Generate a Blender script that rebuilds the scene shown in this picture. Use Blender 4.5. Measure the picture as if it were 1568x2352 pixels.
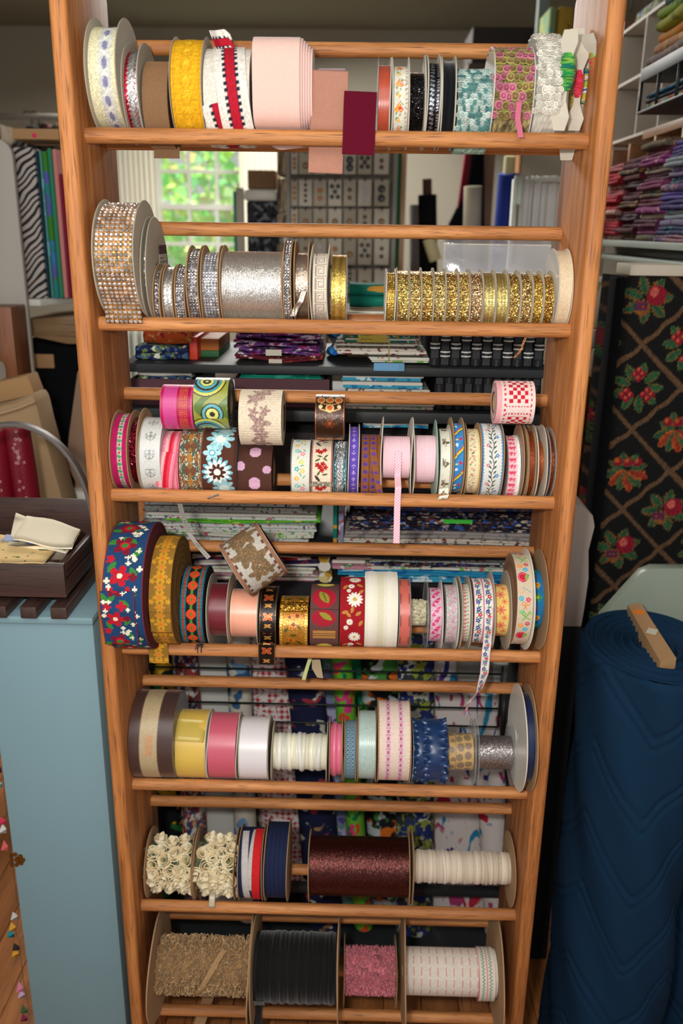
import bpy, bmesh, math, random
import numpy as np
from mathutils import Matrix, Vector
rnd = random.Random(7)
rng = np.random.RandomState(5)
for o in list(bpy.data.objects): bpy.data.objects.remove(o)
SC = bpy.context.scene
COL = SC.collection
pi = math.pi

# ---------------------------------------------------------------- camera
F_PX, CAM = 1988.0, np.array([0.0398, -1.3891, 1.7259])
PITCH, YAW, ROLL = math.radians(18.066), math.radians(-0.972), math.radians(0.786)
fw = np.array([math.sin(YAW)*math.cos(PITCH), math.cos(YAW)*math.cos(PITCH), -math.sin(PITCH)])
rt0 = np.array([math.cos(YAW), -math.sin(YAW), 0.0]); up0 = np.cross(rt0, fw)
rt = rt0*math.cos(ROLL) + up0*math.sin(ROLL); up = -rt0*math.sin(ROLL) + up0*math.cos(ROLL)
cd = bpy.data.cameras.new('camera'); cam = bpy.data.objects.new('camera', cd); COL.objects.link(cam)
cd.sensor_fit = 'VERTICAL'; cd.sensor_height = 36; cd.sensor_width = 24
cd.lens = F_PX/2352*36
M = Matrix.Identity(4)
for i in range(3):
    M[i][0] = rt[i]; M[i][1] = up[i]; M[i][2] = -fw[i]; M[i][3] = CAM[i]
cam.matrix_world = M
cd.clip_start = 0.05; cd.clip_end = 100
cd.dof.use_dof = True; cd.dof.focus_distance = 1.45; cd.dof.aperture_fstop = 3.2
SC.camera = cam

def proj(P):
    d = np.asarray(P, float) - CAM
    z = d @ fw
    return 784 + F_PX*(d @ rt)/z, 1176 - F_PX*(d @ up)/z
def at(px, py, y):                      # the point of the plane y = const seen at a pixel
    d = fw*F_PX + rt*(px-784) + up*(1176-py)
    return CAM + d*((y - CAM[1])/d[1])
def atz(px, py, z):
    d = fw*F_PX + rt*(px-784) + up*(1176-py)
    return CAM + d*((z - CAM[2])/d[2])
def x_at(px, y, z):                     # x so that (x,y,z) is seen in pixel column px
    x = 0.0
    for _ in range(3):
        a = proj((x, y, z))[0]; b = proj((x+.01, y, z))[0]
        x += (px-a)/(b-a)*.01
    return x

# ---------------------------------------------------------------- world, lamps, exposure
SC.view_settings.view_transform = 'Standard'; SC.view_settings.look = 'None'
SC.view_settings.gamma = 1; SC.view_settings.exposure = 0.0
SC.view_settings.use_curve_mapping = False
W = bpy.data.worlds.new('world'); SC.world = W; W.use_nodes = True
W.node_tree.nodes['Background'].inputs[0].default_value = (0.96, 0.98, 1.0, 1)
W.node_tree.nodes['Background'].inputs[1].default_value = 0.50
def lamp(name, kind, loc, target, power, size=.1, color=(1, 1, 1), sy=None):
    l = bpy.data.lights.new(name, kind); l.energy = power; l.color = color
    if kind == 'AREA':
        l.size = size
        if sy: l.shape = 'RECTANGLE'; l.size_y = sy
    else: l.shadow_soft_size = size
    o = bpy.data.objects.new(name, l); COL.objects.link(o); o.location = loc
    o.rotation_euler = (Vector(target)-Vector(loc)).to_track_quat('-Z', 'Y').to_euler()
    return o
lamp('camera_flash', 'AREA', (-0.10, -1.41, 1.83), (0, .1, 1.05), 15.5, .09, (1, .98, .94), .06)
lamp('ambient_fill', 'AREA', (-0.3, -1.0, 2.80), (-.1, .3, .6), 24, 1.7, (1, .97, .92))  # added soft ambient fill over the rack, not a known fitting
lamp('ambient_fill_far', 'AREA', (-0.2, 2.9, 2.82), (0.1, 2.7, 0), 115, 1.2, (1, .96, .90))  # added fill that lifts the dark far end of the room

# ---------------------------------------------------------------- mesh helpers
def lin(c):
    c = np.asarray(c, float)/255.0
    return np.where(c <= .04045, c/12.92, ((c+.055)/1.055)**2.4)
def tag(o, label=None, cat=None, group=None, kind=None):
    if label: o['label'] = label
    if cat: o['category'] = cat
    if group: o['group'] = group
    if kind: o['kind'] = kind
    return o
def thing(name, loc, label, cat, group=None):
    o = bpy.data.objects.new(name, None); COL.objects.link(o); o.location = [float(v) for v in loc]
    o.empty_display_size = .02
    return tag(o, label, cat, group)
def mk(name, V, F, mat, parent=None, col=None, smooth=True, kind=None, label=None, mi=None):
    V = np.asarray(V, float).reshape(-1, 3)
    off = np.array(parent_world(parent)) if parent else np.zeros(3)
    me = bpy.data.meshes.new(name)
    if isinstance(F, np.ndarray): F = [F]
    groups = [np.asarray(f, np.int32) for f in F if len(f)] if len(F) and isinstance(F[0], np.ndarray) else None
    if groups is None:
        me.from_pydata((V-off).tolist(), [], [tuple(int(i) for i in f) for f in F])
    else:
        me.vertices.add(len(V)); me.vertices.foreach_set('co', (V-off).ravel())
        loops = np.concatenate([g.ravel() for g in groups])
        sizes = np.concatenate([np.full(len(g), g.shape[1], np.int32) for g in groups])
        starts = np.concatenate([[0], np.cumsum(sizes)[:-1]]).astype(np.int32)
        me.loops.add(len(loops)); me.loops.foreach_set('vertex_index', loops)
        me.polygons.add(len(sizes)); me.polygons.foreach_set('loop_start', starts)
        me.polygons.foreach_set('loop_total', sizes)
        me.update(calc_edges=True)
    if col is not None:
        a = me.color_attributes.new('Col', 'FLOAT_COLOR', 'POINT')
        c = np.ones((len(V), 4), np.float32); c[:, :3] = lin(col)
        a.data.foreach_set('color', c.ravel())
    me.polygons.foreach_set('use_smooth', [bool(smooth)]*len(me.polygons))
    for m in (mat if isinstance(mat, (list, tuple)) else [mat]): me.materials.append(m)
    if mi is not None: me.polygons.foreach_set('material_index', np.asarray(mi, np.int32))
    o = bpy.data.objects.new(name, me); COL.objects.link(o)
    if parent: o.parent = parent
    return tag(o, label, None, None, kind)
def parent_world(p):
    v = np.array(p.location[:])
    while p.parent: p = p.parent; v = v + np.array(p.location[:])
    return v
class MB:
    """collects shapes for one mesh"""
    def __init__(s): s.V = []; s.F = []; s.n = 0; s.C = []; s.MI = []
    def add(s, V, F, c=None, mi=0):
        V = np.asarray(V, float).reshape(-1, 3)
        s.V.append(V)
        for f in F: s.F.append(tuple(int(i)+s.n for i in f)); s.MI.append(mi)
        s.n += len(V)
        s.C.append(np.tile(np.asarray(c if c is not None else (200, 200, 200), float), (len(V), 1)))
        return s
    def box(s, x0, x1, y0, y1, z0, z1, c=None, R=None, piv=None, mi=0):
        V = np.array([(x, y, z) for x in (x0, x1) for y in (y0, y1) for z in (z0, z1)], float)
        if R is not None:
            p = V.mean(0) if piv is None else np.asarray(piv); V = (V-p) @ np.array(R).T + p
        return s.add(V, [(0, 1, 3, 2), (4, 6, 7, 5), (0, 4, 5, 1), (2, 3, 7, 6), (0, 2, 6, 4), (1, 5, 7, 3)], c, mi)
    def tube(s, pts, r, n=8, c=None, cap=True, mi=0):
        pts = np.asarray(pts, float); m = len(pts)
        r = np.broadcast_to(np.asarray(r, float), (m,))
        T = np.gradient(pts, axis=0); T /= np.linalg.norm(T, axis=1)[:, None]+1e-12
        a = np.array([0, 0, 1.]) if abs(T[0][2]) < .9 else np.array([1., 0, 0])
        V = []
        N = np.cross(T[0], a); N /= np.linalg.norm(N)
        for i in range(m):
            N = N - T[i]*(N@T[i]); N /= np.linalg.norm(N)+1e-12
            B = np.cross(T[i], N)
            for k in range(n):
                t = 2*pi*k/n; V.append(pts[i]+r[i]*(math.cos(t)*N+math.sin(t)*B))
        F = [(i*n+k, i*n+(k+1) % n, (i+1)*n+(k+1) % n, (i+1)*n+k) for i in range(m-1) for k in range(n)]
        if cap: F += [tuple(range(n-1, -1, -1)), tuple((m-1)*n+k for k in range(n))]
        return s.add(V, F, c, mi)
    def prism(s, poly, axis, a, b, c=None, mi=0):   # poly in the two other axes, extruded from a to b
        n = len(poly); V = []
        for t in (a, b):
            for p, q in poly:
                V.append({'x': (t, p, q), 'y': (p, t, q), 'z': (p, q, t)}[axis])
        F = [(i, (i+1) % n, n+(i+1) % n, n+i) for i in range(n)] + [tuple(range(n-1, -1, -1)), tuple(range(n, 2*n))]
        return s.add(V, F, c, mi)
    def build(s, name, mat, parent=None, smooth=False, kind=None, label=None, col=False, bevel=0, seg=2):
        V = np.concatenate(s.V)
        o = mk(name, V, s.F, mat, parent, np.concatenate(s.C) if col else None, smooth, kind, label,
               s.MI if any(s.MI) else None)
        bm = bmesh.new(); bm.from_mesh(o.data); bmesh.ops.recalc_face_normals(bm, faces=bm.faces)
        if bevel:
            es = [e for e in bm.edges if len(e.link_faces) == 2 and e.calc_face_angle(0) > .6]
            bmesh.ops.bevel(bm, geom=es, offset=bevel, segments=seg, affect='EDGES', profile=.5)
            for f in bm.faces: f.smooth = True
        bm.to_mesh(o.data); bm.free()
        if bevel:
            try: o.data.set_sharp_from_angle(angle=.7)
            except Exception: pass
        return o
def rotz(a): c, s_ = math.cos(a), math.sin(a); return np.array([[c, -s_, 0], [s_, c, 0], [0, 0, 1]])
def roty(a): c, s_ = math.cos(a), math.sin(a); return np.array([[c, 0, s_], [0, 1, 0], [-s_, 0, c]])
def rotx(a): c, s_ = math.cos(a), math.sin(a); return np.array([[1, 0, 0], [0, c, -s_], [0, s_, c]])
def gridf(n, m, closed=False, base=0):   # n rows (around) x m columns (across)
    i = np.arange(n if closed else n-1)[:, None]; j = np.arange(m-1)[None, :]
    a = i*m+j; b = ((i+1) % n)*m+j
    return np.stack([a, a+1, b+1, b], -1).reshape(-1, 4)+base

# ---------------------------------------------------------------- materials
MATS = {}
def newmat(name):
    m = bpy.data.materials.new(name); m.use_nodes = True
    nt = m.node_tree; b = nt.nodes['Principled BSDF']
    return m, nt, b
def N(nt, t, **k):
    n = nt.nodes.new(t)
    for a, v in k.items():
        if a.startswith('i_'):
            key = a[2:]; key = int(key) if key.isdigit() else key.replace('_', ' ')
            n.inputs[key].default_value = v
        else: setattr(n, a, v)
    return n
def L(nt, a, b): nt.links.new(a, b)
def L4(c): return tuple(float(v) for v in lin(c)) + (1,)
def plain(name, c, rough=.6, metal=0, spec=.4, bump=0, bscale=300, var=0, vscale=8, trans=0, alpha=1, sheen=0, coat=0):
    if name in MATS: return MATS[name]
    m, nt, b = newmat(name)
    b.inputs['Base Color'].default_value = L4(c); b.inputs['Roughness'].default_value = rough
    b.inputs['Metallic'].default_value = metal; b.inputs['Specular IOR Level'].default_value = spec
    b.inputs['Transmission Weight'].default_value = trans; b.inputs['Alpha'].default_value = alpha
    b.inputs['Sheen Weight'].default_value = sheen; b.inputs['Coat Weight'].default_value = coat
    tc = N(nt, 'ShaderNodeTexCoord')
    if var:
        n = N(nt, 'ShaderNodeTexNoise', i_Scale=vscale, i_Detail=4.0); L(nt, tc.outputs['Object'], n.inputs['Vector'])
        h = N(nt, 'ShaderNodeMix', data_type='RGBA', blend_type='MULTIPLY'); h.inputs[0].default_value = 1
        r = N(nt, 'ShaderNodeMapRange', i_1=.3, i_2=.7, i_3=1-var, i_4=1.0); L(nt, n.outputs[0], r.inputs[0])
        h.inputs[6].default_value = L4(c); L(nt, r.outputs[0], h.inputs[7]); L(nt, h.outputs[2], b.inputs['Base Color'])
    if bump:
        n = N(nt, 'ShaderNodeTexNoise', i_Scale=bscale, i_Detail=3.0); L(nt, tc.outputs['Object'], n.inputs['Vector'])
        bp = N(nt, 'ShaderNodeBump', i_Strength=bump, i_Distance=.002); L(nt, n.outputs[0], bp.inputs['Height']); L(nt, bp.outputs[0], b.inputs['Normal'])
    MATS[name] = m
    return m
def attr_mat(name, rough=.8, metal=0, spec=.3, sheen=0, bump=.2, bscale=900, glit=0, gscale=900, trans=0, alpha=1, aniso=0, mottle=0):
    """colour comes from the mesh's own colour attribute; glit tilts the normal cell by cell like glitter flakes"""
    if name in MATS: return MATS[name]
    m, nt, b = newmat(name)
    a = N(nt, 'ShaderNodeAttribute', attribute_name='Col')
    L(nt, a.outputs['Color'], b.inputs['Base Color'])
    b.inputs['Roughness'].default_value = rough; b.inputs['Metallic'].default_value = metal
    b.inputs['Specular IOR Level'].default_value = spec; b.inputs['Sheen Weight'].default_value = sheen
    b.inputs['Sheen Roughness'].default_value = .4
    b.inputs['Transmission Weight'].default_value = trans; b.inputs['Alpha'].default_value = alpha
    b.inputs['Anisotropic'].default_value = aniso
    tc = N(nt, 'ShaderNodeTexCoord')
    if glit:
        v = N(nt, 'ShaderNodeTexVoronoi', i_Scale=gscale); L(nt, tc.outputs['Object'], v.inputs['Vector'])
        s1 = N(nt, 'ShaderNodeVectorMath', operation='SUBTRACT'); L(nt, v.outputs['Color'], s1.inputs[0]); s1.inputs[1].default_value = (.5, .5, .5)
        s2 = N(nt, 'ShaderNodeVectorMath', operation='SCALE'); L(nt, s1.outputs[0], s2.inputs[0]); s2.inputs['Scale'].default_value = glit
        g = N(nt, 'ShaderNodeNewGeometry')
        s3 = N(nt, 'ShaderNodeVectorMath', operation='ADD'); L(nt, g.outputs['Normal'], s3.inputs[0]); L(nt, s2.outputs[0], s3.inputs[1])
        s4 = N(nt, 'ShaderNodeVectorMath', operation='NORMALIZE'); L(nt, s3.outputs[0], s4.inputs[0]); L(nt, s4.outputs[0], b.inputs['Normal'])
    elif bump:
        n = N(nt, 'ShaderNodeTexNoise', i_Scale=bscale, i_Detail=2.0); L(nt, tc.outputs['Object'], n.inputs['Vector'])
        bp = N(nt, 'ShaderNodeBump', i_Strength=bump, i_Distance=.001); L(nt, n.outputs[0], bp.inputs['Height']); L(nt, bp.outputs[0], b.inputs['Normal'])
    MATS[name] = m
    return m
def wood(name, c1, c2, c3, axis, scale=1.0, rough=.45, coat=.15):
    if name in MATS: return MATS[name]
    m, nt, b = newmat(name)
    tc = N(nt, 'ShaderNodeTexCoord'); mp = N(nt, 'ShaderNodeMapping')
    sc = {'x': (1.2, 22, 22), 'y': (22, 1.2, 22), 'z': (22, 22, 1.2)}[axis]
    mp.inputs['Scale'].default_value = [v*scale for v in sc]
    L(nt, tc.outputs['Object'], mp.inputs['Vector'])
    n1 = N(nt, 'ShaderNodeTexNoise', i_Scale=2.0, i_Detail=5.0, i_Roughness=.6, i_Distortion=.35); L(nt, mp.outputs[0], n1.inputs['Vector'])
    r1 = N(nt, 'ShaderNodeValToRGB'); L(nt, n1.outputs[0], r1.inputs[0])
    e = r1.color_ramp.elements; e[0].position = .32; e[0].color = L4(c2); e[1].position = .62; e[1].color = L4(c1)
    e2 = r1.color_ramp.elements.new(.48); e2.color = L4([(a+b_)/2 for a, b_ in zip(c1, c2)])
    mp2 = N(nt, 'ShaderNodeMapping'); mp2.inputs['Scale'].default_value = [v*scale for v in {'x': (18, 420, 420), 'y': (420, 18, 420), 'z': (420, 420, 18)}[axis]]
    L(nt, tc.outputs['Object'], mp2.inputs['Vector'])
    n2 = N(nt, 'ShaderNodeTexNoise', i_Scale=1.0, i_Detail=2.0); L(nt, mp2.outputs[0], n2.inputs['Vector'])
    r2 = N(nt, 'ShaderNodeMapRange', i_1=.56, i_2=.72, i_3=0.0, i_4=.85); L(nt, n2.outputs[0], r2.inputs[0])
    mx = N(nt, 'ShaderNodeMix', data_type='RGBA'); L(nt, r2.outputs[0], mx.inputs[0]); L(nt, r1.outputs[0], mx.inputs[6]); mx.inputs[7].default_value = L4(c3)
    L(nt, mx.outputs[2], b.inputs['Base Color'])
    b.inputs['Roughness'].default_value = rough; b.inputs['Coat Weight'].default_value = coat; b.inputs['Coat Roughness'].default_value = .3
    bp = N(nt, 'ShaderNodeBump', i_Strength=.15, i_Distance=.001); L(nt, n2.outputs[0], bp.inputs['Height']); L(nt, bp.outputs[0], b.inputs['Normal'])
    MATS[name] = m
    return m
def prnt(name, base, cols, scale=30, thr=.35, rough=.85, stretch=(1, 1, 1), dist=0.0):
    """printed cotton: coloured blots of a few inks scattered on a ground"""
    if name in MATS: return MATS[name]
    m, nt, b = newmat(name)
    tc = N(nt, 'ShaderNodeTexCoord'); mp = N(nt, 'ShaderNodeMapping'); mp.inputs['Scale'].default_value = stretch
    L(nt, tc.outputs['Object'], mp.inputs['Vector'])
    prev = None
    for i, c in enumerate(cols):
        nz = N(nt, 'ShaderNodeTexNoise', noise_dimensions='4D', i_W=i*7.3+len(name), i_Scale=scale*(1+.25*i), i_Detail=1.5, i_Distortion=dist)
        L(nt, mp.outputs[0], nz.inputs['Vector'])
        r = N(nt, 'ShaderNodeMapRange', i_1=.5+thr*.25, i_2=.53+thr*.25); L(nt, nz.outputs[0], r.inputs[0])
        mx = N(nt, 'ShaderNodeMix', data_type='RGBA'); L(nt, r.outputs[0], mx.inputs[0])
        if prev is None: mx.inputs[6].default_value = L4(base)
        else: L(nt, prev, mx.inputs[6])
        mx.inputs[7].default_value = L4(c); prev = mx.outputs[2]
    L(nt, prev, b.inputs['Base Color']); b.inputs['Roughness'].default_value = rough; b.inputs['Specular IOR Level'].default_value = .25
    MATS[name] = m
    return m
M_MATTE = attr_mat('woven_ribbon', .85, bump=.2)
M_SATIN = attr_mat('satin_ribbon', .32, spec=.6, bump=.05, sheen=.1)
M_VELVET = attr_mat('velvet_ribbon', .95, spec=.1, sheen=.5, bump=.1, bscale=2500)
M_SHEER = attr_mat('organza_ribbon', .35, spec=.6, bump=.2, bscale=1500)
M_GLIT = attr_mat('glitter_ribbon', .22, metal=.85, spec=.8, glit=1.15, gscale=900)
M_METAL = attr_mat('metallic_ribbon', .33, metal=.8, spec=.8, glit=.35, gscale=900)
M_LAME = attr_mat('foil_print_ribbon', .35, metal=.45, spec=.6, glit=.2, gscale=800)
M_CLOTH = attr_mat('cloth', .9, spec=.2, bump=.3, bscale=500)
M_YARN = attr_mat('yarn', .8, spec=.2, bump=.4, bscale=1200, sheen=.3)
M_CARD = plain('white_card', (214, 206, 190), .7, var=.08, vscale=20)
M_GREY = plain('grey_card', (186, 176, 156), .75, var=.08, vscale=20)
M_KRAFT = plain('kraft_board', (176, 142, 104), .85, var=.1, vscale=30)
M_WPL = plain('white_plastic', (222, 218, 206), .35, spec=.5)
M_TEALPL = plain('mint_plastic', (170, 200, 184), .35)
def clear(name='clear_plastic', c=(225, 228, 228), a=.28):
    return plain(name, c, .12, spec=.8, alpha=a)
M_CLEAR = clear()
FL = dict(white=M_CARD, grey=M_GREY, kraft=M_KRAFT, wplastic=M_WPL, mint=M_TEALPL, clear=M_CLEAR)
M_OAKZ = wood('oak_upright', (206, 134, 72), (150, 88, 40), (112, 66, 32), 'z', 1.0, .6, 0)
M_OAKX = wood('oak_dowel', (210, 142, 82), (154, 94, 46), (108, 64, 32), 'x', 1.3, .6, 0)
# ---------------------------------------------------------------- room shell
YW, ZC = 4.4, 2.86
M_WALL = plain('wall_paint', (158, 152, 136), .9, var=.05, vscale=2)
M_CEIL = plain('ceiling_paint', (132, 132, 118), .9)
M_PLANK = wood('floor_plank_wood', (176, 112, 62), (140, 84, 42), (84, 46, 22), 'y', .7, .4)
def struct(o): o['kind'] = 'structure'; return o
XL, XR = -2.6, 2.9
M_WHITE = plain('white_paint', (214, 214, 204), .5)
# window hole in the back wall, seen between the first and second row of rods
wa = at(352, 640, YW); wb = at(578, 292, YW)
WX0, WX1, WZ0, WZ1 = wa[0], wb[0], wa[2], wb[2]
m = MB()
m.box(XL, WX0, YW, YW+.12, 0, ZC); m.box(WX1, XR, YW, YW+.12, 0, ZC)
m.box(WX0, WX1, YW, YW+.12, 0, WZ0); m.box(WX0, WX1, YW, YW+.12, WZ1, ZC)
struct(m.build('wall_back', M_WALL))
struct(MB().box(XL-.1, XL, -1.2, YW, 0, ZC).build('wall_left', M_WALL))
struct(MB().box(XR, XR+.1, -1.2, YW, 0, ZC).build('wall_right', M_WALL))
struct(MB().box(XL, XR, -1.2, YW, ZC, ZC+.1).build('ceiling', M_CEIL))
fl = struct(MB().box(XL, XR, -2.2, YW, -.06, -.02).build('floor', plain('subfloor', (90, 60, 38), .9)))
pw = .088
pme = None
k = 0
for i in range(int((XR-XL)/pw)):
    x = XL+i*pw+pw/2
    y = -1.9-rnd.random()*1.2
    if not (-1.9 < x < 2.2): continue
    while y < YW-.3:
        ln = min(1.9, YW-y)
        if y+ln > -1.0 and k < 296:
            if pme is None:
                p = MB().box(-pw/2+.001, pw/2-.001, 0, 1.895, -.02, 0).build('plank', M_PLANK, fl, bevel=.0015, seg=1); pme = p.data
            else:
                p = bpy.data.objects.new('plank', pme); COL.objects.link(p); p.parent = fl
            p.location = (x, y, -.0005*(k % 3)); k += 1
        y += 1.9
# window: frame, two sashes with muntins, panes; trees and light outside
wt = struct(bpy.data.objects.new('window_1', None)); COL.objects.link(wt); wt.location = ((WX0+WX1)/2, YW, WZ0)
m = MB(); t = .05
m.box(WX0-.05, WX0+.03, YW-.03, YW+.10, WZ0-.03, WZ1+.05); m.box(WX1-.03, WX1+.05, YW-.03, YW+.10, WZ0-.03, WZ1+.05)
m.box(WX0+.03, WX1-.03, YW-.03, YW+.10, WZ1-.02, WZ1+.05); m.build('window_frame', M_WHITE, wt)
MB().box(WX0-.09, WX1+.09, YW-.09, YW+.10, WZ0-.06, WZ0-.031).build('window_sill', M_WHITE, wt)
zm = at(460, 476, YW)[2]
for (za, zb, yy) in ((WZ0-.031, zm+.02, YW+.05), (zm-.02, WZ1-.02, YW+.08)):
    m = MB(); s = .035
    m.box(WX0+.03, WX0+.03+s, yy, yy+.03, za, zb); m.box(WX1-.03-s, WX1-.03, yy, yy+.03, za, zb)
    m.box(WX0+.03+s, WX1-.03-s, yy, yy+.03, za, za+s); m.box(WX0+.03+s, WX1-.03-s, yy, yy+.03, zb-s, zb)
    sash = m.build('sash', M_WHITE, wt)
    xa, xb = WX0+.03+s, WX1-.03-s
    for q in (1, 2):
        x = xa+(xb-xa)*q/3
        MB().box(x-.011, x+.011, yy+.002, yy+.028, za+s, zb-s).build('muntin', M_WHITE, sash)
    nr = 2
    for q in range(1, nr):
        z = za+s+(zb-za-2*s)*q/nr
        MB().box(xa, xb, yy+.003, yy+.027, z-.011, z+.011).build('muntin', M_WHITE, sash)
    MB().box(xa, xb, yy+.013, yy+.016, za+s, zb-s).build('pane', plain('window_glass', (235, 245, 240), .02, spec=.5, alpha=.08), sash)
# foliage outside the window: a dense tree of many small leaves, lit by the sun outside
tr = thing('leafy_tree', (WX0+.5, YW+2.6, .1), 'sunlit green leafy tree growing outside the small-paned window', 'tree')
M_LEAF = attr_mat('leaf', .6, spec=.3, bump=0)
nt = M_LEAF.node_tree; tl = N(nt, 'ShaderNodeBsdfTranslucent'); mxs = N(nt, 'ShaderNodeMixShader', i_0=.55)
for nd in nt.nodes:
    if nd.type == 'ATTRIBUTE': L(nt, nd.outputs['Color'], tl.inputs[0])
    if nd.type == 'OUTPUT_MATERIAL': out = nd
L(nt, nt.nodes['Principled BSDF'].outputs[0], mxs.inputs[1]); L(nt, tl.outputs[0], mxs.inputs[2]); L(nt, mxs.outputs[0], out.inputs[0])
n = 5200
c = np.array([(WX0+WX1)/2, YW+2.6, WZ0+.15])
P = c+rng.normal(0, 1, (n, 3))*np.array([1.4, .45, .85])
V = np.zeros((n, 4, 3)); u = rng.normal(0, 1, (n, 3)); u /= np.linalg.norm(u, axis=1)[:, None]
w = np.cross(u, rng.normal(0, 1, (n, 3))); w /= np.linalg.norm(w, axis=1)[:, None]
sz = rng.uniform(.05, .11, (n, 1))
V[:, 0] = P-u*sz; V[:, 1] = P+w*sz*.6; V[:, 2] = P+u*sz; V[:, 3] = P-w*sz*.6
cc = np.repeat(np.stack([rng.uniform(120, 225, n), rng.uniform(180, 245, n), rng.uniform(80, 160, n)], 1), 4, 0)
mk('foliage', V.reshape(-1, 3), np.arange(n*4).reshape(-1, 4), M_LEAF, tr, cc, False, kind='stuff')
MB().tube([(c[0], YW+2.7, 0), (c[0]+.1, YW+2.7, 1.2), (c[0]-.1, YW+2.7, 2.2)], [.12, .1, .05]).build('trunk', plain('bark', (96, 80, 60), .9), tr)
struct(MB().box(XL-3, XR+3, YW+.12, YW+7, -.3, -.2).build('ground_outside', plain('lawn', (120, 150, 70), .95, var=.3, vscale=3)))
lamp('daylight', 'SUN', (0, 8, 6), (.6, 6.3, 0), 14, .02, (1, .97, .88))
# curtains: gathered cloth either side of the window
M_CURT = plain('curtain_cloth', (232, 228, 208), .9, bump=.1)
def curtain(px0, px1, label):
    a = at(px0, 330, YW-.12)[0]; b = at(px1, 330, YW-.12)[0]
    n = 60; x = np.linspace(a, b, n); V = []
    z0, z1 = WZ0-.05, WZ1+.12
    for z in (z0, z0+.4, z1):
        for i in range(n): V.append((x[i], YW-.12+.008*math.sin(i*.8)+.005*math.sin(i*2.3+z), z))
    nn = len(V); V += [(p[0], p[1]+.004, p[2]) for p in V]
    F = np.concatenate([gridf(3, n), gridf(3, n, base=nn)[:, ::-1]])
    t = mk('curtain', V, F, M_CURT); tag(t, label, 'curtain', 'curtains of the small-paned window')
    return t
curtain(262, 352, 'pale gathered curtain left of the small-paned window')
curtain(548, 650, 'pale gathered curtain right of the small-paned window')
# radiator under the window
ra = at(285, 752, YW-.28); rb = at(528, 752, YW-.28)
rad = thing('radiator', (ra[0], YW-.28, .1), 'white ribbed radiator under the window', 'radiator')
M_RAD = plain('radiator_enamel', (176, 178, 168), .4)
n = 13; fme = None
for i in range(n):
    x = ra[0]+(rb[0]-ra[0])*(i+.5)/n; w = (rb[0]-ra[0])/n*.36
    pts = []
    m = MB(); z0, z1 = .0, ra[2]-.1
    poly = [(-.07, .03), (-.05, 0), (.05, 0), (.07, .03), (.07, z1-.03), (.05, z1), (-.05, z1), (-.07, z1-.03)]
    m.prism([(p, q+.1) for p, q in poly], 'x', -w, w)
    if fme is None: f = m.build('section', M_RAD, rad, bevel=.012); fme = f.data; base = f; f.location = (x-ra[0], 0, 0); off0 = rad.location.copy()
    else: f = bpy.data.objects.new('section', fme); COL.objects.link(f); f.parent = rad; f.location = (x-ra[0], 0, 0)
for v in fme.vertices: v.co += Vector(off0)    # sections are modelled round their own origin
for v in fme.vertices: v.co.z -= .1
MB().tube([(ra[0], YW-.28, .2), (rb[0], YW-.28, .2)], .02).build('pipe', M_RAD, rad)

# ---------------------------------------------------------------- the oak ribbon rack
ROWZ = [z+.2 for z in (1.6544, 1.3797, 1.0959, .8093, .5245, .2415, -.0273)]
DU = [-.0086, -.0031, .0028, .0052, .0058, .0091, -.0111]
RR, YB, YU = .0112, .1115, .121
HW = .37
rack = thing('ribbon_rack', (0, .06, 0), 'tall oak rack with two uprights and rows of dowels holding the ribbon spools', 'rack')
ztop = at(1305, -12, .165)[2]
for s in (-1, 1):
    y0, y1, rc = -.056, .168, .022
    poly = [(y0, 0), (y1, 0)]
    for k in range(7): a = k*pi/2/6; poly.append((y1-rc+rc*math.cos(a), ztop-rc+rc*math.sin(a)))
    for k in range(7): a = pi/2+k*pi/2/6; poly.append((y0+rc+rc*math.cos(a), ztop-rc+rc*math.sin(a)))
    MB().prism(poly, 'x', s*HW, s*(HW+.025)).build('upright', M_OAKZ, rack, bevel=.0075, seg=3)
def rod(y, z):
    MB().tube([(-HW, y, z), (HW, y, z)], RR, 24).build('dowel', M_OAKX, rack, smooth=True).data.set_sharp_from_angle(angle=.9)
for i, z in enumerate(ROWZ):
    rod(0, z); rod(YB, z); rod(YU, z+.1472+DU[i])

for x in (ra[0]+.03, rb[0]-.03): MB().box(x-.02, x+.02, YW-.33, YW-.23, 0, .101).build('foot', M_RAD, rad)
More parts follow.
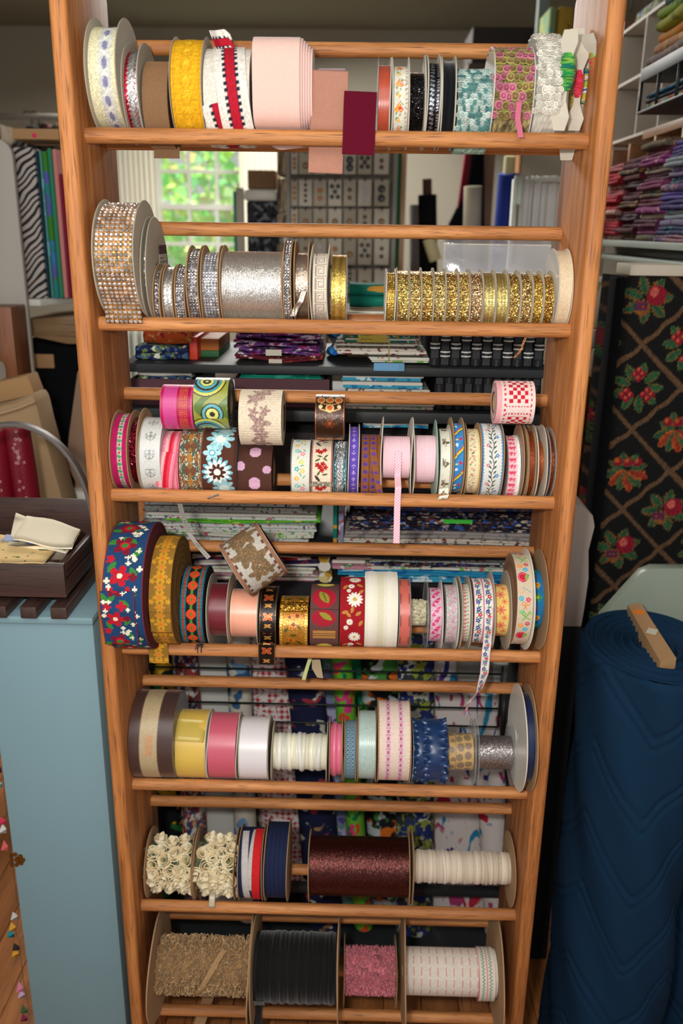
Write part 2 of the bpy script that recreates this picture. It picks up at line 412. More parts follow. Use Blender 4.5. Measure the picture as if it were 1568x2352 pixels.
# ---------------------------------------------------------------- ribbon patterns
class P:
    """paints a ribbon: u runs 0..1 across it, v along it in ribbon widths"""
    def __init__(s, u, v, base):
        s.u, s.v, s.w = u, v, v; s.c = np.tile(np.asarray(base, float), (len(u), 1)); s.h = np.zeros(len(u)); s.k = np.zeros(len(u))
    def put(s, mask, col, h=0):
        s.c[mask] = col
        if h: s.h[mask] = h
        return s
    def rep(s, per, off=0):
        q = (s.v+off)/per; s.k = np.floor(q); s.w = (q-s.k-.5)*per; return s
    def stripe(s, a, b, col, h=0): return s.put((s.u > a) & (s.u < b), col, h)
    def loc(s, cu, cv, ang=0):
        x, y = s.u-cu, s.w-cv; c, d = math.cos(ang), math.sin(ang)
        return x*c+y*d, -x*d+y*c
    def disc(s, cu, cv, r, col, ry=None, ang=0, h=0):
        x, y = s.loc(cu, cv, ang); return s.put((x/r)**2+(y/(ry or r))**2 < 1, col, h)
    def ring(s, cu, cv, r, w, col, h=0):
        x, y = s.loc(cu, cv); d = np.hypot(x, y); return s.put(abs(d-r) < w, col, h)
    def flower(s, cu, cv, r, n, col, cen=None, rc=.3, ph=0, depth=.5, h=0):
        x, y = s.loc(cu, cv); d = np.hypot(x, y); t = np.arctan2(y, x)
        s.put(d < r*(1-depth+depth*np.abs(np.cos(n*.5*t+ph))), col, h)
        if cen is not None: s.disc(cu, cv, r*rc, cen)
        return s
    def leaf(s, cu, cv, ln, wd, ang, col, h=0):
        x, y = s.loc(cu, cv, ang); return s.put((np.abs(x) < ln) & (np.abs(y) < wd*(1-(x/ln)**2)), col, h)
    def line(s, a, b, c, d, w, col):
        dx, dy = c-a, d-b; l = dx*dx+dy*dy
        x, y = s.u-a, s.w-b; t = np.clip((x*dx+y*dy)/l, 0, 1)
        return s.put(np.hypot(x-t*dx, y-t*dy) < w, col)
    def noise(s, amp):
        s.c = np.clip(s.c*(1+rng.normal(0, amp, (len(s.u), 1))), 0, 255); return s
def solid(c, nz=.005): return lambda u, v: P(u, v, c).noise(nz)
def vlines(c, c2, n=40, amp=.3, nz=.03):     # many fine windings lying side by side
    def f(u, v):
        p = P(u, v, c); t = (np.sin(u*n*2*pi+np.sin(v*1.3)*.6)*.5+.5)[:, None]
        p.c = p.c*(1-t*amp)+np.asarray(c2)*t*amp; p.h = t[:, 0]*.0004; return p.noise(nz)
    return f

# ---------------------------------------------------------------- spools
def disc_geo(x0, x1, yc, zc, r, ri=.012, n=56, warp=0, ph=0):
    a = np.arange(n)*2*pi/n; V = []
    for (x, rr) in ((x0, ri), (x0, r-.0006), (x0+(x1-x0)*.5, r), (x1, r-.0006), (x1, ri)):
        w = warp*np.sin(2*a+ph)*(rr/r)**2
        V.append(np.stack([x+w, yc-rr*np.cos(a), zc+rr*np.sin(a)], 1))
    V = np.concatenate(V); F = []
    for k in range(5):
        b = ((k+1) % 5)*n; c = k*n; i = np.arange(n); j = (i+1) % n
        F.append(np.stack([c+i, c+j, b+j, b+i], 1))
    return V, np.concatenate(F)
def band_geo(x0, x1, yc, zc, r, pat, core, nu=30, fine=True, layers=0, edge=None, sq=None, lean=0, prof=0, nsv=None, wob=0):
    """wound ribbon: the outer turn coloured by pat, and its end faces with the edges of the turns"""
    w = x1-x0
    if fine:
        st = w/nu/r*1.0; a = np.concatenate([np.arange(-1.8, 2.2, max(st, .012)), np.arange(2.2, 2*pi-1.8, .12)])
    else: a = np.arange(0, 2*pi, 2*pi/72)
    if nsv: a = np.linspace(0, 2*pi, nsv, endpoint=False)
    u = np.linspace(0, 1, nu+1)
    A, U = np.meshgrid(a, u, indexing='ij'); A0 = A.ravel(); U0 = U.ravel()
    p = pat(U0, r*A0/w)
    rr = r+p.h-prof*(2*U0-1)**2*r + wob*np.sin(3*A0+U0*2)*r
    if sq: # flattened roll: superellipse section (depth factor, exponent)
        ca, sa = np.cos(A0), np.sin(A0); k = (np.abs(ca/sq[0])**sq[1]+np.abs(sa)**sq[1])**(-1/sq[1]); rr = rr*k
    X = x0+w*U0 + lean*np.sin(A0)*r
    V = np.stack([X, yc-rr*np.cos(A0), zc+rr*np.sin(A0)], 1); F = [gridf(len(a), nu+1, True)]; C = [p.c]
    base = len(V); Vs = [V]
    ec = np.asarray(edge if edge is not None else p.c.mean(0)*.85, float)
    n = len(a); K = max(layers, 2)
    rout = rr.reshape(n, nu+1)
    for side, col_i, xx in ((0, 0, x0), (1, nu, x1)):
        ro = rout[:, col_i]; sgn = -1 if side == 0 else 1
        for k in range(K):
            t = k/(K-1); f = 1-t*(1-core/r)
            dx = (sgn*.0007*(1 if k % 2 else -1)*(1 if layers else 0)+ (sgn*.0006*rnd.uniform(-1, 1) if layers else 0)) if k else 0
            Vs.append(np.stack([xx+dx+lean*np.sin(a)*r*f+0*a, yc-ro*f*np.cos(a), zc+ro*f*np.sin(a)], 1))
            C.append(np.tile(ec*(1 if not layers else (.78 if k % 2 else 1.05)), (n, 1)))
        i = np.arange(n); j = (i+1) % n
        for k in range(K-1):
            c0 = base+k*n; c1 = c0+n
            q = np.stack([c0+i, c0+j, c1+j, c1+i], 1); F.append(q if side else q[:, ::-1])
        base += K*n
    return np.concatenate(Vs), np.concatenate(F), np.clip(np.concatenate(C), 0, 255)
def strip(name, pts, width, pat, mat, parent, up_=None, nu=14, thick=.0006, label=None, vs=None, flip=False):
    """a loose length of ribbon along pts; width vector per point is world x unless given"""
    pts = np.asarray(pts, float); n = len(pts)
    seg = np.linalg.norm(np.diff(pts, axis=0), axis=1); s = np.concatenate([[0], np.cumsum(seg)])
    m = max(6, min(260, int(s[-1]/(width/nu)))); t = np.linspace(0, s[-1], m)
    Q = np.stack([np.interp(t, s, pts[:, k]) for k in range(3)], 1)
    for _ in range(3): Q[1:-1] = (Q[:-2]+2*Q[1:-1]+Q[2:])/4
    wv = np.array(up_ if up_ is not None else (1, 0, 0), float)
    if wv.ndim == 1: wv = np.tile(wv, (m, 1))
    else: wv = np.stack([np.interp(t/s[-1], np.linspace(0, 1, len(wv)), wv[:, k]) for k in range(3)], 1)
    wv /= np.linalg.norm(wv, axis=1)[:, None]
    T = np.gradient(Q, axis=0); Nn = np.cross(T, wv); Nn /= np.linalg.norm(Nn, axis=1)[:, None]+1e-9
    u = np.linspace(0, 1, nu+1); U, I = np.meshgrid(u, np.arange(m)); U = U.ravel(); I = I.ravel()
    p = pat(U, t[I]/width)
    V1 = Q[I]+wv[I]*(U-.5)[:, None]*width; V2 = V1+Nn[I]*thick
    F1 = gridf(m, nu+1); k = len(V1)
    edges = []
    for i in range(m-1):
        for j in (0, nu): a = i*(nu+1)+j; b = a+nu+1; edges.append((a, b, b+k, a+k))
    for i in (0, m-1):
        for j in range(nu): a = i*(nu+1)+j; edges.append((a, a+1, a+1+k, a+k))
    return mk(name, np.concatenate([V1, V2]), np.concatenate([F1, F1[:, ::-1]+k, np.array(edges)]), mat, parent, np.concatenate([p.c, p.c]), True, label=label)
def seat(row, r):
    """where a wheel of radius r comes to rest on the two low dowels, or against the high one"""
    z = ROWZ[row]; R = r+RR+.0012
    yc = YB/2; zc = z+math.sqrt(max(R*R-yc*yc, 1e-8))
    zu = z+.1472+DU[row]
    if math.hypot(yc-YU, zc-zu) < R:
        a = np.array([0, z]); b = np.array([YU, zu]); d = b-a; l = np.linalg.norm(d); mth = math.sqrt(max(R*R-l*l/4, 0))
        nrm = np.array([-d[1], d[0]])/l; c = (a+b)/2+nrm*mth
        if R > l/2 and c[0] > -.2: return c[0], c[1]
    return yc, zc
def top_px(x, yc, zc, r):
    return min(proj((x, yc-r*math.cos(a), zc+r*math.sin(a)))[1] for a in (1.2, 1.35, 1.5, 1.65, 1.8, 1.95))
def solve_r(row, px, ytop):
    lo, hi = .03, .16
    for _ in range(30):
        r = (lo+hi)/2; yc, zc = seat(row, r)
        if top_px(x_at(px, yc, zc), yc, zc, r) > ytop: lo = r
        else: hi = r
    return r
def solve_rw(px, yc, zc, ytop, R):
    lo, hi = .012, R
    for _ in range(25):
        r = (lo+hi)/2
        if top_px(x_at(px, yc, zc), yc, zc, r) > ytop: lo = r
        else: hi = r
    return r
PREV = [None, -9.0]
def spool(row, xl, xr, ytop, wtop, pat, label, fl='white', mat=None, fine=True, nu=None, kind='spool', layers=0, edge=None,
          cat='ribbon spool', name='ribbon_spool', group=None, flr=None, core=None, sides='LR', sq=None, warp=.0006, fth=.0016, zoff=0, prof=0, gap=.0006, pos=None, winding='ribbon', wob=0, r_=None):
    """xl, xr: where its ends are seen; ytop, wtop: tops of the flanges and of the wound ribbon; rests on the dowels of its row"""
    px = (xl+xr)/2
    if pos: yc, zc, R = pos
    else: R = r_ or solve_r(row, px, ytop); yc, zc = seat(row, R)
    rw = solve_rw(px, yc, zc, wtop, R-.0015) if fl else R
    x0 = x_at(xl, yc-R if fl else yc-rw, zc); x1 = x_at(xr, yc-R if fl else yc-rw, zc)
    if PREV[0] == row and not pos: x0 = max(x0, PREV[1]+gap)
    x0 = max(x0, -HW+.001+warp); x1 = min(x1, HW-.001-warp); x1 = max(x1, x0+.006)
    if not pos: PREV[0], PREV[1] = row, x1
    t = thing(name, ((x0+x1)/2, yc, zc-R), label, cat, group or 'ribbon spools and rolls on row %s of the rack' % ('one two three four five six seven'.split()[row]))
    t['_g'] = 0; del t['_g']
    a, b = x0, x1
    if fl:
        m2 = FL[fl]; m3 = FL[flr] if flr else m2; ph = rnd.random()*6
        if 'L' in sides: V, F = disc_geo(x0, x0+fth, yc, zc, R, warp=warp, ph=ph); mk('flange', V, F, m2, t).data.set_sharp_from_angle(angle=.6); a = x0+fth+warp*.5
        if 'R' in sides: V, F = disc_geo(x1-fth, x1, yc, zc, R, warp=warp, ph=ph+.4); mk('flange', V, F, m3, t).data.set_sharp_from_angle(angle=.6); b = x1-fth-warp*.5
    co = core or min(.026, rw*.5)
    info = dict(t=t, x0=a, x1=b, yc=yc, zc=zc, r=rw, R=R, core=co)
    if pat:
        nn = nu or int(max(8, min(44, (b-a)*1000*.55)))
        if sq is not None and not isinstance(sq, tuple): sq = (1, sq)
        V, F, C = band_geo(a, b, yc, zc, rw, pat, co, nn, fine, layers, edge, sq, prof=prof, wob=wob)
        o = mk(winding, V, F, mat or M_MATTE, t, C); o.data.set_sharp_from_angle(angle=1.0); info['band'] = o
    ct = MB(); n = 28; ang = np.arange(n)*2*pi/n; V = []
    for x, r_2 in ((a+.0005, co-.0006), (b-.0005, co-.0006), (b-.0005, co-.0025), (a+.0005, co-.0025)):
        for g in ang: V.append((x, yc-r_2*math.cos(g), zc+r_2*math.sin(g)))
    ct.add(V, [(k*n+i, k*n+(i+1) % n, ((k+1) % 4)*n+(i+1) % n, ((k+1) % 4)*n+i) for k in range(4) for i in range(n)])
    ct.build('core', M_KRAFT if fl in (None, 'kraft', 'grey') else M_WPL, t, smooth=True)
    return info
def cpt(s, u, phi, h=0):
    """a point on the wound ribbon: u across 0..1, phi up from the front"""
    r = s['r']+h
    return np.array([s['x0']+(s['x1']-s['x0'])*u, s['yc']-r*math.cos(phi), s['zc']+r*math.sin(phi)])
def scatter(s, name, proto, pts, mat, kind='stuff', smooth=True, colfn=None, label=None):
    """set many small alike shapes (proto: V in x-across, y-along, z-out; F) on the wound ribbon as one part"""
    PV, PF, PC = proto; n = len(PV); Vs = []; Fs = []; Cs = []
    for i, (u, phi, sc, rot) in enumerate(pts):
        q = PV*sc; c, d = math.cos(rot), math.sin(rot)
        q = np.stack([q[:, 0]*c-q[:, 1]*d, q[:, 0]*d+q[:, 1]*c, q[:, 2]], 1)
        o = cpt(s, u, phi); nrm = np.array([0, -math.cos(phi), math.sin(phi)]); tan = np.array([0, math.sin(phi), math.cos(phi)])
        Vs.append(o+q[:, :1]*np.array([1, 0, 0])+q[:, 1:2]*tan+q[:, 2:]*nrm); Fs.append(PF+i*n)
        Cs.append(np.clip((colfn(i, PC) if colfn else PC), 0, 255))
    return mk(name, np.concatenate(Vs), np.concatenate(Fs), mat, s['t'], np.concatenate(Cs), smooth, kind=kind, label=label)
def ringgeo(R, r, n=8, m=4, z=0, sx=1, sy=1):
    V = []; 
    for i in range(n):
        a = 2*pi*i/n
        for j in range(m):
            b = 2*pi*j/m; V.append(((R+r*math.cos(b))*math.cos(a)*sx, (R+r*math.cos(b))*math.sin(a)*sy, z+r*math.sin(b)))
    F = [(i*m+j, ((i+1) % n)*m+j, ((i+1) % n)*m+(j+1) % m, i*m+(j+1) % m) for i in range(n) for j in range(m)]
    return V, F
def combine(lst):
    V = []; F = []; C = []; n = 0
    for v, f, c in lst:
        V += list(v); F += [tuple(i+n for i in q) for q in f]; C += [c]*len(v); n += len(v)
    return np.array(V, float), np.array(F, np.int32), np.array(C, float)
def cords(s, n, rc, c, jit=.1, two=None, mat=None, name='wound_cord', lay=1, squash=1, seg=40, kind=None, dphi=0):
    """turns of cord lying side by side"""
    Vs = []; Fs = []; Cs = []; b = 0; w = s['x1']-s['x0']
    for k in range(n):
        x = s['x0']+rc+(w-2*rc)*(k+.5)/n+rnd.uniform(-1, 1)*jit*rc; tl = rnd.uniform(-1, 1)*jit*rc*1.5; r = s['r']-rc*.15+rnd.uniform(-1, .2)*jit*rc*2
        a = np.arange(seg)*2*pi/seg; m = 6
        col = np.asarray(c if not two or rnd.random() < .6 else two, float)*rnd.uniform(.92, 1.06)
        V = np.zeros((seg, m, 3))
        for j in range(m):
            t = 2*pi*j/m; q = r+rc*math.cos(t)
            V[:, j] = np.stack([x+tl*np.sin(a+k)+rc*squash*math.sin(t)*1.15, s['yc']-q*np.cos(a), s['zc']+q*np.sin(a)], 1)
        i = np.arange(seg)[:, None]; j = np.arange(m)[None]
        Fs.append(np.stack([i*m+j, i*m+(j+1) % m, ((i+1) % seg)*m+(j+1) % m, ((i+1) % seg)*m+j], -1).reshape(-1, 4)+b)
        Vs.append(V.reshape(-1, 3)); b += seg*m; Cs.append(np.tile(np.clip(col, 0, 255), (seg*m, 1)))
    return mk(name, np.concatenate(Vs), np.concatenate(Fs), mat or M_YARN, s['t'], np.concatenate(Cs), True, kind=kind)
# ---------------------------------------------------------------- row one
def p_lace_blue(u, v):
    p = P(u, v, (232, 226, 186)); p.c *= 1-.10*(np.sin(u*90)*np.sin(v*90) > .3)[:, None]
    p.rep(.62); p.stripe(.34, .80, (206, 208, 200))
    for s in (-1, 1):
        for k in (-2, -1, 1, 2): p.line(.57, s*.30, .57+k*.1, s*.30-s*.14, .012, (240, 238, 224))
    p.disc(.57, 0, .085, (132, 132, 168), ry=.2); p.disc(.57, .3, .03, (240, 240, 230)); p.disc(.57, -.3, .03, (240, 240, 230))
    p.h += .0004*np.sin(v*60)*(u < .12)
    return p.noise(.05)
spool(0, 193, 266, 40, 62, p_lace_blue, 'cream lace trim with lavender ovals on a large grey-flanged spool', 'grey', edge=(225, 220, 190))
def p_ricrac(u, v):
    p = P(u, v, (205, 205, 205)); z = v*3
    for k in range(4):
        c = .3+.2*k; d = np.abs((u-c)-.06*np.sin(z*2*pi)); p.put(d < .045, (238, 236, 236) if k % 2 else (170, 168, 172), .0008)
    p.put(u+.05*np.sin(z*2*pi) < .22, (190, 20, 52), .0006); p.put((np.abs(u-.7) < .06) & (np.sin(z*2*pi) > .5), (200, 50, 80))
    return p.noise(.1)
spool(0, 275, 316, 97, 120, p_ricrac, 'narrow red, white and silver zigzag braid on a grey-flanged spool in the top row', 'grey', mat=M_METAL)
def p_burlap(u, v):
    p = P(u, v, (176, 132, 92)); t = np.sin(u*26*pi)*np.sin(v*26*pi); p.c *= (.74+.40*t)[:, None]; p.h = .0006*t; return p.noise(.04)
s = spool(0, 326, 384, 142, 142, p_burlap, 'tan burlap ribbon roll with its end hanging under the top rod', None, nu=84, layers=6)
yb = .055
strip('loose_end', [(s['x0']+.028, s['yc']-s['r']*.5, s['zc']-s['r']*.86)]+[at(x, y, d) for x, y, d in ((383, 330, yb), (383, 364, yb))], .040, p_burlap, M_MATTE, s['t'], nu=64)
def p_yellow(u, v):
    p = P(u, v, (236, 176, 22)); p.rep(.5)
    t = np.sin(v*40); p.c *= (1-.06*(t > .3))[:, None]
    for s_ in (-1, 1):
        x = .5+s_*(.12+.05*np.sin(v*4*pi)); p.put(np.abs(u-x) < .022, (214, 150, 14), .0007)
    p.stripe(.08, .1, (214, 152, 20)); p.stripe(.9, .92, (214, 152, 20)); p.flower(.5, 0, .14, 6, (244, 190, 40), h=.0006)
    return p.noise(.06)
spool(0, 388, 462, 84, 92, p_yellow, 'bright yellow embroidered lace trim on a thin white spool', 'grey', fth=.001)
def p_cream(u, v):
    p = P(u, v, (226, 218, 204)); t = np.sin((u+v*.4)*90); p.h = .0003*t; return p.noise(.05)
def p_varsity(u, v):
    p = P(u, v, (232, 226, 214)); p.h = .0002*np.sin(v*100)
    p.stripe(.33, .67, (182, 18, 42)); z = np.sin(v*30)
    for a, b in ((.25, .37), (.63, .75)): p.put((u > a) & (u < b) & (z > -.15), (28, 32, 52), .0004)
    return p.noise(.06)
s = spool(0, 466, 572, 112, 112, p_cream, 'loose roll of white twill tape striped red and navy, wrapped on the slant', None, core=.03, layers=5, wob=.002, edge=(220, 212, 198))
def slant(s, u0, u1, a0, a1, width, pat, name='outer_turn', n=26, r=None, mat=M_MATTE, nu=26, dirx=None):
    r = r or s['r']+.0025; pts = []; wv = []
    for i in range(n):
        t = i/(n-1); a = a0+(a1-a0)*t; u = u0+(u1-u0)*t
        pts.append((s['x0']+(s['x1']-s['x0'])*u, s['yc']-r*math.cos(a), s['zc']+r*math.sin(a)))
    tan = np.gradient(np.array(pts), axis=0)
    for i in range(n):
        t = i/(n-1); a = a0+(a1-a0)*t; nrm = np.array([0, -math.cos(a), math.sin(a)]); w = np.cross(tan[i], nrm); wv.append(w/np.linalg.norm(w))
    return strip(name, pts, width, pat, mat, s['t'], wv, nu=nu)
slant(s, .78, .42, -1.2, 1.9, .046, p_varsity)
slant(s, .55, .28, -1.5, -.2, .046, p_varsity, r=s['r']+.0012)
strip('frayed_end', [cpt(s, .62, 1.25, .004), cpt(s, .5, 1.3, .010), cpt(s, .30, 1.2, .009), cpt(s, .2, 1.05, .012)], .034, p_varsity, M_MATTE, s['t'], (.35, .1, -.9), nu=26)
# pink flattened roll
zt_p = at(632, 68, -.035)[2]; r_p = (zt_p-ROWZ[0]-RR-.001)/2
s = spool(0, 577, 686, 66, 66, solid((236, 196, 182), .008), 'big flattened roll of pale pink velvet ribbon, the widest in the top row', None, mat=M_VELVET, layers=12, sq=(.8, 3.2), core=.02, edge=(226, 178, 170), nu=26, pos=(.028, ROWZ[0]+RR+.001+r_p, r_p))
for k in range(5):
    V, F, C = band_geo(s['x1']+.0035*k+.0004, s['x1']+.0035*(k+1), s['yc']+.004, s['zc']-.001*k, s['r']*(.992-.035*k), solid((232, 192, 182)), .02, 3, False, 0, (214, 170, 160), (.8, 3.0))
    mk('inner_turn', V, F, M_VELVET, s['t'], C)
strip('loose_end', [at(640, 315, .05), at(650, 332, .052), at(668, 342, .055), at(700, 338, .06)], .04, solid((240, 204, 194)), M_VELVET, s['t'], (1, 0, .1), nu=10)
PREV[1] = s['x1']+.018
# mauve roll behind and its tail, maroon velvet
s = spool(0, 728, 790, 136, 136, solid((156, 96, 104), .03), 'small mauve ribbon roll behind the hanging dusty pink length', None, mat=M_VELVET, layers=8, r_=.058, edge=(120, 70, 84))
pinkf = solid((178, 128, 108), .012)
yd = s['yc']-s['r']-.002
t = thing('hanging_ribbon', at(757, 398, .02), 'dusty pink velvet ribbon length hanging down behind the front top rod', 'ribbon')
strip('ribbon', [(at(758, 162, yd)), at(757, 230, yd), at(753, 290, yd+.004), at(749, 330, .016), at(747, 398, .018)], .052, pinkf, M_VELVET, t, (1, 0, -.03), nu=20)
t = thing('hanging_ribbon', at(826, 356, -.02), 'dark maroon velvet ribbon length hanging over the front of the top rod', 'ribbon')
strip('ribbon', [at(828, 210, -.0135), at(826, 250, -.0135), at(824, 310, -.0135), at(822, 356, -.014)], .0475, solid((92, 12, 34), .015), M_VELVET, t, (1, 0, -.03), nu=20)
PREV[1] = x_at(862, 0, ROWZ[0]+.05)
spool(0, 866, 898, 131, 151, vlines((190, 84, 58), (150, 50, 30), 5, .35), 'rust red sheer ribbon on a narrow clear spool in the top row', 'clear', mat=M_SATIN, flr='white')
def p_tulip(u, v):
    p = P(u, v, (226, 224, 208)); p.stripe(.8, 1, (214, 206, 190)); p.stripe(.86, .89, (92, 70, 82)); p.rep(1.55)
    p.put(np.abs(u-.9-.05*np.sin(v*18)) < .02, (110, 84, 96))
    for cu, cv, c in ((.42, .45, (226, 96, 40)), (.3, .2, (232, 150, 40)), (.55, .18, (214, 60, 50)), (.4, -.5, (232, 170, 60))): p.flower(cu, cv, .17, 4, c, (240, 210, 90), .35)
    for cu, cv, a in ((.25, -.05, 1), (.5, -.12, -1), (.3, -.35, .7), (.6, .55, -.8)): p.leaf(cu, cv, .15, .05, a, (88, 150, 90))
    return p.noise(.04)
spool(0, 900, 941, 130, 153, p_tulip, 'white ribbon with orange and red tulips on a white spool', 'white')
spool(0, 944, 979, 125, 168, lambda u, v: P(u, v, (34, 32, 34)).noise(.5), 'black glitter ribbon with a low winding between cream card flanges', 'white', mat=M_GLIT, sides='R')
def p_braid(u, v):
    p = P(u, v, (26, 26, 30)); z = (v*1.1+u*.5) % .45
    p.put((z < .2) & (u > .2) & (u < .6), (176, 180, 190), .0007); p.put(((v*1.1) % .3 < .14) & (u > .78), (170, 172, 180), .0004); return p.noise(.12)
spool(0, 981, 1013, 125, 146, p_braid, 'black and silver twisted metallic braid on a narrow spool', 'white', mat=M_METAL)
spool(0, 1015, 1049, 128, 142, vlines((24, 26, 30), (12, 12, 14), 7, .8), 'plain black plush ribbon on a white-flanged spool beside the teal rosette trim', 'white', mat=M_VELVET)
def rosettes(s, nx, cols, cen, size, leafc=None, prob=1.0, jit=.3, name='rosette', mat=None, two=None):
    v1, f1 = ringgeo(size*.42, size*.13, 9, 4, size*.15); v2, f2 = ringgeo(size*.2, size*.11, 7, 4, size*.32)
    v3 = [(size*.1*math.cos(a), size*.1*math.sin(a), size*.42) for a in np.arange(6)*2*pi/6]; f3 = [(0, 1, 2, 3), (0, 3, 4, 5)]
    PV, PF, PC = combine([(v1, f1, cols[0]), (v2, f2, cen), (v3, f3, cols[0])])
    w = s['x1']-s['x0']; pts = []; st = size/s['r']
    for k in range(int(2.6/st)):
        for j in range(nx):
            pts.append(((j+.5+(.25 if k % 2 else -.25)+rnd.uniform(-jit, jit)*.4)/nx, -.45+k*st+rnd.uniform(-jit, jit)*st*.4, rnd.uniform(.85, 1.15), rnd.random()*6))
    pts = [q for q in pts if 0 < q[0] < 1]
    ch = [rnd.randrange(len(cols)) for _ in pts]
    def cf(i, PC):
        d = np.asarray(cols[ch[i]], float)/np.asarray(cols[0], float); return np.clip(PC*d*rnd.uniform(.85, 1.08), 0, 255)
    return scatter(s, name, (PV, PF, PC), pts, mat or M_YARN, 'stuff', True, cf)
s = spool(0, 1051, 1128, 165, 165, lambda u, v: P(u, v, (150, 182, 172)).noise(.2), 'white and sea-green gathered rosette trim roll in the top row', None, fine=False, layers=2)
rosettes(s, 9, [(226, 232, 222), (100, 150, 146), (206, 222, 212)], (176, 204, 196), .0085)
def p_olive(u, v): return P(u, v, (140, 124, 84)).noise(.3)
s = spool(0, 1115, 1229, 107, 118, p_olive, 'pink rosebud and olive leaf braid on a large white plastic spool', 'wplastic', fine=False, flr='wplastic')
rosettes(s, 6, [(206, 118, 140), (150, 142, 70), (214, 130, 150), (168, 158, 84)], (176, 80, 112), .0125)
strip('loose_end', [cpt(s, .62, -.15, .012), cpt(s, .62, -.45, .014), at(1196, 316, -.03)], .008, solid((206, 110, 134)), M_YARN, s['t'], nu=4)
s = spool(0, 1231, 1294, 77, 84, lambda u, v: P(u, v, (206, 204, 190)).noise(.1), 'large spool of silvery white gimp braid beside the thread cards', 'clear', fine=False, fth=.001)
rosettes(s, 6, [(244, 238, 222), (226, 222, 206)], (228, 222, 206), .0095, mat=M_SATIN, jit=.5)
# thread cards at the right end of the top row
M_PAPER = plain('folded_paper_card', (206, 198, 180), .8)
def threadcard(px0, py0, px1, py1, y, wpx, bob, label, seed, zr=0, flare=1.0):
    a = at(px0, py0, y); b = at(px1, py1, y+.012); ax = b-a; ln = np.linalg.norm(ax); ax /= ln
    rg = random.Random(seed); w = wpx/F_PX*2.1
    t = thing('thread_card', b, label, 'thread card', 'cards of wound thread at the right end of the top row')
    side = np.cross(ax, (0, 1, 0)); side /= np.linalg.norm(side); side = side*math.cos(zr)+np.cross(ax, side)*math.sin(zr)
    nrm = np.cross(ax, side); m = MB()
    prof = [(0, .8*flare), (.12, 1.05*flare), (.3, .42), (.5, .34), (.7, .42), (.86, 1.1*flare), (1, .7*flare)]
    V = []
    for k in (-1, 1):
        for q, ww in prof:
            for s_ in (-1, 1): V.append(a+ax*ln*q+side*s_*w*ww+nrm*(k*.0006+.006*ww*abs(s_)*(1 if s_ > 0 else .3)))
    n = len(prof)*2; F = []
    for i in range(len(prof)-1):
        F.append((2*i, 2*i+1, 2*i+3, 2*i+2)); F.append((n+2*i, n+2*i+2, n+2*i+3, n+2*i+1))
        F.append((2*i, 2*i+2, n+2*i+2, n+2*i)); F.append((2*i+1, n+2*i+1, n+2*i+3, 2*i+3))
    F += [(0, n, n+1, 1), (n-2, n-1, 2*n-1, 2*n-2)]
    m.add(V, F); m.build('card', M_PAPER, t)
    q0, q1, rr, cols = bob; turns = 22; Vs = []; pts = []
    nb = 40; U, Vv = [], []
    P0 = a+ax*ln*q0; ll = ln*(q1-q0); V = []; C = []
    for i in range(nb):
        tt = i/(nb-1); r = rr*(.55+.5*math.sin(tt*pi)**.5)*(1+.06*math.sin(i*1.9))
        for k in range(12):
            g = 2*pi*k/12; V.append(P0+ax*ll*tt+r*(math.cos(g)*side+math.sin(g)*nrm*.8)); C.append(cols[int(tt*len(cols)*3.99+math.sin(g+tt*40)*.9+rg.random()*.5) % len(cols)])
    V += [P0, P0+ax*ll]; C += [cols[0]]*2
    F = [(i*12+k, i*12+(k+1) % 12, (i+1)*12+(k+1) % 12, (i+1)*12+k) for i in range(nb-1) for k in range(12)]
    F += [(nb*12, (k+1) % 12, k) for k in range(12)]+[(nb*12+1, (nb-1)*12+k, (nb-1)*12+(k+1) % 12) for k in range(12)]
    mk('wound_thread', V, F, M_YARN, t, np.array(C))
    return t
threadcard(1313, 68, 1284, 300, -.02, 12, (.22, .60, .0115, [(24, 140, 70), (90, 170, 60), (16, 110, 90), (40, 120, 50), (130, 180, 70)]), 'thread card wound with mottled green yarn', 1, .5)
threadcard(1338, 98, 1318, 300, .012, 11, (.3, .62, .0065, [(206, 40, 70), (220, 70, 90), (200, 40, 60)]), 'thread card wound with shiny red thread', 2, .3)
threadcard(1334, 122, 1352, 312, .036, 13, (.12, .6, .0115, [(150, 190, 60), (206, 170, 60), (226, 222, 214), (40, 90, 150)]), 'thread card wound with lime, blue and white ribbon', 3, .4)
threadcard(1352, 78, 1386, 262, .0, 13, (.22, .76, .0085, [(190, 96, 50), (120, 170, 70), (176, 90, 60), (206, 60, 70), (150, 120, 50)]), 'thread card wound with orange and green variegated yarn', 4, .9)
threadcard(1326, 66, 1300, 368, .064, 12, (.35, .6, .005, [(216, 200, 150), (180, 170, 60)]), 'lowest thread card with its end under the top rod', 5, .2)

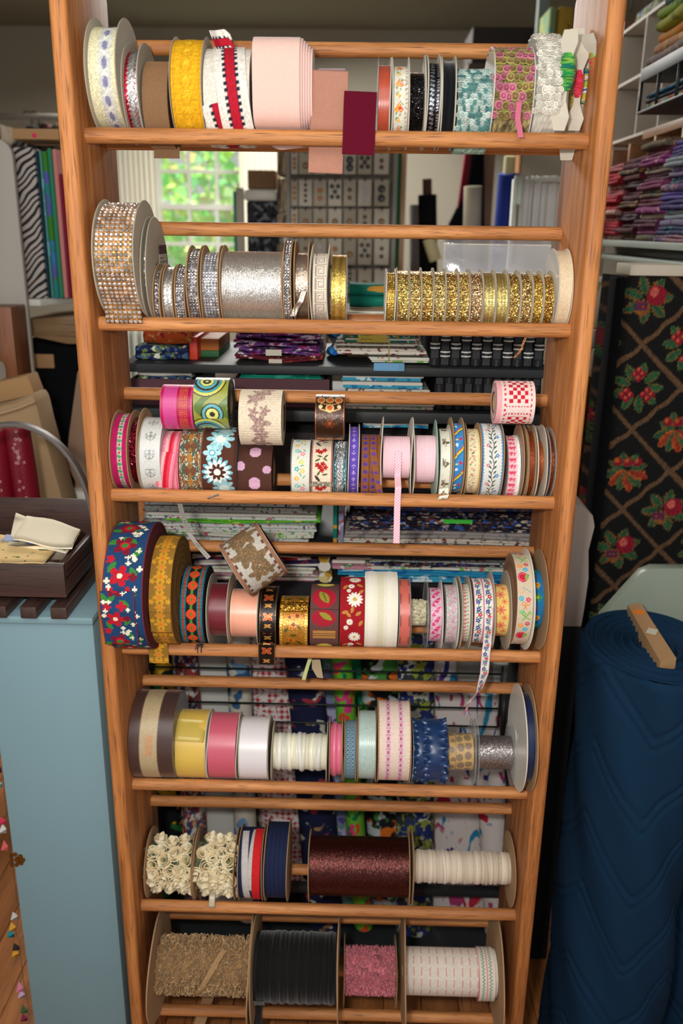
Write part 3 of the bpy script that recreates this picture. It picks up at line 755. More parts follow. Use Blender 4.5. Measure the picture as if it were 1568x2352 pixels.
# ---------------------------------------------------------------- row two
PREV[:] = [None, -9]
s = spool(1, 211, 307, 458, 470, lambda u, v: P(u, v, (196, 150, 84)).noise(.1), 'wide band of clear rhinestones in gold mesh, the tallest spool of the second row', 'grey', fine=False, mat=M_METAL)
def gemproto(r, c=(235, 235, 240), base=(200, 150, 80), sq=False):
    k = 8; V = [(r*1.12*math.cos(2*pi*i/k), r*1.12*math.sin(2*pi*i/k), 0) for i in range(k)]
    V += [(r*math.cos(2*pi*i/k+.2), r*math.sin(2*pi*i/k+.2), r*.5) for i in range(k)]+[(r*.5*math.cos(2*pi*i/k), r*.5*math.sin(2*pi*i/k), r*.95) for i in range(k)]
    F = [(i, (i+1) % k, k+(i+1) % k, k+i) for i in range(k)]+[(k+i, k+(i+1) % k, 2*k+(i+1) % k, 2*k+i) for i in range(k)]+[(2*k, 2*k+1, 2*k+2, 2*k+3), (2*k+4, 2*k+5, 2*k+6, 2*k+7), (2*k, 2*k+3, 2*k+4, 2*k+7)]
    C = [base]*k+[c]*k*2
    return np.array(V), np.array(F), np.array(C, float)
M_GEM = attr_mat('rhinestone', .08, metal=.75, spec=1, bump=0)
M_GEMS = attr_mat('small_rhinestone', .12, metal=.9, spec=1, bump=0)
def gems(s, nx, mat, c, base, a0=-1.7, a1=2.0, fill=.46, jr=.1):
    w = (s['x1']-s['x0']); st = w/nx; r = st*fill; pts = [((j+.5)/nx, a, 1, rnd.random()*6) for a in np.arange(a0, a1, st/s['r']) for j in range(nx)]
    scatter(s, 'rhinestones', gemproto(r, c, base), pts, mat, 'stuff', False, lambda i, C: np.clip(C*rnd.uniform(.75, 1.15), 0, 255))
gems(s, 8, M_GEM, (230, 218, 206), (222, 150, 60), a0=-1.5)
# the free end of the rhinestone band drops over the front rod
x0, x1 = s['x0'], s['x1']; st = (x1-x0)/8
t = s['t']; m = MB(); ye = -.0135
zt = s['zc']-.55*s['r']; V0, F0, C0 = gemproto(st*.42, (230, 218, 206), (222, 150, 60))
VV, FF, CC = [], [], []; zb = at(260, 742, ye)[2]; kk = 0
zz = s['zc']+s['r']*math.sin(-.5)
path = [(s['yc']-(s['r']+.002)*math.cos(-.2), s['zc']+(s['r']+.002)*math.sin(-.2)), (ye-.008, ROWZ[1]+.035), (ye-.001, zb)]
strip('loose_end', [((x0+x1)/2, y, z) for y, z in path], (x1-x0)*.97, lambda u, v: P(u, v, (190, 142, 76)).noise(.1), M_METAL, t, nu=8)
L1 = [np.hypot(path[i+1][0]-path[i][0], path[i+1][1]-path[i][1]) for i in range(2)]; tot = sum(L1); q = st*.5
while q < tot-st*.3:
    i = 0 if q < L1[0] else 1; f = (q-(0 if i == 0 else L1[0]))/L1[i]
    y = path[i][0]+(path[i+1][0]-path[i][0])*f; z = path[i][1]+(path[i+1][1]-path[i][1])*f
    for j in range(8):
        A = np.stack([V0[:, 0], -V0[:, 2]-.001, V0[:, 1]], 1)+np.array([x0+(j+.5)*st, y, z]); VV.append(A); FF.append(F0[:, ::-1]+kk*len(V0)); CC.append(np.clip(C0*rnd.uniform(.8, 1.1), 0, 255)); kk += 1
    q += st
mk('rhinestones', np.concatenate(VV), np.concatenate(FF), M_GEM, t, np.concatenate(CC), False, kind='stuff')
def p_holo(u, v):
    p = P(u, v, (190, 190, 196)); h = np.floor(v*5)*1.7+np.floor(u*3)
    p.c = np.stack([170+70*np.sin(h*2.1), 180+60*np.sin(h*3.3+2), 185+60*np.sin(h*1.3+4)], 1); return p
s = spool(1, 313, 334, 497, 530, p_holo, 'holographic sequin trim between two large grey card flanges', 'grey', mat=M_GLIT, warp=.001)
# its printed label on the right flange
xl = s['x1']+.0022+.0012
m = MB(); yc, zc, R = s['yc'], s['zc'], s['R']
def side_label(x, y0, y1, z0, z1, c, mat, name='label'):
    return MB().box(x, x+.0004, y0, y1, z0, z1).build(name, mat, s['t'], label=c)
side_label(xl, yc+R*.15, yc+R*.80, zc+R*.30, zc+R*.47, 'plum strip of the paper label', plain('label_plum', (84, 50, 60), .6))
side_label(xl, yc+R*.12, yc+R*.80, zc-R*.12, zc+R*.30, 'pale printed part of the paper label', plain('label_paper', (196, 188, 172), .7))
for k in range(5): side_label(xl+.0004, yc+R*.16, yc+R*(.5+.25*(k % 2)), zc+R*(.22-.07*k), zc+R*(.235-.07*k), None, plain('label_ink', (110, 104, 98), .7), 'printed_line')
gl = lambda c, nz=.3: (lambda u, v: P(u, v, c).noise(nz))
spool(1, 342, 367, 605, 617, gl((190, 190, 196)), 'leftmost of the small silver spools, sparse silver glitter on kraft flanges', 'kraft', mat=M_GLIT, sides='LR')
spool(1, 371, 396, 607, 614, vlines((206, 204, 200), (150, 146, 144), 10, .5), 'smooth silver foil cord on a small kraft spool', 'kraft', mat=M_METAL)
s = spool(1, 399, 424, 605, 612, gl((206, 204, 208)), 'small silver sequin braid spool, third of the small silver ones from the left', 'kraft', mat=M_GLIT)
gems(s, 3, M_GEMS, (214, 212, 214), (160, 160, 164))
s = spool(1, 426, 455, 563, 574, gl((206, 202, 206)), 'silver jewelled braid on a medium kraft spool left of the three-row rhinestones', 'kraft', mat=M_GLIT)
gems(s, 3, M_GEMS, (220, 216, 216), (170, 168, 168))
s = spool(1, 458, 500, 563, 583, gl((180, 180, 186), .1), 'narrow band of small rhinestones in silver settings on a kraft spool', 'kraft', mat=M_METAL)
gems(s, 5, M_GEM, (230, 230, 236), (150, 150, 160))
s = spool(1, 503, 648, 563, 578, vlines((224, 220, 212), (170, 164, 158), 34, .6), 'wide spool of silver lame cord, the broadest in the second row', 'kraft', mat=M_METAL, nu=204)
s = spool(1, 648, 668, 552, 556, gl((206, 204, 208)), 'narrow silver twist braid on a taller kraft spool', 'kraft', mat=M_GLIT)
gems(s, 2, M_GEMS, (214, 212, 212), (150, 150, 150))
s = spool(1, 673, 708, 553, 582, vlines((196, 178, 160), (120, 104, 90), 5, .5), 'bronze silver foil ribbon with a knotted frayed end', 'kraft', mat=M_METAL)
strip('knotted_end', [cpt(s, .7, -.1, .003), cpt(s, .45, -.35, .012), cpt(s, .1, -.5, .012), cpt(s, -.2, -.7, .02)], .010, vlines((206, 196, 182), (120, 110, 100), 4, .5), M_METAL, s['t'], nu=6)
def p_greek(u, v):
    p = P(u, v, (226, 216, 198)); p.rep(.92); c = (150, 128, 118)
    w = .026
    for a, b, c_, d in ((.2, -.46, .2, .32), (.2, .32, .78, .32), (.78, .32, .78, -.3), (.78, -.3, .42, -.3), (.42, -.3, .42, .06), (.42, .06, .58, .06), (.2, -.46, .92, -.46), (.2, .46, .92, .46)):
        p.line(a, b, c_, d, w, c)
    for a, b, c_, d in ((.29, -.4, .29, .22), (.29, .22, .68, .22), (.68, .22, .68, -.2), (.68, -.2, .52, -.2)): p.line(a, b, c_, d, .018, (170, 150, 138))
    p.stripe(0, .05, (196, 176, 156)); p.stripe(.95, 1, (196, 176, 156)); return p.noise(.04)
spool(1, 712, 753, 560, 582, p_greek, 'cream ribbon with a silver-brown Greek key pattern', 'white', warp=.002, nu=40)
s = spool(1, 760, 796, 583, 586, vlines((214, 184, 96), (150, 116, 50), 14, .6), 'pale gold foil ribbon on a clear spool at the left of the gap', 'clear', mat=M_METAL, sides='R')
PREV[:] = [None, -9]
s = spool(1, 885, 909, 616, 628, gl((190, 150, 70), .1), 'gold bead chain on a white spool at the right of the gap', 'white', mat=M_METAL)
gems(s, 4, M_GEMS, (226, 190, 100), (150, 110, 40), fill=.42)
m = MB()
x = s['x0']+.006; zt = ROWZ[1]-.012
for k in range(26): 
    c = np.array(at(893, 770+k*2.6, .012)); V, F = ringgeo(.0007, .0008, 5, 4); m.add(np.array(V)+c, F, (206, 170, 90))
m.build('hanging_bead_end', M_GEMS, s['t'], smooth=True, col=True)
gx = [911, 940, 968, 996, 1024, 1053, 1080, 1110, 1139, 1168, 1196, 1224, 1249, 1275]
gc = [(218, 180, 100), (214, 176, 104), (210, 168, 92), (216, 182, 112), (206, 164, 92), (216, 176, 98), (208, 168, 122), (218, 200, 126), (218, 198, 122), (208, 168, 92), (208, 170, 104), (220, 172, 78), (190, 144, 66)]
gd = ['coarse gold glitter ribbon on the small spool just right of the gold bead chain', 'gold glitter ribbon, second small spool right of the bead chain', 'deep gold flaked ribbon, third small spool right of the bead chain', 'pale gold glitter ribbon, fourth small spool right of the bead chain',
      'dark gold mesh ribbon, fifth small spool right of the bead chain', 'gold flake ribbon, sixth small spool right of the bead chain', 'rose-gold glitter ribbon on a small spool, in the middle of the gold ones', 'smooth pale yellow gold metallic ribbon on the left of the two smooth gold spools', 'smooth pale gold metallic ribbon on the right of the two smooth gold spools',
      'gold glitter ribbon, first small spool right of the smooth gold pair', 'rosy gold glitter ribbon, second small spool right of the smooth gold pair', 'bright yellow gold flaked ribbon, last but one of the gold spools', 'dark antique gold glitter ribbon, last gold spool beside the cream one']
for i in range(13):
    smooth_ = i in (7, 8)
    s = spool(1, gx[i], gx[i+1]-.5, 613+i*.6, 622+i*.7, (vlines(gc[i], (130, 104, 50), 12, .4) if smooth_ else gl(gc[i], .25)), gd[i], 'grey', mat=M_METAL if smooth_ else M_GLIT, fth=.0011, warp=.0003, gap=.0002)
    if i == 10:
        strip('hanging_end', [at(1208, 772, .015), at(1202, 785, .015), at(1198, 800, .016), at(1190, 812, .014), at(1180, 822, .016)], .004, gl((150, 100, 60)), M_METAL, s['t'], nu=4)
spool(1, 1277, 1327, 571, 576, lambda u, v: P(u, v, (222, 202, 168)).noise(.03), 'wide cream shimmer ribbon on a big spool ending the second row', 'wplastic', mat=M_SATIN, fth=.001)

# ---------------------------------------------------------------- row three
PREV[:] = [None, -9]
def p_magdia(u, v):
    p = P(u, v, (176, 20, 86)); p.stripe(.4, .66, (190, 196, 180)); p.rep(.5)
    for s_ in (0,): p.leaf(.53, 0, .14, .12, 0, (70, 150, 100)); p.disc(.53, .25, .08, (190, 40, 80)); p.disc(.53, -.25, .08, (190, 40, 80))
    return p.noise(.05)
spool(2, 248, 291, 940, 949, p_magdia, 'magenta ribbon with a woven diamond stripe, leftmost of the third row', 'kraft')
spool(2, 291, 313, 936, 957, gl((120, 16, 40), .25), 'dark red metallic ribbon on a narrow kraft spool', 'kraft', mat=M_GLIT, sides='R')
def p_swirl(u, v):
    p = P(u, v, (214, 214, 210)); p.rep(.95); c = (140, 144, 140)
    for a in (-1, 1):
        p.ring(.5+a*.13, .12, .11, .014, c); p.ring(.5+a*.1, -.1, .08, .014, c); p.ring(.5+a*.2, -.02, .06, .012, c)
    p.line(.5, -.25, .5, .25, .012, c); return p.noise(.02)
spool(2, 316, 366, 955, 958, p_swirl, 'white satin ribbon printed with grey scroll ornaments', 'grey', mat=M_SATIN, sides='L', layers=3)
def p_pinks(u, v):
    p = P(u, v, (236, 150, 160))
    for a, b, c in ((0, .12, (226, 110, 140)), (.2, .3, (240, 190, 190)), (.38, .55, (206, 16, 40)), (.55, .7, (226, 60, 90)), (.8, .9, (236, 130, 150)), (.9, 1, (206, 80, 110))): p.stripe(a, b, c)
    return p.noise(.03)
s = spool(2, 366, 408, 990, 990, p_pinks, 'grosgrain ribbon roll striped in pinks and red with a slanting loose end', None, layers=4)
slant(s, .1, .45, -.5, .6, .03, p_pinks, r=s['r']+.002)
def p_tap1(u, v):
    p = P(u, v, (112, 72, 46)); q = np.floor(v*14)*7.1+np.floor(u*34)*3.7; r1 = np.abs(np.sin(q*12.9898)*43758.5) % 1
    z = np.abs(((v*.9) % 1)-.5)*2; x = np.abs(u-.5)*2
    p.put((x+z < .9) & (r1 > .35), (150, 110, 60)); p.put((np.abs(x-z*.8) < .14), (60, 96, 90)); p.put((np.abs(x-z) < .3) & (r1 > .72), (206, 200, 176)); p.put((x > .72) & (r1 > .55), (190, 182, 160)); p.put((x > .9), (140, 92, 64)); p.put((x < .2) & (z < .3), (176, 120, 50))
    return p.noise(.08)
spool(2, 410, 462, 982, 982, p_tap1, 'brown tapestry braid roll with green and gold motifs and frayed ends', None, layers=5, nu=40)
def p_brnflow(u, v):
    p = P(u, v, (84, 46, 32)); p.rep(2.0, .62)
    p.flower(.52, .62, .42, 8, (150, 204, 214), h=.0003); p.flower(.52, .62, .26, 10, (200, 230, 230)); p.disc(.52, .62, .14, (240, 244, 236))
    p.flower(.3, .15, .27, 6, (176, 220, 226), (84, 170, 190), .35); p.disc(.3, .15, .06, (230, 240, 240))
    p.flower(.45, -.42, .46, 14, (120, 190, 206), ph=.2, depth=.35); p.flower(.45, -.42, .38, 14, (236, 240, 232), depth=.4); p.flower(.45, -.42, .26, 9, (84, 40, 26), depth=.45); p.disc(.45, -.42, .1, (236, 240, 232))
    p.flower(.62, -.98, .35, 8, (150, 190, 196), (200, 220, 220), .4); p.flower(.62, 1.02, .35, 8, (150, 190, 196), (200, 220, 220), .4)
    p.stripe(.92, 1, (70, 36, 26)); return p.noise(.03)
s = spool(2, 463, 542, 981, 981, p_brnflow, 'brown ribbon roll with large turquoise and white daisies', None, layers=5, nu=56)
strip('frayed_end', [cpt(s, .6, -.95, .004), cpt(s, .5, -1.15, .012), at(488, 1140, -.016)], .02, lambda u, v: P(u, v, (130, 140, 134)).noise(.2), M_CLOTH, s['t'], (.9, 0, .4), nu=6)
def p_polka(u, v):
    p = P(u, v, (78, 44, 34)); p.rep(1.0, .1); p.disc(.08, .0, .14, (206, 160, 186)); p.disc(.5, .42, .17, (214, 168, 192), ry=.13); p.disc(.5, -.5, .17, (206, 160, 186)); p.disc(.86, -.1, .12, (200, 156, 180)); p.disc(.5, .5+.0, .1, (214, 168, 192)); return p.noise(.03)
spool(2, 545, 623, 1016, 1016, p_polka, 'dark brown grosgrain roll with pale pink polka dots', None, layers=5, nu=40, edge=(70, 40, 32))
PREV[:] = [2, x_at(664, 0, ROWZ[2]+.05)]
def p_birds(u, v):
    p = P(u, v, (222, 220, 206)); p.rep(2.1, .3); 
    for cu, cv, c in ((.3, .8, (120, 190, 190)), (.62, .6, (226, 120, 150)), (.55, .1, (206, 214, 90)), (.3, -.3, (60, 170, 176)), (.3, -.85, (230, 180, 60)), (.62, -.4, (226, 196, 90))): p.flower(cu, cv, .15, 5, c, (240, 236, 200), .3)
    for cu, cv, a in ((.45, .75, .5), (.7, .85, -1), (.35, .35, 1.2), (.6, -.1, .3), (.5, -.6, -1), (.7, -.75, 1)): p.leaf(cu, cv, .14, .035, a, (110, 170, 130))
    return p.noise(.03)
spool(2, 666, 712, 1006, 1010, p_birds, 'white ribbon with pastel birds and flowers, just right of the gap in the third row', 'clear', nu=44)
def p_redcream(u, v):
    p = P(u, v, (226, 210, 186)); p.rep(1.9, .9); p.stripe(0, .05, (176, 50, 40)); p.stripe(.95, 1, (176, 50, 40))
    for cu, cv in ((.3, .6), (.55, .65), (.42, .5), (.68, .5), (.3, -.55), (.62, -.5), (.45, -.62), (.5, .36)): p.flower(cu, cv, .14, 5, (186, 40, 32), (120, 20, 20), .25)
    for cu, cv, a in ((.3, .85, .5), (.65, .9, -.6), (.35, .2, 1.), (.65, .15, .2), (.4, -.85, -.4), (.7, -.85, .8)): p.leaf(cu, cv, .15, .05, a, (92, 96, 48))
    p.leaf(.3, -.05, .22, .07, -.9, (60, 46, 46)); return p.noise(.05)
s = spool(2, 714, 762, 1010, 1010, p_redcream, 'cream tapestry ribbon roll with red flowers and a frayed band', None, layers=4, nu=44)
strip('frayed_end', [cpt(s, .5, -.1, .001), cpt(s, .5, -.16, .003), cpt(s, .5, -.22, .004)], (s['x1']-s['x0'])*1.08, lambda u, v: P(u, v, (140, 130, 112)).noise(.3), M_CLOTH, s['t'], nu=30)
s = spool(2, 765, 796, 1012, 1016, gl((110, 170, 180)), 'turquoise and silver twisted cord on a thin clear spool', 'clear', mat=M_GLIT, fine=False)
cords(s, 6, .0032, (120, 186, 196), .8, (206, 210, 214), M_GLIT, seg=36)
def p_purple(u, v):
    p = P(u, v, (96, 70, 168)); p.rep(.8)
    for a, b in ((0, .16), (0, -.16), (.16, 0), (-.16, 0)): p.disc(.5+a, b, .075, (206, 180, 226))
    for a in (.08, .92): p.disc(a, .2, .04, (190, 160, 220)); p.disc(a, -.2, .04, (190, 160, 220))
    return p.noise(.04)
spool(2, 799, 824, 973, 980, p_purple, 'narrow violet grosgrain with lilac dots on a white spool', 'wplastic')
def p_bsq(u, v):
    p = P(u, v, (136, 80, 44)); p.rep(.42)
    for cu in (.2, .6): p.put((np.abs(u-cu) < .12) & (np.abs(p.w) < .11), (96, 62, 140)); p.put((np.abs(u-cu) < .05) & (np.abs(p.w) < .04), (60, 40, 110))
    p.stripe(.39, .42, (96, 54, 30)); p.stripe(.8, .83, (96, 54, 30)); return p.noise(.05)
s = spool(2, 829, 873, 998, 1000, p_bsq, 'tan ribbon roll printed with small purple squares, its end looping loose', None, layers=3)
strip('loose_end', [cpt(s, .6, .8, .002), cpt(s, .75, .2, .006), cpt(s, .95, -.35, .007), cpt(s, 1.15, -.8, .010)], .011, lambda u, v: P(u, v, (140, 84, 46)).rep(1.5).put(np.abs(u-.5) < .28, (140, 84, 46)).disc(.5, 0, .3, (96, 62, 140)), M_MATTE, s['t'], nu=8)
def p_ging(u, v):
    p = P(u, v, (240, 186, 200)); q = (np.floor(u*26)+np.floor(v*26)) % 2; p.put(q > 0, (250, 226, 230)); p.h = .0005*np.sin(u*13*pi*2); return p
s = spool(2, 876, 948, 957, 1002, p_ging, 'pink gingham narrow ribbon between warped cream flanges, a tail hanging below its rod', 'white', warp=.0025, nu=52)
def p_gt(u, v):
    p = P(u, v, (240, 160, 184)); q = (np.floor(u*4)+np.floor(v*4)) % 2; p.put(q > 0, (250, 226, 230)); return p
strip('hanging_tail', [cpt(s, .55, .5, .004), cpt(s, .56, 0, .007), cpt(s, .55, -.5, .010)]+[at(914, 1120, -.018), at(912, 1160, -.016), at(910, 1248, -.010)], .0105, p_gt, M_MATTE, s['t'], nu=8)
s = spool(2, 950, 1006, 963, 1000, p_ging, 'pink and white checked narrow ribbon beside the mint flange', 'white', flr='mint', nu=44, warp=.001)
def p_duck(u, v):
    p = P(u, v, (226, 224, 206)); p.rep(2.3, .7)
    p.disc(.45, .25, .3, (110, 84, 62), ry=.26); p.disc(.5, .2, .12, (206, 190, 150)); p.disc(.78, .3, .14, (30, 90, 60)); p.line(.3, .5, .55, .75, .05, (60, 48, 40)); p.line(.3, .5, .3, .8, .05, (60, 48, 40)); p.disc(.5, -.1, .08, (60, 60, 60)); return p.noise(.02)
s = spool(2, 1012, 1037, 975, 985, p_duck, 'white satin ribbon with mallard ducks, its cut end curling over the rod', 'white', sides='R', mat=M_SATIN)
strip('curled_end', [cpt(s, .5, -.6, .001), cpt(s, .5, -.75, .012), at(1020, 1138, -.015), at(1016, 1146, -.014)], s['x1']-s['x0'], p_duck, M_SATIN, s['t'], (1, 0, .15), nu=16)
def p_rainbow(u, v):
    p = P(u, v, (60, 140, 200)); p.rep(2.6)
    for k, c in enumerate(((206, 40, 50), (240, 160, 40), (236, 226, 70), (60, 170, 80), (70, 80, 190))): p.put(np.abs(p.w-(u-.5)*1.2-.32+k*.13) < .066, c)
    p.flower(.3, 1.0, .2, 5, (250, 250, 250)); p.flower(.7, -.9, .2, 5, (206, 40, 70)); p.disc(.3, -1, .1, (250, 240, 120)); return p.noise(.03)
spool(2, 1040, 1068, 958, 972, p_rainbow, 'narrow sky-blue ribbon with rainbow stripes on a kraft spool', 'kraft')
def p_rosecream(u, v):
    p = P(u, v, (232, 222, 180)); p.stripe(.85, 1, (226, 200, 120)); p.rep(1.5, .2); p.put(np.abs(u-.83-.03*np.sin(v*30)) < .02, (240, 230, 200))
    for cu, cv, c in ((.4, .5, (206, 110, 120)), (.55, .42, (226, 150, 140)), (.45, 0, (226, 140, 150)), (.3, -.5, (206, 110, 120)), (.55, -.55, (226, 160, 150))): p.flower(cu, cv, .12, 5, c, (240, 200, 150), .3)
    for cu, cv, a in ((.25, .3, .7), (.6, .2, -.8), (.25, -.2, 1), (.6, -.25, .4), (.4, .7, 0), (.5, -.72, .5)): p.leaf(cu, cv, .12, .04, a, (110, 120, 70))
    return p.noise(.03)
spool(2, 1071, 1106, 970, 985, p_rosecream, 'cream ribbon with pink rosebuds and a yellow scalloped edge', 'kraft')
def p_vine(u, v):
    p = P(u, v, (220, 222, 214)); p.rep(1.0)
    p.put(np.abs(u-.5-.06*np.sin(v*2*pi)) < .02, (70, 74, 66))
    for s_ in (-1, 1):
        for q in (-.35, -.1, .15, .4): p.leaf(.5+s_*.12, q, .12, .035, s_*.9, (70, 84, 70))
    p.flower(.72, .22, .11, 5, (80, 130, 186), (200, 214, 226), .3); p.flower(.28, -.26, .11, 5, (206, 120, 136), (240, 210, 200), .3)
    z = np.sin(v*2*pi*6)
    p.put((u < .07+.02*z), (90, 140, 186)); p.put((u > .93-.02*z), (90, 140, 186)); return p.noise(.03)
spool(2, 1108, 1158, 968, 973, p_vine, 'white ribbon with a leafy vine and blue picot edges', 'kraft', nu=46, sides='R')
def p_heart(u, v):
    p = P(u, v, (240, 190, 196)); p.rep(.55); p.put(u > .72+.03*np.sin(v*40), (240, 236, 228), .001)
    for cu in (.22, .5): p.disc(cu-.06, .05, .09, (222, 70, 100)); p.disc(cu+.06, .05, .09, (222, 70, 100)); p.leaf(cu, -.08, .14, .1, pi/2, (222, 70, 100))
    return p.noise(.05)
spool(2, 1165, 1198, 995, 1001, p_heart, 'pink heart ribbon with a white lace edge near the copper spools', 'clear')
spool(2, 1202, 1213, 972, 1010, solid((150, 100, 70)), 'thin kraft spool at the left of the copper ribbons', 'kraft')
spool(2, 1214, 1232, 978, 990, solid((140, 62, 28), .1), 'shiny copper ribbon on a kraft spool, left one of the coppers', 'kraft', mat=M_LAME)
spool(2, 1235, 1258, 975, 1012, solid((170, 86, 40), .1), 'orange copper ribbon set deep between white card flanges', 'white', mat=M_LAME)
spool(2, 1262, 1286, 980, 992, gl((126, 62, 26), .2), 'dark copper sparkle ribbon on a clear spool at the right end of the third row', 'clear', mat=M_METAL)
# rolls lying on top of row three
def roll_on(row, xl, xr, ytop, ybot, y, pat, label, mat=None, **k):
    a = at((xl+xr)/2, ytop, y); b = at((xl+xr)/2, ybot, y); R = (a[2]-b[2])/2*.97
    return spool(row, xl, xr, 0, 0, pat, label, None, mat=mat, pos=(y, (a[2]+b[2])/2, R), **k)
def p_magsat(u, v):
    p = P(u, v, (206, 70, 140)); p.stripe(0, .1, (186, 10, 76)); p.stripe(.5, .95, (176, 10, 70)); q = np.abs(np.sin(v*46)*np.sin(u*70)); p.put((u > .55) & (u < .85) & (q > .6), (226, 120, 60)); p.stripe(.95, 1, (206, 70, 130)); return p.noise(.03)
GT = 'loose ribbon rolls lying on top of the third row'
roll_on(2, 367, 441, 882, 986, .038, p_magsat, 'shiny magenta ribbon roll with a gold-dotted stripe, lying on the third row', M_SATIN, layers=7, nu=40, edge=(140, 20, 60), group=GT)
def p_rings(u, v):
    p = P(u, v, (150, 156, 60)); p.c[(np.sin((u-.2)*9+np.cos(v*5)*2)) > .4] = (92, 120, 50); p.rep(1.75, .35)
    for r, c in ((.56, (70, 50, 30)), (.52, (206, 206, 90)), (.44, (70, 150, 160)), (.36, (60, 40, 30)), (.30, (90, 176, 180)), (.22, (60, 40, 30)), (.2, (220, 226, 130)), (.12, (50, 40, 30)), (.05, (200, 210, 120))): p.disc(.36, .35, r, c)
    for r, c in ((.34, (60, 50, 30)), (.3, (100, 180, 186)), (.22, (60, 50, 30)), (.18, (220, 226, 130)), (.08, (60, 50, 40))): p.disc(.55, -.72, r, c)
    return p.noise(.03)
roll_on(2, 443, 522, 866, 984, .040, p_rings, 'olive and turquoise ribbon roll printed with concentric circles', M_SATIN, layers=9, nu=56, edge=(40, 46, 36), group=GT)
def p_tapcream(u, v):
    p = P(u, v, (222, 206, 180)); p.rep(2.2, .3); q = np.abs(np.sin(np.floor(v*44)*12.9+np.floor(u*44)*78.2)*43758.5) % 1
    d = np.zeros(len(u), bool)
    for cu, cv, r in ((.5, .75, .26), (.5, .0, .24), (.36, -.2, .2), (.64, .2, .2), (.5, -.8, .26), (.3, .55, .12), (.7, .5, .12), (.35, -.55, .14), (.62, -.5, .14), (.5, -1.05, .2), (.5, 1.05, .2)):
        x, y = p.loc(cu, cv); t = np.arctan2(y, x); d |= np.hypot(x, y) < r*(.75+.3*np.cos(5*t))
    p.put(d, (176, 148, 136)); p.put(d & (q > .55), (150, 116, 112)); p.put(d & (q < .15), (206, 186, 160)); p.h = .0002*np.sin(v*90); return p.noise(.05)
roll_on(2, 547, 645, 894, 1022, .036, p_tapcream, 'wide cream tapestry ribbon roll with mauve roses, on top of the third row', None, layers=4, nu=60, edge=(206, 192, 166), group=GT)
def p_bronze(u, v):
    p = P(u, v, (58, 34, 20)); p.rep(1.7, .42); g = (206, 150, 90)
    for cu in (.2, .5, .8): p.disc(cu, .38, .14, (226, 176, 110)); p.disc(cu, .38, .1, (206, 110, 50)); 
    p.disc(.5, .05, .15, (230, 190, 120)); p.disc(.5, .05, .1, (200, 90, 40)); p.disc(.18, .1, .07, (240, 220, 160)); p.disc(.82, .1, .07, (240, 220, 160))
    for s_ in (-1, 1): p.line(.5, -.1, .5+s_*.35, .02, .02, g); p.line(.5+s_*.1, .2, .5+s_*.3, .22, .02, g); p.leaf(.5+s_*.22, -.5, .14, .05, s_*.8, (90, 50, 24))
    p.flower(.5, -.5, .2, 6, (110, 50, 20), (150, 80, 30), .3); p.put(np.abs(u-.5) > .46, (140, 80, 44)); return p.noise(.05)
roll_on(2, 723, 790, 905, 1010, .030, p_bronze, 'dark bronze foil-printed ribbon roll with gold medallions', M_LAME, layers=4, nu=46, edge=(110, 60, 30), group=GT)
def p_redcheck(u, v):
    p = P(u, v, (236, 214, 206)); p.rep(1.15, .1); r = (206, 30, 54)
    a = (u > .32) & (u < .82) & (np.abs(p.w) < .38); q = (np.floor((u-.32)/.1)+np.floor((p.w+.38)/.108)) % 2
    p.put(a & (q < 1), r); z = np.sin(v*44)
    for c in (.22, .9): p.put((np.abs(u-c) < .025) & (z > -.2), (214, 60, 80))
    p.put((u > .22) & (u < .9) & (np.abs(np.abs(p.w)-.47) < .02) & (np.sin(u*80) > -.2), (214, 60, 80)); p.put((u < .14), (236, 170, 176)); return p.noise(.03)
roll_on(2, 1141, 1229, 874, 974, .034, p_redcheck, 'red and white checked ribbon roll at the right end above the third row', None, layers=4, nu=56, edge=(226, 180, 176), group=GT)
# ---------------------------------------------------------------- row four
PREV[:] = [None, -9]
def p_folk(u, v):
    p = P(u, v, (24, 62, 104)); nst = 46
    U = (np.floor(u*nst)+.5)/nst; W_ = (np.floor(v*nst)+.5)/nst; p.u = U; p.v = W_; p.rep(2.5, .5)
    g = (52, 126, 50); r = (186, 20, 40); r2 = (120, 16, 40); w = (232, 224, 196)
    for cu, cv, a in ((.15, 1.05, .4), (.6, 1.1, -.5), (.8, .75, 1.2), (.2, .35, 1), (.75, .2, -1), (.12, -.55, .9), (.3, -.5, -.7), (.7, -.4, .5), (.6, -.95, .2), (.15, -1.0, 0), (.45, 1.2, 1.5)): p.leaf(cu, cv, .17, .08, a, g)
    p.flower(.45, .95, .3, 5, r2, r, .45); p.disc(.45, .95, .08, g)
    p.flower(.42, .12, .28, 5, r, w, .25); p.flower(.2, -.28, .13, 5, r); p.flower(.62, -.3, .16, 4, r); p.flower(.75, .1, .12, 4, r2)
    p.flower(.42, -.85, .3, 6, r2, r, .5); p.disc(.42, -.85, .07, g); p.flower(.15, .55, .12, 5, r)
    for cu, cv in ((.82, .8), (.7, .65), (.58, .6), (.75, .55), (.1, .0), (.15, -.15), (.1, -.42), (.25, -.42), (.8, -.2), (.75, -.78), (.65, -.68), (.6, -1.1), (.75, -1.1), (.68, -1.2), (.85, -.9), (.9, .3), (.6, .45), (.3, 1.2)):
        p.put(((np.abs(U-cu) < .07) & (np.abs(p.w-cv) < .025)) | ((np.abs(U-cu) < .025) & (np.abs(p.w-cv) < .07)), w)
    p.u = u; p.put(u > .975, (120, 20, 40)); p.put(u < .02, (120, 20, 40)); return p.noise(.04)
s = spool(3, 234, 328, 1197, 1197, p_folk, 'big roll of navy folk ribbon embroidered with red flowers and green leaves', None, layers=13, nu=64, edge=(84, 18, 34))
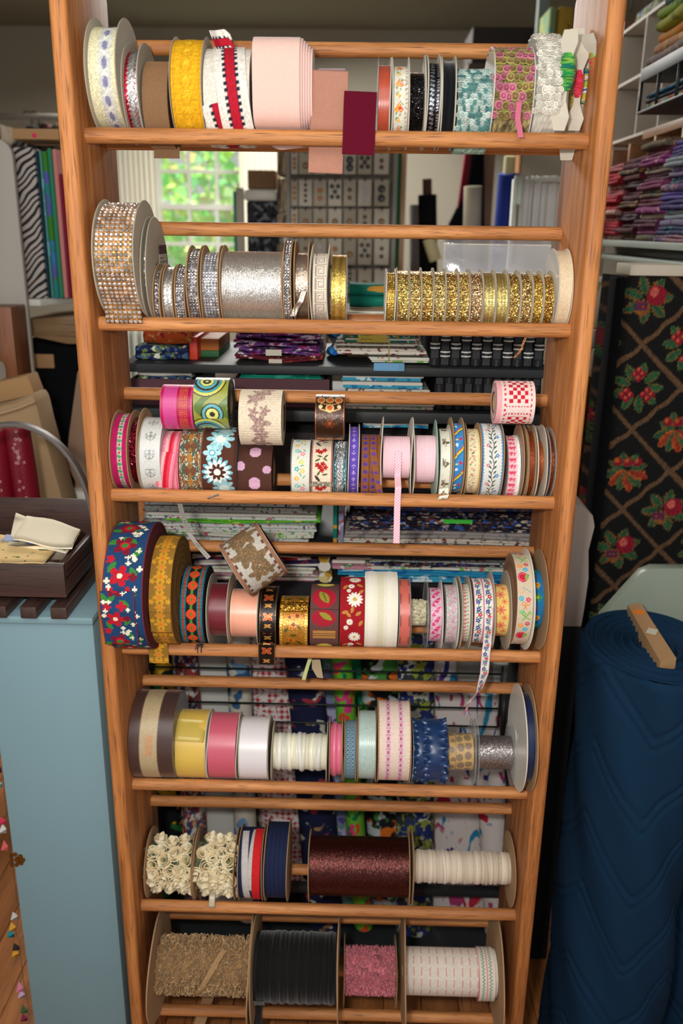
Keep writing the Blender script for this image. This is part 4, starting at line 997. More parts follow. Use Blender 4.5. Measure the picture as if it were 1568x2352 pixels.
strip('loose_end', [cpt(s, .38, .3, .0022), cpt(s, .38, 0, .003), cpt(s, .38, -.55, .006), cpt(s, .36, -.62, .007)], (s['x1']-s['x0'])*.86, p_folk, M_MATTE, s['t'], nu=56)
def p_jac(u, v):
    p = P(u, v, (160, 116, 40)); p.c *= (1-.14*(np.sin((u*60+v*60)) > 0))[:, None]; p.rep(.95)
    p.flower(.5, .2, .34, 6, (206, 150, 36), (216, 120, 36), .3, depth=.6); p.flower(.5, -.28, .26, 6, (200, 140, 40), (214, 120, 40), .3)
    for a in (.12, .88): p.flower(a, .0, .14, 5, (206, 150, 40))
    return p.noise(.05)
s = spool(3, 333, 392, 1229, 1229, p_jac, 'old-gold jacquard ribbon roll with its cut end hanging in front of the rod', None, layers=14, nu=50, edge=(120, 88, 34))
strip('loose_end', [cpt(s, .5, .0, .002), cpt(s, .5, -.4, .004), at(361, 1465, -.016), at(366, 1523, -.015)], (s['x1']-s['x0'])*.96, p_jac, M_MATTE, s['t'], nu=44)
def p_aztec(u, v):
    p = P(u, v, (22, 24, 26))
    for a, b, c in ((.03, .12, (20, 120, 136)), (.12, .2, (186, 70, 50)), (.2, .27, (30, 130, 140)), (.73, .8, (30, 130, 140)), (.8, .88, (186, 70, 50)), (.88, .97, (20, 120, 136))): p.stripe(a, b, c)
    p.c[(np.sin(v*110) > .2) & ((u < .27) | (u > .73))] *= .75
    p.rep(.62); x = np.abs(u-.5); y = np.abs(p.w); p.put((np.maximum(x, y*.9) < .21) & (x+y < .29), (224, 74, 30), .0005); p.put((x < .05) & (y > .2), (90, 130, 50)); p.put((x < .04) & (y < .08), (96, 120, 40))
    return p.noise(.08)
s = spool(3, 402, 466, 1299, 1299, p_aztec, 'black woven braid roll with orange diamonds and turquoise borders', None, layers=7, nu=46, edge=(24, 24, 26))
for k in range(7): strip('loose_thread', [cpt(s, .8+.02*k, -.9, .003), at(452+k*2, 1478, -.014), at(448+k*3+3*math.sin(k*2), 1493+8*math.sin(k*1.7), -.016)], .0012, solid((20, 20, 22)), M_YARN, s['t'], nu=1)
def sheer(c, n=0):
    def f(u, v):
        p = P(u, v, c); p.c *= (1+.08*np.sin(v*2.3+u)+.1*((u < .07)|(u > .93)))[:, None]; return p.noise(.01)
    return f
spool(3, 472, 521, 1316, 1338, sheer((112, 34, 44)), 'burgundy organza ribbon on a grey card spool', 'grey', mat=M_SATIN)
spool(3, 524, 590, 1330, 1352, sheer((240, 168, 140)), 'peach organza ribbon on a thin grey spool under the tilted tapestry roll', 'grey', mat=M_SATIN, sides='R')
def p_bfly(u, v):
    p = P(u, v, (26, 18, 18)); p.rep(1.25)
    for a in (.6, 2.5, -.6, -2.5): p.leaf(.5+.17*math.cos(a), .2+.17*math.sin(a), .2, .11, a, (212, 110, 50)); p.leaf(.5+.17*math.cos(a), .2+.17*math.sin(a), .14, .05, a, (176, 70, 40))
    p.leaf(.5, -.35, .26, .08, .5, (200, 140, 70)); p.leaf(.5, -.35, .26, .08, -.5, (200, 140, 70)); p.put(np.abs(u-.5) > .47, (120, 80, 40)); return p.noise(.06)
s = spool(3, 595, 633, 1345, 1345, p_bfly, 'black ribbon roll with copper butterfly shapes hanging over the rod', None, layers=4, nu=36, edge=(30, 22, 20), mat=M_LAME)
strip('loose_end', [cpt(s, .5, -.1, .002), cpt(s, .5, -.5, .006), at(612, 1478, -.017), at(612, 1526, -.014)], (s['x1']-s['x0']), p_bfly, M_LAME, s['t'], nu=34)
def p_goldfl(u, v):
    p = P(u, v, (176, 118, 30)); p.rep(1.8, .1)
    for cu, cv, r in ((.45, .3, .22), (.62, -.1, .2), (.35, -.15, .16), (.5, -.4, .2), (.4, .8, .12)): p.flower(cu, cv, r, 7, (206, 120, 50), (110, 54, 20), .35)
    for cu, cv, a in ((.3, .65, .5), (.7, .7, -.5), (.25, -.6, 1), (.7, -.5, -.8), (.5, -.8, 0)): p.leaf(cu, cv, .14, .05, a, (90, 84, 24))
    for a in (.06, .94): p.put((np.abs(u-a) < .03) & (np.sin(v*60) > -.2), (226, 186, 90))
    return p.noise(.1)
s = spool(3, 641, 706, 1368, 1372, p_goldfl, 'shiny gold brocade ribbon roll with copper flowers and a gathered top edge', None, layers=3, nu=46, mat=M_LAME)
strip('gathered_edge', [cpt(s, .5, 1.25, .004), cpt(s, .5, 1.0, .007), cpt(s, .5, .85, .003)], (s['x1']-s['x0']), gl((206, 140, 50), .3), M_GLIT, s['t'], nu=30)
def p_circ(u, v):
    p = P(u, v, (96, 62, 58)); p.rep(2.9, .35)
    p.disc(.5, .95, .32, (196, 150, 50), ry=.24); p.disc(.5, .95, .28, (216, 210, 90), ry=.2)
    q = (np.sin(u*44)*np.sin(v*44) > .5); p.put(q & (np.hypot(u-.5, (p.w-.95)*1.3) < .24), (240, 240, 150))
    p.disc(.48, .1, .42, (170, 24, 44)); p.leaf(.48, .12, .3, .15, -1.0, (150, 140, 46)); p.line(.42, .3, .56, -.05, .015, (70, 60, 30))
    p.disc(.48, -.66, .42, (160, 24, 44), ry=.3); p.leaf(.55, -.6, .26, .1, -.5, (150, 140, 46)); p.put((np.abs(p.w+.36) < .015), (60, 30, 30))
    p.put((p.w < -1.08) & (np.abs(u-.5) < .4), (190, 140, 70)); p.put((p.w < -1.08) & (np.sin(p.w*90) > .3), (110, 60, 40)); return p.noise(.03)
spool(3, 711, 777, 1341, 1341, p_circ, 'brown ribbon roll with red circles, green leaves and a yellow oval', None, layers=3, nu=52, edge=(96, 60, 56))
def p_daisy(u, v):
    p = P(u, v, (156, 14, 26)); p.rep(2.8, .2); g = (186, 130, 60)
    for cu, cv, a in ((.2, .6, 1), (.8, .7, -.6), (.85, .35, .8), (.2, -.55, .3), (.35, -.65, -.8), (.75, -.6, .6), (.85, -1.0, 1), (.5, -.45, 1.3)): p.leaf(cu, cv, .15, .07, a, g)
    for cu, cv, r in ((.6, 1.15, .26), (.45, .65, .14), (.35, .4, .1), (.6, .0, .34), (.4, -.95, .14), (.25, -1.2, .11)): p.flower(cu, cv, r, 13, (236, 228, 214), (206, 170, 80), .25, depth=.35)
    return p.noise(.04)
spool(3, 780, 836, 1325, 1325, p_daisy, 'red velvet ribbon roll with white daisies and gold leaves', None, layers=4, nu=50, edge=(220, 206, 200))
s = spool(3, 838, 913, 1313, 1313, lambda u, v: P(u, v, (232, 226, 206)).put((np.abs(u-.48) < .10), (222, 216, 186)).noise(.01), 'cream ribbon roll with a raised border each side, widest pale one in row four', None, layers=5, mat=M_VELVET, edge=(226, 220, 200))
for q in (.2, .78):
    V, F, C = band_geo(s['x0']+(s['x1']-s['x0'])*(q-.19), s['x0']+(s['x1']-s['x0'])*(q+.19), s['yc'], s['zc'], s['r']+.0008, solid((238, 232, 214)), s['r']-.004, 8, False, 0, prof=.03)
    mk('velvet_border', V, F, M_VELVET, s['t'], C)
def p_salm(u, v):
    p = P(u, v, (206, 104, 90)); z = np.sin(v*60)
    for a in (.1, .9): p.put((np.abs(u-a) < .04) & (z > 0), (120, 50, 40))
    return p
spool(3, 915, 944, 1325, 1330, p_salm, 'shiny salmon pink ribbon with dark stitched edges', 'clear', mat=M_SATIN)
s = spool(3, 945, 984, 1324, 1378, lambda u, v: P(u, v, (216, 208, 178)).noise(.1), 'cream looped braid wound low on a clear spool in front of black backing', 'clear', sides='R', fine=False)
rosettes(s, 5, [(228, 220, 192), (214, 204, 170)], (200, 190, 150), .0062, jit=.6, name='braid_loop')
def p_blob(c, ground, n=3):
    def f(u, v):
        p = P(u, v, ground); p.rep(.9)
        for k in range(n): p.flower(.3+.25*k*(1 if k % 2 else .9), -.3+.32*k, .2, 5, c)
        return p.noise(.08)
    return f
spool(3, 990, 1018, 1330, 1350, p_blob((214, 30, 116), (214, 176, 188)), 'sheer ribbon with hot pink blossoms on a thin white spool', 'wplastic', sides='R', mat=M_SATIN)
spool(3, 1026, 1054, 1327, 1343, p_blob((206, 150, 170), (186, 182, 176)), 'clear ribbon with faint pink flowers on a white spool', 'wplastic', sides='R', mat=M_SATIN)
def p_tiny(u, v):
    p = P(u, v, (214, 206, 190)); p.rep(.5); p.stripe(.05, .12, (176, 90, 90)); p.stripe(.88, .95, (176, 90, 90)); p.flower(.4, 0, .2, 4, (206, 90, 80)); p.leaf(.7, .1, .15, .07, .5, (90, 150, 140)); return p.noise(.04)
spool(3, 1060, 1084, 1322, 1341, p_tiny, 'very narrow cream ribbon with tiny red flowers between grey flanges', 'grey')
def p_wfl(u, v):
    u2 = (u*2) % 1; p = P(u2, v*2, (228, 224, 214)); p.u = u2; p.rep(1.9)
    p.put(np.abs(u2-.5) > .45, (206, 90, 130)); p.put(np.abs(u2-.5-.1*np.sin(v*6)) < .03, (60, 120, 80))
    for cu, cv, c in ((.45, .6, (60, 60, 150)), (.6, .05, (196, 40, 70)), (.4, -.55, (60, 60, 150))): p.flower(cu, cv, .26, 5, c, (230, 220, 190), .25)
    for cu, cv, a in ((.3, .3, .8), (.7, .35, -.8), (.3, -.25, 1), (.7, -.3, .5), (.6, .85, .2)): p.leaf(cu, cv, .18, .07, a, (60, 130, 100))
    return p.noise(.03)
s = spool(3, 1090, 1138, 1312, 1328, p_wfl, 'white ribbon with blue and red flowers, wound double, its long end hanging down', 'grey', nu=56, sides='R')
strip('hanging_end', [cpt(s, .72, .5, .003), cpt(s, .72, 0, .004), cpt(s, .76, -.6, .009), at(1116, 1495, -.017), at(1112, 1545, -.014), at(1100, 1585, -.004), at(1085, 1606, .004), at(1070, 1625, .008)], .0155,
      lambda u, v: p_wfl(u*.5, v*.5), M_MATTE, s['t'], [(1, 0, 0)]*5+[(.9, .4, .1), (.5, .6, .5), (.2, .6, .7)], nu=12)
for k in range(5): strip('frayed_thread', [at(1072, 1622, .008), at(1066+k*3, 1634+2*k % 5, .008), at(1060+k*5, 1640+(k*7) % 6, .010)], .001, solid(((206, 60, 90), (60, 70, 160), (206, 206, 200))[k % 3]), M_YARN, s['t'], nu=1)
def p_ypink(u, v):
    p = P(u, v, (240, 206, 120)); p.rep(1.15); p.flower(.45, .2, .36, 7, (232, 130, 90), (206, 90, 110), .25, depth=.75); p.flower(.7, -.35, .26, 7, (236, 150, 80), (214, 90, 100), .25, depth=.75); return p.noise(.03)
spool(3, 1140, 1176, 1309, 1342, p_ypink, 'yellow ribbon with pink and orange starry flowers', 'grey', sides='R', nu=34)
def p_sew(u, v):
    p = P(u, v, (206, 190, 164)); p.rep(4.2, -.5)
    def btn(cu, cv, r, c):
        p.disc(cu, cv, r, c); p.ring(cu, cv, r*.72, .012, [min(255, q+40) for q in c])
        for a in (-1, 1):
            for b in (-1, 1): p.disc(cu+a*r*.25, cv+b*r*.25, r*.13, (240, 236, 220))
    p.line(.4, 1.75, .85, 1.45, .035, (110, 176, 70)); p.line(.4, 1.4, .7, 1.8, .035, (110, 176, 70)); p.ring(.45, 1.85, .1, .03, (110, 176, 70)); p.ring(.8, 1.9, .08, .03, (110, 176, 70))
    btn(.3, 1.0, .17, (236, 140, 50)); btn(.72, 1.15, .15, (196, 40, 70)); btn(.62, .68, .17, (60, 160, 190))
    p.disc(.4, .1, .32, (206, 30, 66), ry=.36); p.leaf(.66, .1, .24, .12, 1.3, (110, 176, 60)); p.leaf(.7, .2, .2, .06, .3, (110, 176, 60))
    p.ring(.4, .1, .25, .012, (236, 160, 170)); p.line(.35, -.6, .9, -.95, .02, (90, 160, 180)); p.ring(.3, -.85, .16, .014, (230, 150, 110)); p.line(.2, -.7, .6, -1.0, .012, (230, 150, 110))
    btn(.25, -1.35, .17, (60, 160, 190)); btn(.7, -1.42, .15, (196, 40, 70)); p.line(.45, -1.75, .62, -2.05, .03, (226, 130, 60)); p.line(.62, -1.75, .4, -2.05, .03, (226, 130, 60)); p.ring(.4, -1.68, .1, .025, (226, 130, 60)); p.ring(.7, -1.68, .1, .025, (226, 130, 60))
    btn(.3, 2.0, .15, (90, 176, 90)); return p.noise(.03)
spool(3, 1180, 1228, 1258, 1271, p_sew, 'beige ribbon printed with buttons, scissors and a red pincushion on a large white spool', 'wplastic', nu=52, sides='R', layers=4, edge=(150, 110, 80), fth=.002)
def p_frog(u, v):
    p = P(u, v, (30, 116, 166)); p.rep(3.1, .2)
    p.flower(.5, 1.05, .3, 4, (206, 150, 40), (60, 40, 20), .3); p.flower(.45, -.1, .38, 5, (70, 150, 50), (200, 200, 60), .3); p.flower(.25, -1.1, .25, 4, (186, 40, 40)); return p.noise(.04)
spool(3, 1231, 1268, 1260, 1308, p_frog, 'bright blue ribbon with green and gold figures against the right upright', 'kraft', sides='R')
# the tilted tapestry roll lying on top of row four
def p_taptan(u, v):
    p = P(u, v, (182, 176, 164)); q = np.abs(np.sin(np.floor(v*50)*12.9+np.floor(u*50)*78.2)*43758.5) % 1
    z = np.sin(v*34)
    for a in (.05, .95): p.put((np.abs(u-a) < .04), (146, 104, 78))
    for a in (.12, .88): p.put((np.abs(u-a) < .025) & (z > 0), (96, 60, 54))
    p.rep(1.7, .2); d = np.zeros(len(u), bool)
    for cu, cv, r in ((.45, .5, .3), (.6, .3, .28), (.4, -.1, .3), (.6, -.3, .28), (.45, -.6, .22), (.3, .3, .16), (.7, .7, .18), (.7, -.65, .16)):
        x, y = p.loc(cu, cv); t = np.arctan2(y, x); d |= np.hypot(x, y) < r*(.8+.25*np.cos(5*t+cu*9))
    p.put(d, (110, 92, 66)); p.put(d & (q > .6), (136, 104, 70)); p.put(d & (q > .88), (166, 124, 84)); p.put((~d) & (q > .8) & (np.abs(u-.5) < .35), (196, 186, 170)); return p.noise(.05)
A_ = at(583, 1283, .028); R_ = .0525; Wd = .078
t = thing('ribbon_roll', A_-np.array([0, 0, R_]), 'tan tapestry ribbon roll tipped on its side across the fourth row', 'ribbon spool', 'loose ribbon rolls lying on top of the fourth row')
V, F, C = band_geo(-Wd/2, Wd/2, 0, 0, R_, p_taptan, .03, 60, True, 6, (124, 84, 60))
Rm = roty(math.radians(-31)) @ rotz(math.radians(14)) @ rotx(.3)
mk('ribbon', V @ Rm.T+A_, F, M_MATTE, t, C).data.set_sharp_from_angle(angle=1.0)
s = dict(t=t)
# grey printed tape lying from row three down to it
t = thing('tape_end', at(450, 1250, .03), 'grey size-printed tape hanging through the third rod towards the tilted tapestry roll', 'ribbon')
strip('ribbon', [at(x, y, d) for x, y, d in ((411, 1150, .03), (420, 1185, .03), (434, 1225, .03), (448, 1245, .02), (462, 1262, .01), (480, 1282, .0))], .0085, lambda u, v: P(u, v, (150, 146, 136)).rep(1.2).put((np.abs(u-.5) < .2) & (np.sin(v*12) > .3), (96, 92, 90)), M_SATIN, t, [(1, 0, .1)]*4+[(.8, .2, .6)], nu=6)
t = thing('loose_ribbon', at(705, 1560, .03), 'pale green ribbon scrap hanging under the fourth rod beside the beige card', 'ribbon')
strip('ribbon', [at(x, y, .03) for x, y in ((712, 1512), (706, 1530), (700, 1550), (697, 1562))], .007, solid((196, 206, 140)), M_SATIN, t, nu=3)
t = thing('paper_tag', at(730, 1560, .035), 'beige pointed paper tag hanging under the fourth rod', 'tag')
MB().prism([tuple(at(x, y, .035)[[0, 2]]) for x, y in ((716, 1515), (735, 1515), (742, 1558), (728, 1556), (716, 1535))], 'y', .035, .0358).build('tag', plain('beige_tag', (176, 156, 124), .8), t)

# ---------------------------------------------------------------- row five
PREV[:] = [None, -9]
def p_wood(u, v): p = P(u, v, (74, 52, 46)); p.stripe(.24, .66, (186, 166, 128)); p.put((np.abs(u-.48) < .08) & (v > .02) & (v < .52), (196, 150, 110)); return p.noise(.02)
spool(4, 294, 395, 1584, 1584, p_wood, 'broad roll of dark brown ribbon with a tan centre stripe and an old tape mark', None, layers=8, nu=30, edge=(50, 36, 32), mat=M_SATIN)
s = spool(4, 398, 471, 1627, 1629, solid((224, 186, 84)), 'wide yellow satin ribbon spool with its end folded over the top', 'white', mat=M_SATIN, sides='R')
strip('loose_end', [cpt(s, .48, 1.3, .001), cpt(s, .47, .9, .002), cpt(s, .45, .62, .005)], (s['x1']-s['x0'])*1.04, solid((206, 178, 84)), M_SATIN, s['t'], (1, 0, -.05), nu=6)
spool(4, 473, 542, 1633, 1636, solid((206, 92, 110)), 'wide rose pink satin ribbon spool', 'white', mat=M_SATIN, warp=.0015)
spool(4, 545, 614, 1643, 1646, solid((228, 220, 220)), 'wide white satin ribbon spool with a grey card end', 'grey', mat=M_SATIN)
s = spool(4, 621, 750, 1657, 1686, solid((226, 220, 196)), 'thick ivory satin cord wound in fat turns on a kraft spool', 'grey', fine=False)
cords(s, 19, .0043, (236, 232, 206), .5, (232, 230, 222), M_SATIN, seg=44)
s = spool(4, 754, 786, 1645, 1662, solid((220, 110, 136)), 'small spool of shiny pink cord', 'kraft', fine=False)
cords(s, 4, .0042, (232, 120, 146), .4, None, M_SATIN)
def p_bdot(u, v):
    p = P(u, v, (124, 156, 172)); q = np.floor(v*5); x = (u*4+.5*(q % 2)) % 1-.5; y = (v*5) % 1-.5; p.put(np.hypot(x, y*.8) < .26, (44, 44, 60)); return p.noise(.02)
spool(4, 789, 818, 1646, 1655, p_bdot, 'light blue ribbon with small dark dots on a kraft spool', 'kraft')
spool(4, 820, 864, 1624, 1633, vlines((170, 196, 188), (206, 214, 206), 7, .5), 'pale aqua sheer ribbon layered on a kraft spool', 'kraft', mat=M_SATIN)
def p_eye(u, v):
    p = P(u, v, (230, 208, 190)); p.rep(.22)
    for a in (.3, .7): p.stripe(a-.075, a+.075, (226, 190, 196)); p.disc(a, 0, .045, (190, 96, 140), ry=.06); p.put((np.abs(u-a) < .07) & (np.abs(np.abs(p.w)-.1) < .012), (206, 150, 176))
    p.h = .0005*((u < .05) | (u > .95))*np.sin(v*50); return p.noise(.03)
spool(4, 867, 944, 1604, 1610, p_eye, 'cream ribbon with two lines of pink ladder stitching, on a tall spool', 'kraft', nu=52)
# navy ruffle
s = spool(4, 947, 1030, 1642, 1662, solid((18, 50, 92)), 'navy blue gathered satin ruffle bulging off its spool', 'clear', mat=M_SATIN, fine=False, sides='L')
for (ua, ub, hh, fr) in ((.0, .45, .004, 17), (.3, .98, .006, 13)):
    a = np.linspace(-1.9, 2.1, 150); n = 18; u = np.linspace(0, 1, n)
    A, U = np.meshgrid(a, u, indexing='ij'); A = A.ravel(); U = U.ravel()
    e = np.abs(U-.5)*2; wv = e**3*np.sin(A*fr*1.6+np.sign(U-.5))*.0085
    X = s['x0']+(s['x1']-s['x0'])*(ua+(ub-ua)*U)+e**2*.003*np.sin(A*fr*.8)
    r = s['r']+hh+(1-e**2)*.004+wv+.0015*np.sin(A*5)
    V = np.stack([X, s['yc']-r*np.cos(A), s['zc']+r*np.sin(A)], 1); k = len(V); V2 = V.copy(); V2[:, 1] += .0006
    F = gridf(len(a), n); mk('ruffle', np.concatenate([V, V2]), np.concatenate([F, F[:, ::-1]+k]), M_SATIN, s['t'], np.tile((20, 52, 96), (2*k, 1)))
def p_leo(u, v):
    p = P(u, v, (196, 160, 104)); p.stripe(0, .06, (150, 120, 80)); p.stripe(.28, .33, (160, 128, 84)); p.rep(.75)
    for cu, cv, r in ((.15, .1, .11), (.5, .2, .15), (.8, .28, .14), (.45, -.2, .13), (.78, -.12, .14), (.2, -.3, .1)): p.disc(cu, cv, r, (136, 116, 90), ry=r*1.15)
    return p.noise(.03)
spool(4, 1032, 1094, 1650, 1684, p_leo, 'tan sheer ribbon with grey leopard spots on a clear spool', 'clear', sides='R', nu=44, mat=M_SATIN)
spool(4, 1100, 1186, 1652, 1690, gl((150, 142, 140), .12), 'silvery grey sparkle organza on a clear spool', 'clear', mat=M_METAL, fth=.0012)
s = spool(4, 1192, 1236, 1570, 1592, solid((22, 38, 76)), 'narrow navy satin ribbon on a huge spool with a white disc end', 'wplastic', mat=M_SATIN, flr='kraft', fth=.002)

# ---------------------------------------------------------------- row six
PREV[:] = [None, -9]
M_ROSE = attr_mat('satin_rose', .4, spec=.5, bump=.1, bscale=400)
def rose_mesh(seed):
    rg = random.Random(seed); m = MB()
    cs = [(232, 216, 176), (226, 206, 166), (238, 226, 192)]
    R0 = .0105
    for k in range(7):    # overlapping curled petals
        a0 = k*2.4+rg.random()*.4; r = R0*(1-.105*k); h = .004+.0012*k; n = 7; V = []
        for j in range(3):
            for i in range(n):
                a = a0+(i/(n-1)-.5)*2.4; e = 1-abs(i/(n-1)-.5)*1.1
                rr = (r*(.45, .98, .96+.25*e)[j]); z = (-.002, h*.4, h*(.8+.5*e)+.001)[j]
                V.append((rr*math.cos(a), rr*math.sin(a), z))
        nn = len(V); V += [(p[0]*.9, p[1]*.9, p[2]-.0002) for p in V]
        F = [(j*n+i, j*n+i+1, (j+1)*n+i+1, (j+1)*n+i) for j in range(2) for i in range(n-1)]; F += [tuple(x+nn for x in f[::-1]) for f in F]
        F += [(2*n+i, 2*n+i+1, 2*n+i+1+nn, 2*n+i+nn) for i in range(n-1)]
        m.add(V, F, cs[k % 3])
    for k in range(3):    # green leaves under it
        a = k*2.1+rg.random(); c, d = math.cos(a), math.sin(a)
        V = [(R0*.4*c, R0*.4*d, -.001), (R0*1.1*c-R0*.4*d, R0*1.1*d+R0*.4*c, .001), (R0*1.75*c, R0*1.75*d, .003), (R0*1.1*c+R0*.4*d, R0*1.1*d-R0*.4*c, .001), (R0*1.1*c, R0*1.1*d, -.0015)]
        m.add(V, [(0, 1, 2, 3), (0, 4, 1), (1, 4, 2), (2, 4, 3), (3, 4, 0)], (112, 124, 92))
    return m
roses = []
def roses_on(s, pts):
    for i, (u, phi, sc) in enumerate(pts):
        k = i % 3
        if len(roses) < 3:
            o = rose_mesh(len(roses)+3).build('rose', M_ROSE, None, smooth=True, col=True); roses.append(o.data); o.parent = s['t']
        else: o = bpy.data.objects.new('rose', roses[k]); COL.objects.link(o); o.parent = s['t']
        p = cpt(s, u, phi, .002); nrm = Vector((rnd.uniform(-.35, .35), -math.cos(phi), math.sin(phi)+rnd.uniform(-.2, .3)))
        o.location = Vector(p)-Vector(s['t'].location); o.rotation_mode = 'QUATERNION'
        o.rotation_quaternion = nrm.to_track_quat('Z', 'Y') @ Matrix.Rotation(rnd.random()*6, 3, 'Z').to_quaternion()
        o.scale = (sc,)*3
p_twigs = lambda u, v: P(u, v, (96, 102, 76)).noise(.25)
s = spool(5, 329, 438, 1900, 1934, p_twigs, 'garland of cream ribbon roses with grey-green leaves, left of the two rose spools', 'kraft', fine=False)
RP = [(.14, .55), (.36, .75), (.60, 1.0), (.83, .8), (.2, .2), (.5, .28), (.72, .35), (.93, .3), (.12, -.12), (.38, -.05), (.62, -.18), (.85, -.05), (.25, -.45), (.5, -.5), (.78, -.45), (.15, -.85), (.45, -.9), (.72, -.85), (.9, -.75), (.3, 1.15), (.85, 1.25), (.1, 1.0), (.5, 1.5), (.2, 1.7), (.75, 1.8)]
roses_on(s, [(a, b, rnd.uniform(1.25, 1.5)) for a, b in RP])
for u, w in ((.2, .4), (.66, .9)): strip('ribbon_tie', [cpt(s, u, w, .004), cpt(s, u+.06, w-.5, .008), cpt(s, u-.02, w-1.0, .006), cpt(s, u, w-1.5, .004)], .009, solid((196, 186, 150)), M_SATIN, s['t'], nu=3)
s = spool(5, 440, 536, 1900, 1932, p_twigs, 'garland of cream ribbon roses with a white tie hanging over the rod', 'kraft', fine=False)
roses_on(s, [((a*.97+.1) % 1*.9+.05, b+rnd.uniform(-.12, .12), rnd.uniform(1.3, 1.55)) for a, b in RP])
strip('ribbon_tie', [cpt(s, .6, 1.0, .006), cpt(s, .5, .4, .012), cpt(s, .45, 0, .010), cpt(s, .45, -.6, .012), at(487, 2060, -.016), at(486, 2084, -.017)], .0115, solid((214, 206, 176)), M_SATIN, s['t'], nu=3)
s = spool(5, 543, 600, 1895, 1902, vlines((24, 38, 76), (14, 22, 50), 6, .4), 'navy, white and red soft bias tape wound on one kraft spool', 'kraft', nu=30)
def tapec(c): return lambda u, v: P(u, v, c).noise(.03)
slant(s, .2, .42, 1.7, -1.2, .013, tapec((196, 190, 184)), 'white_turn', r=s['r']+.0015, nu=6)
slant(s, .66, .50, 1.8, -.2, .013, tapec((196, 190, 184)), 'white_turn', r=s['r']+.0012, nu=6)
slant(s, .80, .76, 1.8, -1.2, .016, tapec((206, 30, 34)), 'red_turn', r=s['r']+.003, nu=6)
slant(s, .55, .92, .2, -1.1, .008, tapec((206, 200, 196)), 'white_turn', r=s['r']+.0018, nu=6)
spool(5, 604, 658, 1882, 1890, vlines((22, 34, 70), (12, 18, 40), 5, .5), 'navy blue knit tape on a tall kraft spool', 'kraft')
PREV[:] = [5, x_at(700, 0, ROWZ[5]+.05)]
s = spool(5, 706, 942, 1908, 1924, lambda u, v: P(u, v, (70, 30, 26)).noise(.3), 'very wide spool of dark copper red metallic mesh', 'kraft', mat=M_METAL, fine=False)
V, F, C = band_geo(s['x0'], s['x1'], s['yc'], s['zc'], s['r']+.0008, vlines((96, 34, 26), (40, 24, 24), 60, .9, .25), s['r']-.001, 180, True)
bpy.data.objects.remove(s['band']); mk('ribbon', V, F, M_METAL, s['t'], C)
s = spool(5, 948, 1184, 1908, 1957, lambda u, v: P(u, v, (196, 180, 160)).noise(.03), 'long spool of thin off-white twisted cord wound slim', 'kraft', fine=False)
cords(s, 58, .0029, (214, 196, 174), .45, (222, 206, 186), seg=40)
# ---------------------------------------------------------------- row seven
PREV[:] = [None, -9]
s = spool(6, 335, 567, 2088, 2162, lambda u, v: P(u, v, (150, 116, 76)).noise(.1), 'big spool of beige looped fringe trim at the left of the bottom row', 'kraft', fine=False, warp=.002, fth=.0025)
PVv, PVf = ringgeo(.0042, .0009, 9, 4, 0, .7, 1.3)
PVv = np.array([(x, y, z+.002) for x, y, z in PVv]); PVr = np.stack([PVv[:, 0], PVv[:, 2]*.6, PVv[:, 1]+.003], 1)
pts = [(rnd.random(), rnd.uniform(-1.7, 2.3), rnd.uniform(.7, 1.4), rnd.random()*6) for _ in range(1700)]
scatter(s, 'fringe_loops', (PVr, np.array(PVf), np.tile((186., 150, 104), (len(PVr), 1))), pts, M_YARN, 'stuff', True, lambda i, C: np.clip(C*rnd.uniform(.8, 1.2), 0, 255))
slant(s, .72, .35, 1.3, -.9, .011, vlines((176, 140, 98), (140, 108, 70), 4, .5), 'crossing_turn', r=s['r']+.011, nu=6)
strip('hanging_end', [cpt(s, .5, -1.3, .006), at(478, 2290, .03), at(468, 2320, .02), at(455, 2360, .01)], .024, vlines((170, 134, 92), (130, 100, 66), 5, .6), M_YARN, s['t'], (1, .1, 0), nu=14)
s = spool(6, 570, 775, 2097, 2146, solid((26, 24, 22)), 'big spool of black braided elastic with a flat end hanging down', 'kraft', fine=False, warp=.0015, fth=.0025)
cords(s, 26, .0040, (17, 16, 15), .3, None, M_YARN, squash=1.3)
strip('hanging_end', [cpt(s, .07, -.3, .004), cpt(s, .07, -.9, .008), at(590, 2290, -.016), at(590, 2365, -.016)], .021, solid((28, 26, 26)), M_YARN, s['t'], nu=4)
s = spool(6, 788, 911, 2150, 2184, lambda u, v: P(u, v, (206, 120, 130)).noise(.1), 'spool of fluffy pink chenille trim in the bottom row', 'kraft', fine=False)
tv = []; tf = []
V = np.array([(-.0014, 0, 0), (.0014, 0, 0), (0, .0016, 0), (-.002, .0005, .004), (.0016, 0, .0045), (.0002, .0022, .004), (0, .0008, .0075), (0.001, .001, .0072), (0, .0016, .007)])
Fq = np.array([(0, 1, 4, 3), (1, 2, 5, 4), (2, 0, 3, 5), (3, 4, 7, 6), (4, 5, 8, 7), (5, 3, 6, 8)])
pts = [(rnd.random(), rnd.uniform(-1.8, 2.3), rnd.uniform(.6, 1.3), rnd.random()*6) for _ in range(2600)]
scatter(s, 'chenille_tufts', (V, Fq, np.tile((226., 130, 142), (9, 1))), pts, M_YARN, 'stuff', True, lambda i, C: np.clip(C*rnd.uniform(.85, 1.15), 0, 255))
m = MB(); mm = cpt(s, .62, 1.3, 0)
scatter(s, 'loose_chenille_end', (V, Fq, np.tile((226., 130, 142), (9, 1))), [(.62+rnd.uniform(-.06, .06), 1.3+rnd.uniform(-.12, .12), rnd.uniform(1.5, 3.2), rnd.random()*6) for _ in range(60)], M_YARN, 'stuff', True)
